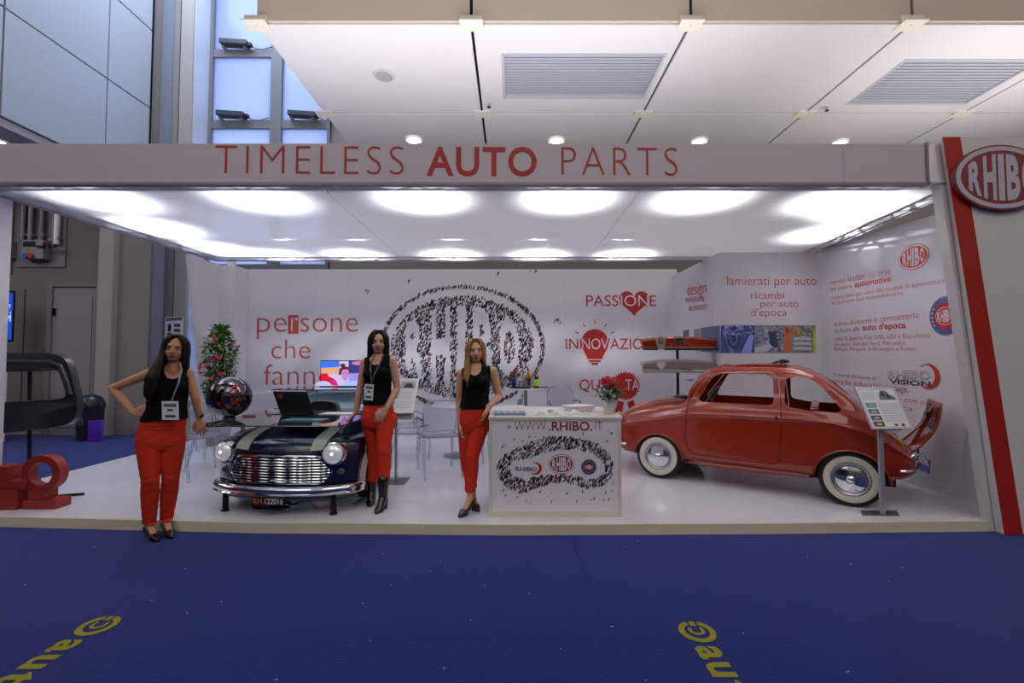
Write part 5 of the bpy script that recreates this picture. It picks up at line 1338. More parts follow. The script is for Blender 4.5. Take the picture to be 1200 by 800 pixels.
# tray and drinks
X = lambda px: at(px, 456, 7.2).x
t = MB().lathe([(.001, .006), (.165, .006), (.18, .02), (.187, .018), (.17, .0), (.001, 0)], (0, 0, 0), n=36).build('serving_tray', mat('tray_dark', '2A221C', .3, .3)); t.location = (X(609.5), 7.2, bz); tag(t, 'round dark serving tray under the bottles on the bar table', 'tray')
def bottle(px, y, h, r, m, mlab, name, lab, cap, capcol, labcol=None, z=bz + .007):
    t = thing(name, lab, 'bottle', (X(px), y, z))
    MB().lathe([(.001, 0), (r, 0), (r, h * .58), (r * .85, h * .68), (r * .36, h * .80), (r * .33, h * .97), (.001, h * .98)], (0, 0, 0), n=20).build('glass_body', m, t)
    MB().lathe([(r * .42, h * .90), (r * .42, h), (.001, h)], (0, 0, 0), n=16).build('cap', mat(cap, capcol, .4), t)
    if labcol: MB().lathe([(r * 1.015, h * .12), (r * 1.015, h * .48)], (0, 0, 0), n=20).build('paper_label', mat(labcol[0], labcol[1], .5), t)
bottle(619, 7.22, .30, .042, mat('amber_liquor', 'B8741C', .12, coat=1), '', 'liqueur_bottle', 'amber bottle with a red cap on the tray', 'cap_red', 'A82820', ('dark_label', '3A3234'))
bottle(628.5, 7.16, .29, .038, mat('green_glass', '26361C', .12, coat=1), '', 'wine_bottle', 'dark green bottle with a bright yellow-green label on the bar table', 'cap_gold', 'B89A2C', ('lime_label', 'B4D81C'), bz + .001)
bottle(613.5, 7.28, .26, .034, M_CLEAR, '', 'water_bottle', 'clear bottle with a red top behind the glasses on the tray', 'cap_red', 'A82820')
bottle(623.5, 7.30, .22, .03, M_CLEAR, '', 'small_bottle', 'clear bottle between the amber and the green bottles', 'cap_white', 'D8D8DC')
for k, (px, y, lab) in enumerate(((606.3, 7.10, 'empty tumbler on the tray next to the blue wrapped flowers'), (611.3, 7.08, 'empty tumbler in the middle of the tray'), (615.5, 7.12, 'empty tumbler on the tray in front of the amber bottle'))):
    o = MB().lathe([(.001, .004), (.028, .004), (.034, .12), (.036, .12), (.03, 0), (.001, 0)], (0, 0, 0), n=20).build('tumbler', M_CLEAR); o.location = (X(px), y, bz + .008); tag(o, lab, 'glass', 'tumblers on the drinks tray')
pf = potted((X(602.5), 7.26, bz + .007), .05, .13, mat('blue_wrap', '1E2E8A', .35), 'small red flowers in a blue wrapped pot on the bar table tray', .095, random.Random(8), 9)
MB().tube([(.0, -.05, .10), (-.06, -.07, .05), (-.10, -.06, .016)], .010, 6).tube([(.0, -.05, .10), (.05, -.07, .06), (.09, -.06, .016)], .010, 6).build('ribbon', mat('blue_wrap', '1E2E8A', .35), pf)['kind'] = 'stuff'
o = MB().box(-.12, .12, -.05, .05, 0, .012).build('napkin_pack', mat('blue_napkin', '28348C', .5), smooth=0, bevel=.003); o.location = (X(634), 7.3, bz + .001); tag(o, 'flat blue pack lying behind the green bottle on the bar table', 'napkins')

# ---- sign stands
def sign_stand(px_base, Yb, corners, Yp_, lab, pole_h, r=.016, tilt=None, shift=0):
    b = at(px_base[0], px_base[1], Yb)
    t = thing('sign_stand', lab, 'sign stand', (b.x, Yb, PZ), 0, 'steel lectern sign stands')
    return t, b
b = at(464, 570, 4.95); b.y = 5.02
t = thing('sign_stand', 'steel sign stand with a white text sheet beside the woman in ankle boots', 'sign stand', (at(464, 570, 5.32).x, 5.32, PZ))
MB().box(-.20, .13, -.15, .15, 0, .008).build('base_plate', mat('plate_steel', '86868C', .35, .8), t, smooth=0, bevel=.002)
MB().cyl((0, 0, .008), (0, 0, .99), .017, n=16).build('pole', M_STEEL, t)
z0_, z1_ = at(470, 483, 5.22).z - PZ, at(470, 445, 5.3).z - PZ; xr = at(485, 460, 5.25).x - t.location.x
fr_ = bpy.data.objects.new('sign_frame', None); COL.objects.link(fr_); fr_.parent = t
U = Vector((1, .1, 0)); W_ = Vector((.03, .16, z1_ - z0_)); o0 = Vector((xr - .40, -.1, z0_))
MB().prism([(0, 0), (.38, 0), (.38, 1), (0, 1)], o0, U, W_, (0, .012, 0)).build('sheet', m_paper, fr_, smooth=0)
MB().prism([(-.012, -.03), (.392, -.03), (.392, 1.03), (-.012, 1.03)], o0 + Vector((0, -.004, 0)), U, W_, (0, .022, 0), holes=[[(.006, .03), (.374, .03), (.374, .97), (.006, .97)]]).build('frame', M_WHITE2, fr_, smooth=0)
MB().prism([(0, 0), (.36, 0), (.36, .07), (0, .07)], o0 + Vector((.01, .03, -.09)), U, Vector((0, .3, 1)), (0, .01, 0)).build('holder_plate', mat('holder_grey', '9A9AA2', .4), t, smooth=0)
Pn = Plane(lambda a, b_, l: tuple(o0 + U * a + W_ * b_ + Vector((0, -l, 0))), None, fr_)
Pn.shape('picture', [Pn.poly([(.20, .72), (.36, .72), (.36, .93), (.20, .93)])], mat('picture_grey', 'A8AAB0', .5), .002)
Pn.shape('picture_wheel', [Pn.poly([(.29 + .055 * math.cos(R(a)), .74 + .15 * math.sin(R(a))) for a in range(0, 181, 15)])], mat('picture_dark', '2C2E34', .5), .003)
Pn.shape('text_lines', [Pn.poly([(.03, y), (.34, y), (.34, y + .012), (.03, y + .012)]) for y in (.6, .54, .48, .42, .3, .24, .18, .12)], mat('text_grey', 'B4B2BA', .5), .002)
# second, near the small car
t = thing('sign_stand', 'steel sign stand with a tilted picture sheet in front of the car tail', 'sign stand', (at(1037.5, 603, 4.16).x, 4.19, PZ))
MB().prism([(-.20, -.02), (.13, -.03), (.21, .1), (-.12, .11)], (0, 0, 0), (1, 0, 0), (0, 1, 0), (0, 0, .008)).build('base_plate', mat('plate_steel', '86868C', .35, .8), t, smooth=0)
MB().box(-.022, .022, -.012, .012, .008, .80).build('pole', M_STEEL, t, smooth=0, bevel=.004)
fr_ = bpy.data.objects.new('sign_frame', None); COL.objects.link(fr_); fr_.parent = t
A = at(1023, 501, 4.12) - t.location; B = at(1068, 501, 4.12) - t.location; C_ = at(1003.5, 455, 4.30) - t.location
U = (B - A); W_ = (C_ - A); N = U.cross(W_).normalized()
if N.y > 0: N = -N
MB().prism([(0, 0), (1, 0), (1, 1), (0, 1)], A, U, W_, -N * .012).build('sheet', m_paper, fr_, smooth=0)
MB().prism([(-.025, -.03), (1.025, -.03), (1.025, 1.03), (-.025, 1.03)], A + N * .003, U, W_, -N * .02, holes=[[(.02, .025), (.98, .025), (.98, .975), (.02, .975)]]).build('frame', mat('frame_silver', 'C8C6CC', .3, .5), fr_, smooth=0)
MB().prism([(.2, 0), (.6, -.14), (.8, 0)], A - N * .014, U, W_, -N * .004).build('holder_plate', mat('holder_grey', '9A9AA2', .4), t, smooth=0)
MB().tube([A + U * .35 - N * .012 + W_ * .25, Vector((0, 0, .80))], .014, 8).build('neck', M_STEEL, t)
Pn = Plane(lambda a, b_, l: tuple(A + U * a + W_ * b_ + N * l), None, fr_)
Pn.shape('drawing', [Pn.poly([(.50, .70), (.95, .70), (.93, .78), (.82, .84), (.75, .94), (.60, .94), (.52, .82)])], mat('drawing_grey', '70727A', .5), .002)
Pn.shape('drawing_dark', [Pn.poly([(.58, .80), (.68, .78), (.66, .92), (.60, .91)]), Pn.poly([(.70, .74), (.82, .72), (.80, .82), (.72, .90)])], mat('picture_dark', '2C2E34', .5), .003)
for v, col in ((.50, '5A9AA8'), (.34, '6E7886'), (.18, '4A5468'), (.03, '5A4638')):
    Pn.shape('thumbnail', [Pn.poly([(.06, v), (.34, v), (.34, v + .12), (.06, v + .12)])], mat('thumb_' + col, col, .5), .002)
    Pn.shape('thumbnail_detail', [Pn.poly([(.12, v + .02), (.28, v + .03), (.26, v + .09), (.15, v + .08)])], mat('thumbd_' + col, 'C8B08A' if v > .4 or v < .1 else 'A8B0BC', .5), .003)
Pn.shape('text_lines', [Pn.poly([(.42, y), (.94, y), (.94, y + .012), (.42, y + .012)]) for y in [.16 + .045 * k for k in range(11)]] + [Pn.poly([(.06, .72 + .05 * k), (.42, .72 + .05 * k), (.42, .732 + .05 * k), (.06, .732 + .05 * k)]) for k in range(4)], mat('text_grey', 'B4B2BA', .5), .002)
Pn.shape('red_marks', [Pn.poly(circle(.64, .07, .05, .035, 14)), Pn.poly(circle(.82, .07, .05, .04, 14))], mat('print_maroon2', '9A2430', .45), .002)

# ---- dashboards on a black pole
t = thing('dashboard_stand', 'black upright pole holding two dashboards behind the orange car', 'display stand', (at(795, 500, 6.96).x, 6.96, PZ))
MB().cyl((0, 0, .012), (0, 0, at(795, 397, 6.9).z - PZ), .022, n=14).build('pole', M_BLACK, t)
MB().lathe([(.001, .015), (.22, .012), (.22, 0), (.001, 0)], (0, 0, 0), n=28).build('base_plate', M_BLACKM, t)
for py in (405, 433): MB().box(-.03, .03, -.05, .0, at(795, py, 6.9).z - PZ, at(795, py - 5, 6.9).z - PZ).build('bracket', M_BLACK, t, smooth=0)
def dashboard(pyt, pyb, m, mlow, lab, dash_details):
    Yd = 6.82; x0, x1 = at(752, 400, Yd).x, at(838 if mlow else 836, 400, Yd).x; zt_, zb_ = at(795, pyt, Yd).z, at(795, pyb, Yd).z
    t = thing('dashboard', lab, 'dashboard', ((x0 + x1) / 2, Yd, zb_)); w = (x1 - x0) / 2; h = zt_ - zb_
    def ztop(u): return h * (.70 + .30 * math.cos(u * 1.25) ** 1.0)
    rows = []
    for u in np.linspace(-1, 1, 31):
        e = 1 - .0 * u; zz = ztop(u); sh = .04 * (abs(u) ** 6)
        rows.append([Vector((u * w, .10, zz * .98)), Vector((u * w, .03, zz)), Vector((u * w, -.05, zz * .97)), Vector((u * w, -.085, zz * .80)), Vector((u * w, -.075 + .01, h * .42)), Vector((u * w, -.06, h * .22)), Vector((u * w, -.085, h * .16 if mlow else .02)), Vector((u * w, -.08, .0)), Vector((u * w, -.02, -.0))])
    b = MB().grid(rows)
    for rr in (rows[0], rows[-1]): b.add(rr, [tuple(range(len(rr)))])
    o = b.build('panel', m, t, smooth=50)
    if mlow:
        for a, c_ in ((-1.0, -.63), (-.44, 1.0)):
            MB().tube([(u * w, -.088, h * .06) for u in np.linspace(a, c_, 9)], .022, 8).build('padded_edge', mlow, t)
    return t, w, h
m_dash = mat('dash_red', '9E3312', .25, coat=1)
t, w, h = dashboard(394, 409.5, m_dash, mat('dash_pad', '2A1A18', .5), 'orange red metal dashboard, the upper one on the black pole', True)
gx = -.535 * w
MB().cyl((gx, -.07, h * .66), (gx, -.10, h * .66), .065, n=28).build('gauge_housing', mat('gauge_cream', 'A89A84', .4), t)
MB().prism([(-.075, .02), (.075, .02), (.045, -.115), (-.045, -.115)], (gx, -.092, h * .60), (1, 0, 0), (0, 0, 1), (0, .012, 0)).build('gauge_shroud', mat('gauge_cream', 'A89A84', .4), t, smooth=0)
MB().lathe([(.001, .004), (.042, .004), (.05, .0), (.05, -.02)], (gx, -.10, h * .66), (0, -1, 0), 28).build('gauge', mat('gauge_face', '6C6E74', .2, coat=1), t)
MB().prism(rpoly([(-.075, -.028), (.075, -.028), (.075, .028), (-.075, .028)], .012), (-.04 * w, -.10, h * .70), (1, 0, 0), (0, 0, 1), (0, .02, 0)).build('ashtray_frame', M_CHROME, t, smooth=0)
MB().box(-.04 * w - .055, -.04 * w + .055, -.104, -.098, h * .70 - .015, h * .70 + .015).build('ashtray_slot', M_BLACK, t, smooth=0)
for k in range(4): MB().cyl((-.26 * w + k * .12 * w, -.068, h * .40), (-.26 * w + k * .12 * w, -.09, h * .40), .009, n=10).build('switch', M_CHROME, t)
t, w, h = dashboard(420.5, 436.5, mat('bare_metal', 'B2AEA8', .42, .35, noise=.15, scale=6), None, 'bare grey metal dashboard, the lower one on the black pole', False)
MB().prism([(-.07, .0), (-.05, -.05), (0, -.09), (.05, -.05), (.07, 0), (.04, .03), (-.04, .03)], (-.52 * w, -.093, h * .66), (1, 0, 0), (0, 0, 1), (0, .004, 0)).build('gauge_opening', M_WHITE, t, smooth=0)
MB().box(.10 * w, .36 * w, -.096, -.08, h * .30, h * .66).build('riveted_plate', mat('plate_pale', 'A8A6A4', .4, .5), t, smooth=0)

# ---- pale board behind / rear pillar panel of a pickup at the left edge
Yd = 4.55
def q2(px, py): p = at(px, py, Yd); return (p.x - at(20, 460, Yd).x, p.z - PZ)
t = thing('cab_panel', 'satin black rear cab panel with a window opening on a stand at the left edge', 'car panel', (at(20, 460, Yd).x, Yd, PZ))
outer = [q2(*p) for p in ((-40, 415), (0, 413.5), (40, 413), (62, 414), (75, 419), (81, 430), (86, 450), (90, 467), (90.5, 478), (88, 490), (80, 497), (60, 501), (20, 506), (-40, 511))]
hole = [q2(*p) for p in ((-30, 435), (20, 434), (66, 432.5), (71, 435), (75, 446), (79, 459), (78, 466), (70, 468), (20, 471), (-30, 473))]
pm_ = MB().prism(rpoly(outer, .05, 4), (0, 0, 0), (1, 0, 0), (0, 0, 1), (0, .07, 0), holes=[rpoly(hole, .04, 4)]).mesh()
mb_sat = mat('satin_black_primer', '26272C', .35, .2, coat=.15)
pm_ = eval_mods(pm_, [('BEVEL', dict(width=.022, segments=3, limit_method='ANGLE', angle_limit=R(40)))])
put('panel', pm_, mb_sat, t, 30)
MB().tube([(p[0], -.012, p[1]) for p in [q2(*c_) for c_ in ((-30, 424), (20, 423), (60, 423.5), (72, 428), (79, 445), (84, 462))]], .022, 8).build('roof_bead', mb_sat, t)
MB().tube([(p[0], -.004, p[1]) for p in rpoly(hole, .04, 4)], .012, 8, closed=True).build('window_lip', mb_sat, t)
MB().prism([q2(0, 436), q2(50, 435), q2(48, 432), q2(0, 433)], (0, .0, 0), (1, 0, 0), (0, 0, 1), (0, -.02, 0)).build('header_bar', M_BLACK, t, smooth=0)
MB().cyl((q2(24, 434)[0], .09, q2(24, 434)[1]), (q2(24, 560)[0], .09, .02), .018, n=12).build('pole', M_BLACKM, t)
for a, b_ in (((-.25, -.1), (.48, .14)), ((-.12, .35), (.14, -.10))):
    MB().box(-.012, .012, 0, 1, 0, .024)
    MB().tube([(a[0], a[1] + .1, .014), (b_[0], b_[1] + .1, .014)], .014, 8).build('foot', M_BLACKM, t)

# ---- red block sculpture: plain ring above plain blocks
m_sred = mat('sculpture_red', '8E241C', .55, noise=.05, scale=6)
Ys = 4.36
def q3(px, py): p = at(px, py, Ys); return (p.x - at(30, 600, Ys).x, p.z - PZ)
t = thing('block_sculpture', 'red sculpture of a thick ring standing on stacked red blocks at the left edge', 'sculpture', (at(30, 600, Ys).x, Ys, PZ), 0)
c = q3(47, 555); rx = q3(72, 555)[0] - c[0]; rz_ = .165
MB().prism(circle(c[0], c[1], rx * .93, rz_ * 1.05, 40), (0, 0, 0), (1, 0, 0), (0, 0, 1), (0, .09, 0), holes=[circle(c[0], c[1], rx * .56, rz_ * .66, 32)]).build('ring', m_sred, t, smooth=40, bevel=.004)
a = q3(28, 601); b_ = q3(70, 582)
MB().box(a[0], b_[0] - .02, -.02, .14, 0, .085).build('block', m_sred, t, smooth=0, bevel=.005)
MB().box(a[0] + .04, b_[0] - .14, -.01, .13, .087, .17).build('block', m_sred, t, smooth=0, bevel=.005)
MB().box(a[0] - .30, a[0] - .03, -.04, .12, 0, .19).build('block', m_sred, t, smooth=0, bevel=.005)
MB().box(a[0] - .30, a[0] + .03, -.03, .12, .192, .27).build('block', m_sred, t, smooth=0, bevel=.005)
MB().box(a[0] - .30, a[0] - .14, -.03, .12, .272, .40).build('block', m_sred, t, smooth=0, bevel=.005)

# ---- things on the glass top
gz1 = .898
Rb = .205
bc = at(269, 470, 4.6)
t = thing('mirror_ball', 'large dark mirror finish ball resting on the left of the glass desk top', 'ball', (bc.x, 4.6, gz1))
MB().ell((0, 0, Rb * 1.0 + .012), (Rb, Rb, Rb * .99), 48).build('sphere', mat('dark_mirror', '5E5A60', .04, 1.0), t, smooth=80)
MB().lathe([(.03, 0), (.06, 0), (.062, .012), (.045, .022), (.03, .02)], (0, 0, 0), n=28, closed=True).build('ring_stand', M_CHROME, t)
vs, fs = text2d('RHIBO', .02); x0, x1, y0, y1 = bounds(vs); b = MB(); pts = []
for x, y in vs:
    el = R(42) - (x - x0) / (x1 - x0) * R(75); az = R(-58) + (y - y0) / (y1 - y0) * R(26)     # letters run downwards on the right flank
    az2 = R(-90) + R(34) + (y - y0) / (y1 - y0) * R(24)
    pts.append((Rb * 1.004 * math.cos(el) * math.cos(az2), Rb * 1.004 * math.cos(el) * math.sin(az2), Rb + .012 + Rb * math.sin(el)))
b.add(pts, fs); b.build('lettering', mat('ball_red', 'A82418', .3), t, smooth=0, fix=False)  # reflected red lettering drawn as print on the mirror surface
# laptop: lid back to the viewer
t = thing('laptop', 'open black laptop seen from behind on the glass desk top', 'laptop', (at(347, 497, 4.85).x, 4.85, gz1), R(-6))
MB().box(-.18, .19, .02, .27, 0, .022).build('base', M_BLACK, t, smooth=0, bevel=.004)
lidm = MB().obox((-.01, -.035, .135), (.19, 0, .0), (-.012, -.055, .125), (0, .004, .002)).build('lid', mat('laptop_lid', '0F0F12', .3), t, smooth=0, bevel=.004)
fcx = Vector((-.01 - .012 * .6 - .12, -.035 - .055 * .6 - .006, .135 + .125 * .62))
MB().lathe([(.001, .002), (.03, .002), (.03, 0)], fcx, (0, -.92, -.40), 24).build('round_sticker', mat('sticker_red', '9A3038', .4), lidm)
MB().cyl((-.12, .015, .012), (.12, .015, .012), .009, n=10).build('hinge', M_BLACK, t)
kb = MB(); 
for r in range(4):
    for c2 in range(11): kb.box(-.16 + c2 * .029, -.136 + c2 * .029, .08 + r * .04, .11 + r * .04, .022, .026)
kb.build('keys', mat('keys_dark', '26262A', .5), t, smooth=0)['kind'] = 'stuff'
t = thing('black_case', 'black curved-top case on the glass desk top right of the laptop', 'case', (at(380, 494, 5.2).x, 5.2, gz1), R(-15))
MB().grid([[Vector((x, y, .12 * math.sqrt(max(0, 1 - (x / .2) ** 4)) * (1 if z else 0))) for y, z in ((-.03, 0), (-.03, 1), (.03, 1), (.03, 0))] for x in np.linspace(-.2, .2, 17)]).build('shell', M_BLACK, t, smooth=40)
MB().box(-.2, .2, -.034, .034, .0, .02).build('rim', mat('case_rim', '303034', .4), t, smooth=0, bevel=.004)
o = MB().prism(rpoly([(-.2, -.07), (.2, -.09), (.2, .1), (-.18, .12)], .01), (0, 0, 0), (1, 0, 0), (0, 1, 0), (0, 0, .006)).build('brochure', m_paper, smooth=0); o.location = (at(392, 487, 5.15).x + .1, 5.0, gz1); tag(o, 'white brochure on the glass desk top by the standing woman\'s hand', 'brochure')
o = MB().prism([(-.18, -.08), (.22, -.1), (.24, .05), (-.15, .07)], (0, 0, 0), (1, 0, 0), (0, 1, 0), (0, 0, .008)).build('brochure', mat('cover_teal', '4E8AA4', .3), smooth=0, bevel=.001); o.location = (at(355, 500, 4.5).x, 4.5, gz1); tag(o, 'blue-green brochure on the glass in front of the laptop', 'brochure')
o = MB().tube([(-.06, 0, .008), (.06, .03, .008)], .007, 8).build('red_pen', mat('pen_red', 'B02020', .3)); o.location = (at(291, 493, 4.75).x, 4.75, gz1); tag(o, 'red pen lying on the glass beside the mirror ball', 'pen')

# ---- under the car front
t = thing('cable_coil', 'coiled black cables on the floor under the navy car front', 'cable', (at(310, 598, 4.3).x, 4.42, PZ))
for k, (rx_, ry_, cx_, cy_) in enumerate(((.17, .09, 0, 0), (.15, .07, .02, .02), (.13, .08, -.02, -.01), (.19, .06, .06, .04))):
    MB().tube([(cx_ + rx_ * math.cos(R(a)), cy_ + ry_ * math.sin(R(a)), .009 + .009 * k + .006 * math.sin(R(a * 3))) for a in range(0, 360, 15)], .0075, 6, closed=True).build('cable_loop', M_BLACK, t)
MB().tube([(.12, .07, .01), (.18, .16, .03), (.16, .3, .05), (.10, .5, .02)], .0075, 6).build('cable_tail', M_BLACK, t)
t = MB().lathe([(.001, 0), (.07, 0), (.10, .03), (.115, .085), (.11, .09), (.09, .035), (.001, .012)], (0, 0, 0), n=32).build('bowl', wh); t.location = (at(374, 592, 4.45).x + .03, 4.46, PZ); tag(t, 'white bowl on the floor under the right side of the navy car front', 'bowl')

# ---- television
c0, c1 = at(376, 452, 6.9), at(448, 423, 6.9)
t = thing('television', 'flat television showing a woman with a hair bun beside a red car', 'television', (c0.x, 6.9, PZ + .995))
w, h = c1.x - c0.x, c1.z - c0.z; zo = c0.z - (PZ + .995)
MB().box(-.012, w + .012, 0, .05, zo - .012, zo + h + .012).build('casing', M_BLACK, t, smooth=0, bevel=.004)
MB().box(w * .3, w * .85, -.06, .12, 0, .015).build('foot', M_BLACK, t, smooth=0, bevel=.004); MB().box(w * .5, w * .62, .02, .05, .012, zo).build('neck', M_BLACK, t, smooth=0)
def em(c_): return mat('screen_' + c_, c_, .4, emit=.75, spec=.2)
scr = MB().box(0, w, -.004, 0, zo, zo + h).build('screen', em('C8C0E8'), t, smooth=0)
Pt = Plane(lambda a, b_, l: (a * w, -.004 - l, zo + b_ * h), None, t)
def spoly(col, pts, l=.001): Pt.shape('screen_picture', [Pt.poly(pts)], em(col), l, scr)
spoly('3A78E8', [(0, .72), (.30, .76), (.30, 1), (0, 1)]); spoly('E0A878', [(0, .48), (.30, .5), (.30, .76), (0, .72)])
spoly('A090E0', [(.45, .0), (1, 0), (1, 1), (.45, 1)]); spoly('3A3A80', [(.45, .5), (1, .55), (1, 1), (.45, 1)], .0012); spoly('D878A8', circle(.62, .92, .12, .08, 20), .0015)
spoly('D01838', [(0, .1)] + [(0, .5), (.12, .5), (.12, .42)] + [(.25 * math.cos(R(a)) + .03, .42 * math.sin(R(a))) for a in range(70, -1, -10)], .002)
spoly('C030B0', [(.16, .25), (.22, .22), (.26, .05), (.2, .1)], .0025); spoly('B8C0E8', [(.14 * math.cos(R(a)) + .04, .2 * math.sin(R(a))) for a in range(0, 181, 20)], .003)
spoly('A8C0F0', [(.33, 0), (.72, 0), (.62, .22), (.42, .2)], .002)
spoly('5A2838', [(.29, .45), (.30, .68), (.36, .80), (.46, .76), (.475, .55), (.45, .45)], .0022); spoly('5A2838', circle(.355, .83, .045, .075, 16), .0022)
spoly('C088C8', [(.335, .50), (.35, .64), (.42, .68), (.46, .6), (.45, .38), (.41, .2), (.37, .24), (.34, .36)], .003)
spoly('5A3048', [(.355, .50), (.385, .51), (.385, .53), (.355, .52)], .004); spoly('5A3048', [(.41, .50), (.44, .49), (.44, .51), (.41, .52)], .004); spoly('A83858', [(.385, .30), (.42, .30), (.41, .27), (.39, .27)], .004)
spoly('8A68D8', [(.6, .2), (.95, .1), (.98, .5), (.7, .45)], .0018)

# ---- tall flowering plant
rg = random.Random(21)
pl_c = at(250, 450, 7.4)
t = thing('flowering_plant', 'tall trellised climbing plant with red flowers against the left pilaster', 'plant', (pl_c.x, 7.55, PZ))
MB().lathe([(.001, 0), (.16, 0), (.2, .34), (.21, .36), (.19, .36), (.18, .3), (.001, .3)], (0, 0, 0), n=30).build('pot', mat('pot_grey', '8E8E94', .5), t)
for k in range(5):
    a = k * 1.26; MB().tube([(.08 * math.cos(a), .08 * math.sin(a), .3), (.12 * math.cos(a + .6), .1 * math.sin(a + .6), 1.0), (.06 * math.cos(a + 1.5), .06 * math.sin(a + 1.5), 1.85)], .007, 6).build('stem', mat('stem_brown', '4A4A28', .7), t)
lv = MB(); 
for i in range(1700):
    z = rg.uniform(.55, 1.96); wdt = (.25 + .03 * math.sin(z * 9)) * (1 - max(0, (z - 1.35) / .62) ** 2 * .62) * (.55 + .45 * min(1, (z - .55) / .6))
    a = rg.uniform(0, 6.283); rr = wdt * math.sqrt(rg.random()); p = Vector((rr * math.cos(a), rr * math.sin(a) * .8, z))
    d = Vector((math.cos(a) + rg.gauss(0, .7), math.sin(a) + rg.gauss(0, .7), rg.gauss(-.1, .6))).normalized(); u, w = frame_of(d); s = .085 * rg.uniform(.6, 1.3)
    lv.add([p, p + d * s * .5 + u * s * .38, p + d * s, p + d * s * .5 - u * s * .38, p + d * s * .5 + w * s * .08], [(0, 1, 4), (1, 2, 4), (2, 3, 4), (3, 0, 4)], rg.choice((0, 1)))
lv.build('foliage', [m_green, mat('leaf_light', '7A9850', .5)], t, smooth=0, fix=False)['kind'] = 'stuff'
for i in range(18):
    a = rg.uniform(3.4, 6.0) if i % 3 else rg.uniform(0, 6.28); z = rg.uniform(.9, 1.9); rr = .25 * (1 - max(0, (z - 1.3) / .75) ** 1.4 * .7)
    bloom(t, (rr * math.cos(a) * 1.1, rr * math.sin(a)*1.05, z), .034, m_petal2, rg)
bloom(t, (.34, -.05, 1.62), .038, m_petal2, rg); MB().tube([(.1, 0, 1.55), (.24, -.03, 1.62), (.34, -.05, 1.61)], .004, 5).build('stem', mat('stem_brown', '4A4A28', .7), t)
# ================================================================== PEOPLE
def capsule_mesh(mb, a, b, ra, rb, n=14):
    a = Vector(a); b = Vector(b); d = b - a; L = d.length
    if L < 1e-5: d = Vector((0, 0, 1)); L = 1e-5
    prof = [(ra * math.sin(t), -ra * math.cos(t)) for t in np.linspace(0.02, math.pi / 2, 5)] + [(rb * math.cos(t), L + rb * math.sin(t)) for t in np.linspace(0, math.pi / 2 - .02, 5)]
    k = len(mb.v); mb.lathe(prof, a, d, n)
    m = len(mb.v) - n
    mb.f += [tuple(range(k, k + n)), tuple(range(m, m + n))[::-1]]; mb.m += [0, 0]
class Flesh:
    def __init__(s): s.c = []; s.e = []
    def cap(s, g, a, b, ra, rb=None): s.c.append((g, Vector(a), Vector(b), ra, ra if rb is None else rb))
    def ell(s, g, c, rad, M=None): s.e.append((g, Vector(c), rad, M or Matrix.Identity(3)))
    def mesh(s, voxel, smooth=3):
        mb = MB()
        for g, a, b, ra, rb in s.c: capsule_mesh(mb, a, b, ra, rb)
        for g, c, rad, M in s.e: mb.ell(c, rad, 16, M)
        me = mb.mesh(); bm = bmesh.new(); bm.from_mesh(me); bmesh.ops.recalc_face_normals(bm, faces=bm.faces); bm.to_mesh(me); bm.free()
        return eval_mods(me, [('REMESH', dict(mode='VOXEL', voxel_size=voxel)), ('SMOOTH', dict(factor=.5, iterations=smooth))])
    def classify(s, P_):
        best = np.full(len(P_), 1e9); lab = np.zeros(len(P_), int); gs = []
        def upd(d, g):
            if g not in gs: gs.append(g)
            m = d < best; best[m] = d[m]; lab[m] = gs.index(g)
        for g, a, b, ra, rb in s.c:
            A = np.array(a); D = np.array(b) - A; L = max(1e-9, D @ D); t = np.clip((P_ - A) @ D / L, 0, 1)
            upd(np.linalg.norm(P_ - A - t[:, None] * D, axis=1) - (ra + (rb - ra) * t), g)
        for g, c, rad, M in s.e:
            Q = (P_ - np.array(c)) @ np.array(M); k = np.linalg.norm(Q / np.array(rad), axis=1); upd((k - 1) * min(rad), g)
        return np.array([gs[i] for i in range(len(gs))])[lab]
def verts_np(me):
    a = np.empty(len(me.vertices) * 3); me.vertices.foreach_get('co', a); return a.reshape(-1, 3)
def garment(me, keep, off, name, m, parent, planes=(), folds=None, thick=.004, smooth=2):
    """cloth from the body's own surface: keep = bool per vertex, pushed out along the normals"""
    bm = bmesh.new(); bm.from_mesh(me); bm.verts.ensure_lookup_table(); bm.normal_update()
    for v in bm.verts:
        o = off(v.co) if callable(off) else off
        if folds: o += folds(v.co)
        v.co = v.co + v.normal * o
    bmesh.ops.delete(bm, geom=[v for v in bm.verts if not keep[v.index]], context='VERTS')
    for co, no in planes:
        bmesh.ops.bisect_plane(bm, geom=bm.verts[:] + bm.edges[:] + bm.faces[:], plane_co=co, plane_no=no, clear_outer=True)
    # keep the largest islands only
    seen = set(); isl = []
    for v in bm.verts:
        if v in seen: continue
        st_ = [v]; seen.add(v); comp = []
        while st_:
            x = st_.pop(); comp.append(x)
            for e in x.link_edges:
                y = e.other_vert(x)
                if y not in seen: seen.add(y); st_.append(y)
        isl.append(comp)
    mx = max(len(c) for c in isl)
    bmesh.ops.delete(bm, geom=[v for c in isl if len(c) < mx * .3 for v in c], context='VERTS')
    for _ in range(smooth):
        bd = [v for v in bm.verts if v.is_boundary]; new = {}
        for v in bd:
            nb = [e.other_vert(v) for e in v.link_edges if e.is_boundary]
            if len(nb) == 2: new[v] = v.co * .4 + (nb[0].co + nb[1].co) * .3
        for v, c in new.items(): v.co = c
    r = bpy.data.meshes.new(name); bm.to_mesh(r); bm.free()
    r = eval_mods(r, [('SMOOTH', dict(factor=.5, iterations=2)), ('SOLIDIFY', dict(thickness=thick, offset=-1))])
    return put(name, r, m, parent, 60)

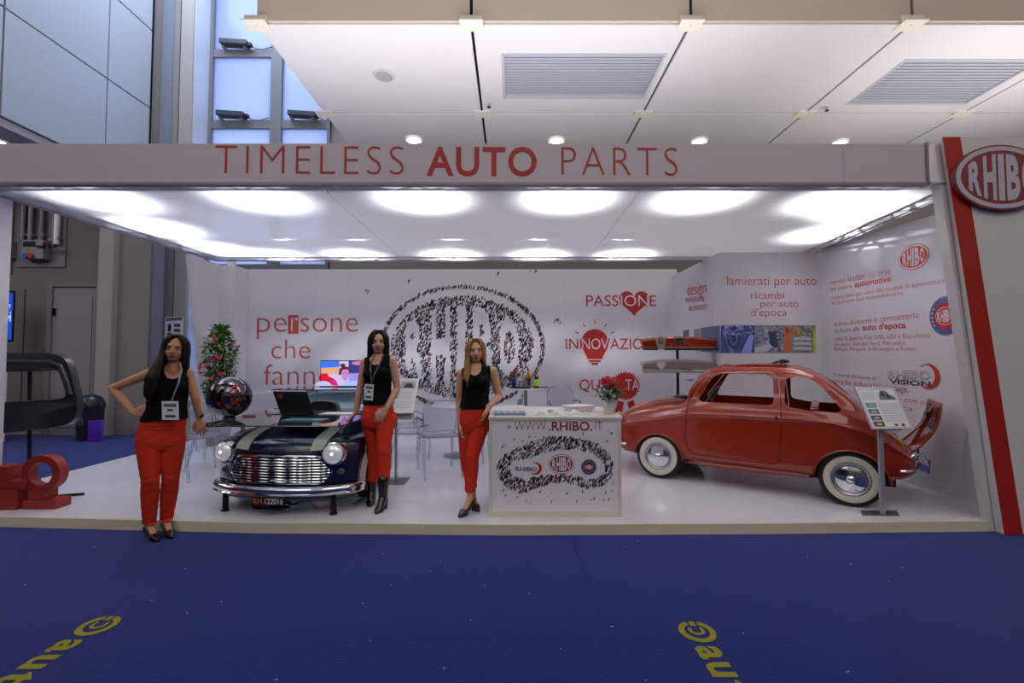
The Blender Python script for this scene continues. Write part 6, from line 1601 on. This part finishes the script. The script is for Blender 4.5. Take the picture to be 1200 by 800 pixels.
m_skin = [mat('skin_warm', 'C48E6E', .5, spec=.35), mat('skin_light', 'CE9C82', .5, spec=.35), mat('skin_fair', 'CF9E7E', .5, spec=.35)]
m_blk = mat('black_top_fabric', '07070A', .85, bump=.15, scale=120, spec=.15); m_trs = mat('red_trouser_fabric', 'C8341E', .8, bump=.1, scale=90, spec=.2)
m_shoe = mat('black_leather', '0E0E11', .3, coat=.3)

def hand(F, wr, d, pn, ts, curl=(.2, .3, .3), spread=.10, tcurl=.3, k=1.0):
    d = Vector(d).normalized(); ts = Vector(ts); ts = (ts - d * ts.dot(d)).normalized(); pn = d.cross(ts) * (1 if d.cross(ts).dot(Vector(pn)) > 0 else -1)
    offs = (.031, .0105, -.0105, -.030); ln = (.068, .076, .070, .055)
    for i, (o, L) in enumerate(zip(offs, ln)):
        o *= k; L *= k; a = wr + ts * o * .55 + d * .012; b = wr + d * (.085 - .004 * abs(i - 1)) * k + ts * o
        F.cap('hand', a, b, .0135 * k, .0112 * k)
        ang = 0; p = b; fd = (d + ts * (o * spread * 22)).normalized()
        for j, (sg, c_) in enumerate(zip((.44, .31, .25), curl)):
            ang += c_; q_ = p + (fd * math.cos(ang) + pn * math.sin(ang)) * L * sg
            F.cap('hand', p, q_, (.0090 - .0009 * j) * k, (.0082 - .0009 * j) * k); p = q_
    t0 = wr + d * .018 * k + ts * .020 * k; t1 = t0 + (d * .030 + ts * .028 + pn * .008) * k; t2 = t1 + (d * .030 + ts * (.014 - .02 * tcurl) + pn * .012 * tcurl * 2) * k; t3 = t2 + (d * .024 - ts * .012 * tcurl + pn * .01 * tcurl) * k
    F.cap('hand', t0, t1, .015 * k, .0115 * k); F.cap('hand', t1, t2, .0108 * k, .0095 * k); F.cap('hand', t2, t3, .0095 * k, .0078 * k)

def person(label, J, skin, hairfn, haircol, base, cuff, hem, waist, neckcut, shoes='pump', build=1.0, hands=None, lips='9A4644'):
    t = thing('person', label, 'person', base)
    inv = Vector(base); J = {k: (v - inv if isinstance(v, Vector) else v) for k, v in J.items()}
    up = Vector((0, 0, 1)); F = Flesh()
    shL, shR, hipL, hipR = J['shL'], J['shR'], J['hipL'], J['hipR']
    ss = (shR - shL).normalized(); hs = (hipR - hipL).normalized()
    fw = ss.cross(up).normalized(); fh = hs.cross(up).normalized()     # towards the viewer
    mS = (shL + shR) / 2; mH = (hipL + hipR) / 2; W = J['waist']; nk = J['neck']
    b_ = build
    ctl = [(mH - up * .085, .120 * b_, .082), (mH - up * .045, .162 * b_, .110), (mH + up * .035, .152 * b_, .103), (mH.lerp(W, .62), .140 * b_, .094), (W, .122 * b_, .083), (W.lerp(mS, .30), .128 * b_, .088),
           (W.lerp(mS, .62) + fw * .012, .142 * b_, .098), (W.lerp(mS, .82), .145 * b_, .088), (mS + up * .0, .125 * b_, .066), (mS + up * .035, .085, .055), (nk, .05, .048)]
    N = 34
    for i in range(N):
        x = i / (N - 1) * (len(ctl) - 1); k = min(int(x), len(ctl) - 2); f = x - k
        c = ctl[k][0].lerp(ctl[k + 1][0], f); w = ctl[k][1] * (1 - f) + ctl[k + 1][1] * f; dp = ctl[k][2] * (1 - f) + ctl[k + 1][2] * f
        s_ = hs.lerp(ss, i / (N - 1)).normalized(); g = 'pelvis' if i < N * .30 else ('torso' if i < N * .93 else 'neck')
        h_ = max(.004, w - dp); F.cap(g, c - s_ * h_, c + s_ * h_, dp)
    bust = W.lerp(mS, .64)
    for s in (-1, 1): F.ell('torso', bust + ss * s * .068 * b_ + fw * .075, (.058, .05, .058))
    for s in (-1, 1): F.ell('pelvis', mH + hs * s * .075 * b_ - fh * .05 - up * .035, (.085, .08, .09))
    for sh in (shL, shR):
        F.cap('torso', mS + up * .005, sh.lerp(mS, .25), .055, .050); F.cap('neck', nk + up * .015, sh.lerp(mS, .35) + up * .018, .036, .030)
    H = J['head']; hf = J['face']; hf = Vector(hf).normalized(); hu = Vector(J.get('headup', (0, 0, 1))).normalized(); hsd = hf.cross(hu).normalized() * 1.0
    hsd = -hsd if hsd.dot(ss) < 0 else hsd; hu = hsd.cross(hf); hu = hu if hu.z > 0 else -hu
    HM = Matrix((hsd, -hf, hu)).transposed()
    hp = lambda s, f, u: H + hsd * s + hf * f + hu * u
    F.cap('neck', nk - up * .02, hp(0, -.018, -.055), .052, .050)
    F.ell('head', hp(0, -.008, .025), (.073, .092, .088), HM); F.ell('head', hp(0, .020, -.030), (.064, .069, .074), HM)
    F.ell('head', hp(0, .040, -.078), (.034, .034, .028), HM); F.cap('head', hp(-.045, .0, -.045), hp(-.018, .048, -.085), .022, .018); F.cap('head', hp(.045, .0, -.045), hp(.018, .048, -.085), .022, .018)
    F.cap('head', hp(0, .082, .012), hp(0, .098, -.026), .0075, .0115); F.ell('head', hp(.009, .088, -.030), (.008, .010, .007), HM); F.ell('head', hp(-.009, .088, -.030), (.008, .010, .007), HM)
    F.cap('head', hp(-.030, .068, .027), hp(.030, .068, .027), .015, .015); F.ell('head', hp(.034, .052, -.028), (.025, .028, .026), HM); F.ell('head', hp(-.034, .052, -.028), (.025, .028, .026), HM)
    F.ell('head', hp(0, .078, -.056), (.022, .012, .011), HM)
    for s in (-1, 1): F.ell('head', hp(s * .074, -.008, -.005), (.010, .018, .030), HM)
    for s, sh, el, wr in ((-1, shL, J['elL'], J['wrL']), (1, shR, J['elR'], J['wrR'])):
        F.cap('arm', sh, sh.lerp(el, .45), .045, .041); F.cap('arm', sh.lerp(el, .45), el, .041, .034)
        F.cap('arm', el, el.lerp(wr, .3), .035, .035); F.cap('arm', el.lerp(wr, .3), wr, .035, .0235)
    for h in hands: hand(F, h[0] - inv, *h[1:])
    for s, hp_, kn, an, toe in ((-1, hipL, J['knL'], J['anL'], J['toeL']), (1, hipR, J['knR'], J['anR'], J['toeR'])):
        F.cap('leg', hp_ - up * .02, hp_.lerp(kn, .5), .094 * b_, .075 * b_); F.cap('leg', hp_.lerp(kn, .5), kn, .075 * b_, .054)
        ck = kn.lerp(an, .30) - fh * .012; F.cap('leg', kn, ck, .054, .053); F.cap('leg', ck, an + (kn - an) * .18, .053, .036); F.cap('leg', an + (kn - an) * .18, an, .036, .033)
        dr = Vector((toe.x - an.x, toe.y - an.y, 0)).normalized(); ball = toe - dr * .055; ball.z = .028
        hl = an - dr * .030 - up * .035
        F.cap('foot', an, ball, .031, .022); F.cap('foot', an, hl, .030, .025); F.cap('foot', hl, ball, .022, .020); F.cap('foot', ball, toe - dr * .018 + up * .004, .021, .010)
    me = F.mesh(.0058, 3); V = verts_np(me); G = F.classify(V)
    # the nearest group decides which faces a garment borrows
    body = put('body', me.copy(), skin, t, 80)
    # trousers
    wz_ = waist - inv.z; cz = cuff - inv.z; hz = hem - inv.z
    keep = np.isin(G, ['leg', 'pelvis']) | ((G == 'torso') & (V[:, 2] < wz_ + .03)) | ((G == 'foot') & (V[:, 2] > cz - .02))
    kz = (J['knL'].z + J['knR'].z) / 2
    def fold(c): return .0014 * math.sin(c.z * 115 + c.x * 30 + 2 * math.sin(c.x * 40)) * math.exp(-((c.z - kz) / .13) ** 2) + .0012 * math.sin(c.z * 95 + 30 * c.x) * math.exp(-((c.z - cz - .08) / .10) ** 2) + .0016 * math.sin(c.z * 70 - c.x * 45) * math.exp(-((c.z - wz_ + .17) / .07) ** 2)
    tr_ = garment(me, keep, lambda c: .010 + .006 * max(0, min(1, (kz - c.z) / .2)), 'trousers', m_trs, t, [(Vector((0, 0, cz)), Vector((0, 0, -1))), (Vector((0, 0, wz_)), Vector((0, 0, 1)))], fold)
    # waistband seam, fly
    fp_ = mH + fh * (.124) + up * .02
    # top
    nb = nk - up * .01
    nr = V - np.array(nk); neckd = np.sqrt((nr @ np.array(ss)) ** 2 / neckcut[0] ** 2 + (nr @ np.array(fw)) ** 2 / .20 ** 2 * 1.0 + (nr[:, 2] / neckcut[1]) ** 2)
    armd = np.minimum(np.linalg.norm(V - np.array(shL - ss * .045), axis=1), np.linalg.norm(V - np.array(shR + ss * .045), axis=1))
    keep = (((G == 'torso') | (G == 'pelvis') | ((G == 'neck') & (V[:, 2] < nk.z + .0))) & (neckd > 1) & (armd > .052)) | ((G == 'arm') & (armd > .30) & False)
    def tf(c): return .002 * math.sin(c.x * 60 + c.z * 40) * math.exp(-((c.z - hz - .05) / .12) ** 2)
    top = garment(me, keep, lambda c: .009 + .012 * max(0, min(1, (W.z + .12 - c.z) / .14)), 'top', m_blk, t, [(Vector((0, 0, hz)), Vector((0, 0, -1)))], tf)
    # face
    for s in (-1, 1):
        e = MB().ell(hp(s * .031, .0800, .004), (.0135, .0085, .0072), 12, HM).build('eye', mat('eye_white', 'BDB1AA', .3), t)
        MB().ell(hp(s * .031, .0870, .004), (.0062, .0030, .0062), 10, HM).build('iris', mat('iris_brown', '2A1A14', .2), e)
        MB().tube([hp(s * .018, .084, .0115), hp(s * .031, .087, .0135), hp(s * .044, .079, .0105)], .0018, 5).build('eyelid', mat('lash_dark', '1E1614', .6), e)
        MB().tube([hp(s * .014, .087, .024), hp(s * .030, .0885, .029), hp(s * .048, .078, .024)], [.0022, .003, .0016], 6).build('eyebrow', mat('brow_' + haircol, haircol, .8), t)
    MB().ell(hp(0, .0885, -.0525), (.021, .006, .0042), 12, HM).ell(hp(0, .0875, -.0600), (.018, .0065, .005), 12, HM).build('lips', mat('lips_' + lips, lips, .4), t)
    # hair
    hm = mat('hair_' + haircol, haircol, .42, noise=.35, scale=18, spec=.2)
    hb = MB(); hairfn(hb, hp, hsd, hf, hu, H, nk, fw, ss)
    hb.build('hair', hm, t, smooth=80)
    # shoes
    for an, toe, hipx in ((J['anL'], J['toeL'], -1), (J['anR'], J['toeR'], 1)):
        dr = Vector((toe.x - an.x, toe.y - an.y, 0)).normalized(); ball = toe - dr * .05; ball.z = .026; hl = an - dr * .036 - up * .040; S = Flesh(); sd = dr.cross(up)
        tip = toe + dr * .012; tip.z = .016
        M3 = Matrix((sd, dr, up)).transposed()
        if shoes == 'pump':
            S.cap('s', ball - sd * .012, tip, .030, .014); S.cap('s', ball + sd * .012, tip, .030, .014)
            S.cap('s', hl - up * .004, ball - up * .004, .030, .027); S.cap('s', hl - up * .002, hl - up * .012 - dr * .004, .034, .03)
            sm_ = S.mesh(.006, 2); bm = bmesh.new(); bm.from_mesh(sm_)
            # open instep: cut away above a sloping throat line
            p0 = ball + up * .030 + dr * .004; p1 = hl + up * .028; nrm = (p1 - p0).cross(sd); nrm = nrm if nrm.z > 0 else -nrm
            bmesh.ops.bisect_plane(bm, geom=bm.verts[:] + bm.edges[:] + bm.faces[:], plane_co=p0, plane_no=nrm, clear_outer=False)
            dele = [v for v in bm.verts if (v.co - p0).dot(nrm) > 1e-4 and (v.co - p0).dot(dr) < 0]
            bmesh.ops.delete(bm, geom=dele, context='VERTS'); bm.to_mesh(sm_); bm.free()
            so = put('shoe', eval_mods(sm_, [('SOLIDIFY', dict(thickness=.003, offset=1))]), m_shoe, t, 60)
            hb0 = hl - up * .02 - dr * .008; MB().cyl(hb0, (hb0.x, hb0.y, 0.001), .019, .0065, 12).build('heel', m_shoe, so)
        else:
            S.cap('s', an + up * .15, an, .054, .042); S.cap('s', an, ball, .040, .033); S.cap('s', ball - sd * .014, tip, .032, .018); S.cap('s', ball + sd * .014, tip, .032, .018); S.cap('s', an, hl, .040, .034); S.cap('s', hl, ball, .032, .028)
            so = put('boot', S.mesh(.007, 3), m_shoe, t, 60)
            hb0 = hl - up * .01 - dr * .004; MB().cyl(hb0, (hb0.x, hb0.y, 0.001), .032, .024, 16).build('heel', m_shoe, so)
    return t, J, hp, fw, ss, up

def locks(hb, hp, spec, r0=.015, r1=.006, jig=.006, seed=1):
    """spec: list of (azimuth deg from the face, length below the chin line, outward, forward pull) guide strands, interpolated"""
    rg = random.Random(seed)
    for az, end, out, fwd in spec:
        a = R(az) ; sx, fx = math.sin(a), math.cos(a)
        j = lambda: rg.uniform(-jig, jig)
        pts = [hp(.003 * (1 if sx > 0 else -1), .030 * fx + .0, .116), hp(.026 * sx, .042 * fx + .006, .1155), hp(.050 * sx + j(), .055 * fx + .012, .104), hp(.079 * sx + j(), .085 * fx - .006, .062), hp(.089 * sx + j(), .090 * fx - .012, .012), hp(.091 * sx + j(), .088 * fx - .016 + fwd * .2, -.045)]
        z = -.045; k = 0
        while z > end:
            z -= .05; k += 1; f = min(1, k / 4)
            pts.append(hp((.089 + out * f) * sx + j(), (.085 - .01 * f) * fx - .016 + fwd * (.2 + .8 * f), max(z, end)))
        pts = smooth_loop(pts, len(pts) * 2); n = len(pts); rs = [r0 * (.7 if i < 3 else 1) * (1 - (1 - r1 / r0) * max(0, (i - n + 6) / 5)) for i in range(n)]
        hb.tube(pts, rs[:n], 7)
    hb.ell(hp(0, -.014, .034), (.080, .090, .086), 18, None)

# ---- woman 1: on the hall carpet, one hand on her hip
Y = 3.94
c1b = Vector((at(186, 628, 3.86).x, 3.9, 0))
J = dict(head=at(205.5, 409, Y), face=(.45, -1, -.02), headup=(.10, 0, 1), neck=at(204, 432.5, Y + .01), shL=at(177.5, 437, Y - .04), shR=at(220.5, 437, Y + .09), waist=at(195, 480, Y + .01),
         elL=at(132, 455, Y - .03), wrL=at(157.5, 485, Y - .07), elR=at(229, 466, Y + .10), wrR=at(234, 490, 4.10),
         hipL=at(176.5, 512, Y - .03), hipR=at(201, 511, Y + .05), knL=at(176, 562, Y - .08), knR=at(200, 560, Y + .02), anL=at(175, 614, Y - .03), anR=at(195, 609, Y + .06), toeL=Vector((at(183, 632, 3.78).x, 3.79, 0.02)), toeR=Vector((at(201, 626, 3.86).x, 3.86, .02)))
def hair1(hb, hp, s, f, u, H, nk, fw, ss):
    sp = [(-48, -.28, .0, .07), (-54, -.36, .005, .10), (-60, -.41, .01, .12), (-67, -.43, .02, .125), (-74, -.44, .03, .12), (-82, -.43, .04, .11), (-90, -.40, .045, .09), (-98, -.36, .04, .06), (-106, -.32, .03, .03)]
    sp += [(az, -.28, .01, -.02) for az in range(-180, -106, 8)] + [(az, -.24, .015, -.03) for az in range(100, 180, 8)] + [(50, -.13, .0, .0), (57, -.16, .005, -.01), (65, -.18, .01, -.02), (73, -.20, .01, -.02), (82, -.20, .01, -.03), (91, -.21, .01, -.03)]
    sp += [(az + 3, e + .02, o + .012, fd + .008) for az, e, o, fd in sp if az < -45 and az > -110]
    locks(hb, hp, sp, .016, .006, .005, 3)
    locks(hb, hp, [(-40, -.02, .0, .0), (42, -.03, .0, .0), (-46, -.14, .01, .02), (46, -.09, 0, 0)], .010, .004, .002, 9)
W1 = person('woman with long dark hair, hand on hip, standing in black heels on the blue carpet', J, m_skin[0], hair1, '1E1410', c1b, at(190, 612, 3.92).z, at(190, 492, 3.9).z, at(190, 487, 3.9).z, (.062, .085), 'pump', 1.06,
    [(J['wrL'], (.95, -.1, .28), (0, .8, -.5), (.1, .1, 1), (.25, .3, .3), .12, .4), (J['wrR'] + Vector((0, 0, -.005)), (.15, .05, -1), (0, 1, 0), (-.8, -.6, 0), (.15, .2, .25), .14, .3)])
def lanyard(W, m, strap_px, Yl, badge_px, name='badge', tilt=0):
    t = W[0]; b = Vector(t.location)
    for pts in strap_px:
        pts = [at(px, py, yy) - b for px, py, yy in pts]
        u = Vector((1, 0, 0)); vs = []
        mb = MB(); n = len(pts)
        for p in pts: vs += [p - Vector((.0065, 0, 0)), p + Vector((.0065, 0, 0)), p + Vector((.0065, .003, 0)), p + Vector((-.0065, .003, 0))]
        mb.add(vs, [(4 * i + k, 4 * i + (k + 1) % 4, 4 * i + 4 + (k + 1) % 4, 4 * i + 4 + k) for i in range(n - 1) for k in range(4)])
        mb.build('lanyard', m, t, smooth=0)
    x0, y0, x1, y1, yb = badge_px; A = at(x0, y1, yb) - b; B = at(x1, y0, yb) - b; w = B.x - A.x; h = B.z - A.z
    o = MB().box(-w / 2, w / 2, -.002, .002, -h, 0).build(name, M_WHITE2, t, smooth=0); o.location = (A.x + w / 2, A.y, B.z); o.rotation_euler = (R(4), R(tilt), 0)
    MB().box(-w * .38, w * .38, -.0035, -.002, -h * .30, -h * .12).build('badge_heading', mat('badge_blue2', '6A7088', .5), o, smooth=0)
    MB().box(-w * .30, w * .30, -.0035, -.002, -h * .86, -h * .74).build('badge_line', mat('badge_dark', '3A3A44', .5), o, smooth=0)
    MB().box(-w * .18, w * .18, -.0035, -.002, -h * .52, -h * .42).build('badge_line', mat('badge_dark', '3A3A44', .5), o, smooth=0)
    return o
m_lan = mat('lanyard_grey', '8C8C9C', .6); m_lan2 = mat('lanyard_dark', '55555F', .6)
lanyard(W1, m_lan, [[(211, 424, 3.93), (212.5, 434, 3.865), (209, 449, 3.79), (204, 461, 3.785), (200.5, 471, 3.80)]], 0, (189, 470, 209, 492, 3.79))
def wrist_band(W, p, d, r, m, nm, h=.018):
    q_ = Vector(p) - Vector(W[0].location); d = Vector(d).normalized()
    return MB().lathe([(r, -h / 2), (r + .004, -h / 2), (r + .004, h / 2), (r, h / 2)], q_, d, 20, closed=True).build(nm, m, W[0])
wrist_band(W1, J['wrR'] + Vector((0, 0, .025)), J['wrR'] - J['elR'], .027, M_BLACK, 'wristwatch', .022)

# ---- woman 2: bob haircut, ankle boots, hand resting on the glass
Y = 4.50
b2 = Vector((at(442, 590, 4.4).x, 4.42, PZ))
J = dict(head=at(443.5, 401.5, Y), face=(.25, -1, 0), neck=at(443.5, 419, Y + .01), shL=at(427.5, 425, Y + .0), shR=at(460, 422.5, Y - .01), waist=at(443, 463, Y),
         elL=at(422, 455, Y + .0), wrL=at(417, 483, Y - .02), elR=at(465.5, 455, Y + .0), wrR=at(453, 479, Y - .115),
         hipL=at(434.5, 487, Y), hipR=at(452.5, 487, Y - .02), knL=at(438, 527, Y + .02), knR=at(449.5, 528, Y - .12), anL=at(436, 575, 4.54), anR=at(449, 581, 4.34), toeL=Vector((at(433, 588, 4.42).x, 4.42, PZ + .02)), toeR=Vector((at(442, 598, 4.23).x, 4.22, PZ + .02)))
def hair2(hb, hp, s, f, u, H, nk, fw, ss):
    sp = [(az, -.125 - .0003 * abs(az), .004, -.004) for az in list(range(48, 181, 7)) + list(range(-180, -47, 7))]
    locks(hb, hp, sp, .0165, .010, .003, 4); locks(hb, hp, [(-38, -.04, 0, .004), (-44, -.10, 0, .004), (40, -.03, 0, 0), (44, -.10, 0, .0), (-30, .03, 0, 0)], .011, .006, .002, 5)
W2 = person('woman with a dark bob in ankle boots leaning on the glass desk top', J, m_skin[1], hair2, '1A1412', b2, at(440, 566, 4.45).z, at(440, 474, 4.4).z, at(440, 470, 4.4).z, (.066, .080), 'boot', .93,
    [(J['wrL'], (-.55, -.1, -.75), (.3, 0, -1), (-.1, -1, .1), (-.35, .2, .2), .12, .2), (J['wrR'], (-.60, -.25, -.8), (0, 1, 0), (-.8, -.1, .5), (.2, .25, .25), .14, .3)])
lanyard(W2, m_lan2, [[(439, 415, 4.44), (434.5, 425, 4.40), (434, 435, 4.36), (435.5, 449, 4.37)], [(449, 415, 4.44), (444, 428, 4.375), (438, 440, 4.35), (435.5, 449, 4.37)]], 0, (427.5, 450, 438, 469, 4.36), tilt=4)
wrist_band(W2, J['wrR'] + Vector((.004, 0, .018)), J['wrR'] - J['elR'], .026, M_STEEL, 'bracelet', .008)

# ---- woman 3: long fair hair, legs crossed, forearm on the counter corner
Y = 4.42
b3 = Vector((at(549, 600, 4.25).x, 4.28, PZ))
J = dict(head=at(557.5, 411.5, Y), face=(.12, -1, .0), headup=(-.04, 0, 1), neck=at(557, 430, Y + .01), shL=at(540.5, 437.5, Y), shR=at(577, 435, Y - .01), waist=at(557, 468, Y),
         elL=at(538, 470, Y + .02), wrL=at(539, 496, Y - .03), elR=at(585, 464, Y + .05), wrR=at(572, 477, Y - .14),
         hipL=at(547.5, 493, Y), hipR=at(564, 492, Y), knL=at(546.5, 535, Y - .02), knR=at(553.5, 534, Y - .13), anL=at(553.5, 573, 4.40), anR=at(550.5, 583, 4.26), toeL=Vector((at(560, 590, 4.28).x, 4.28, PZ + .02)), toeR=Vector((at(539.5, 604, 4.13).x, 4.13, PZ + .02)))
def hair3(hb, hp, s, f, u, H, nk, fw, ss):
    sp = [(-50, -.25, .005, .05), (-57, -.30, .01, .08), (-64, -.33, .015, .10), (-72, -.34, .02, .10), (-80, -.33, .03, .09), (-88, -.30, .03, .06), (-97, -.25, .03, .02), (-106, -.24, .02, .0)]
    sp += [(az, -.22, .0, -.02) for az in range(-180, -106, 9)] + [(az, -.17, .0, -.02) for az in range(96, 180, 9)] + [(48, -.10, .01, 0), (56, -.12, .012, .0), (64, -.13, .012, 0), (72, -.13, .01, -.01), (82, -.14, .008, -.01), (90, -.15, .005, -.02)]
    locks(hb, hp, sp, .0145, .005, .004, 6); locks(hb, hp, [(-38, -.02, 0, 0), (40, -.04, 0, 0), (-44, -.12, .0, .01), (44, -.08, 0, 0)], .010, .004, .002, 7)
W3 = person('woman with long fair hair standing cross-legged and leaning on the reception counter', J, m_skin[2], hair3, '94713F', b3, at(550, 574, 4.3).z, at(557, 478, 4.4).z, at(557, 474, 4.4).z, (.068, .088), 'pump', .92,
    [(J['wrL'], (.12, -.15, -1), (1, 0, 0), (0, -1, -.1), (.2, .25, .3), .08, .3), (J['wrR'], (-.30, -.2, -.9), (-1, .2, 0), (0, -1, .1), (.2, .3, .3), .1, .3)])
wrist_band(W3, J['wrR'] + Vector((.006, .004, .008)), J['wrR'] - J['elR'], .025, M_STEEL, 'bracelet', .006)
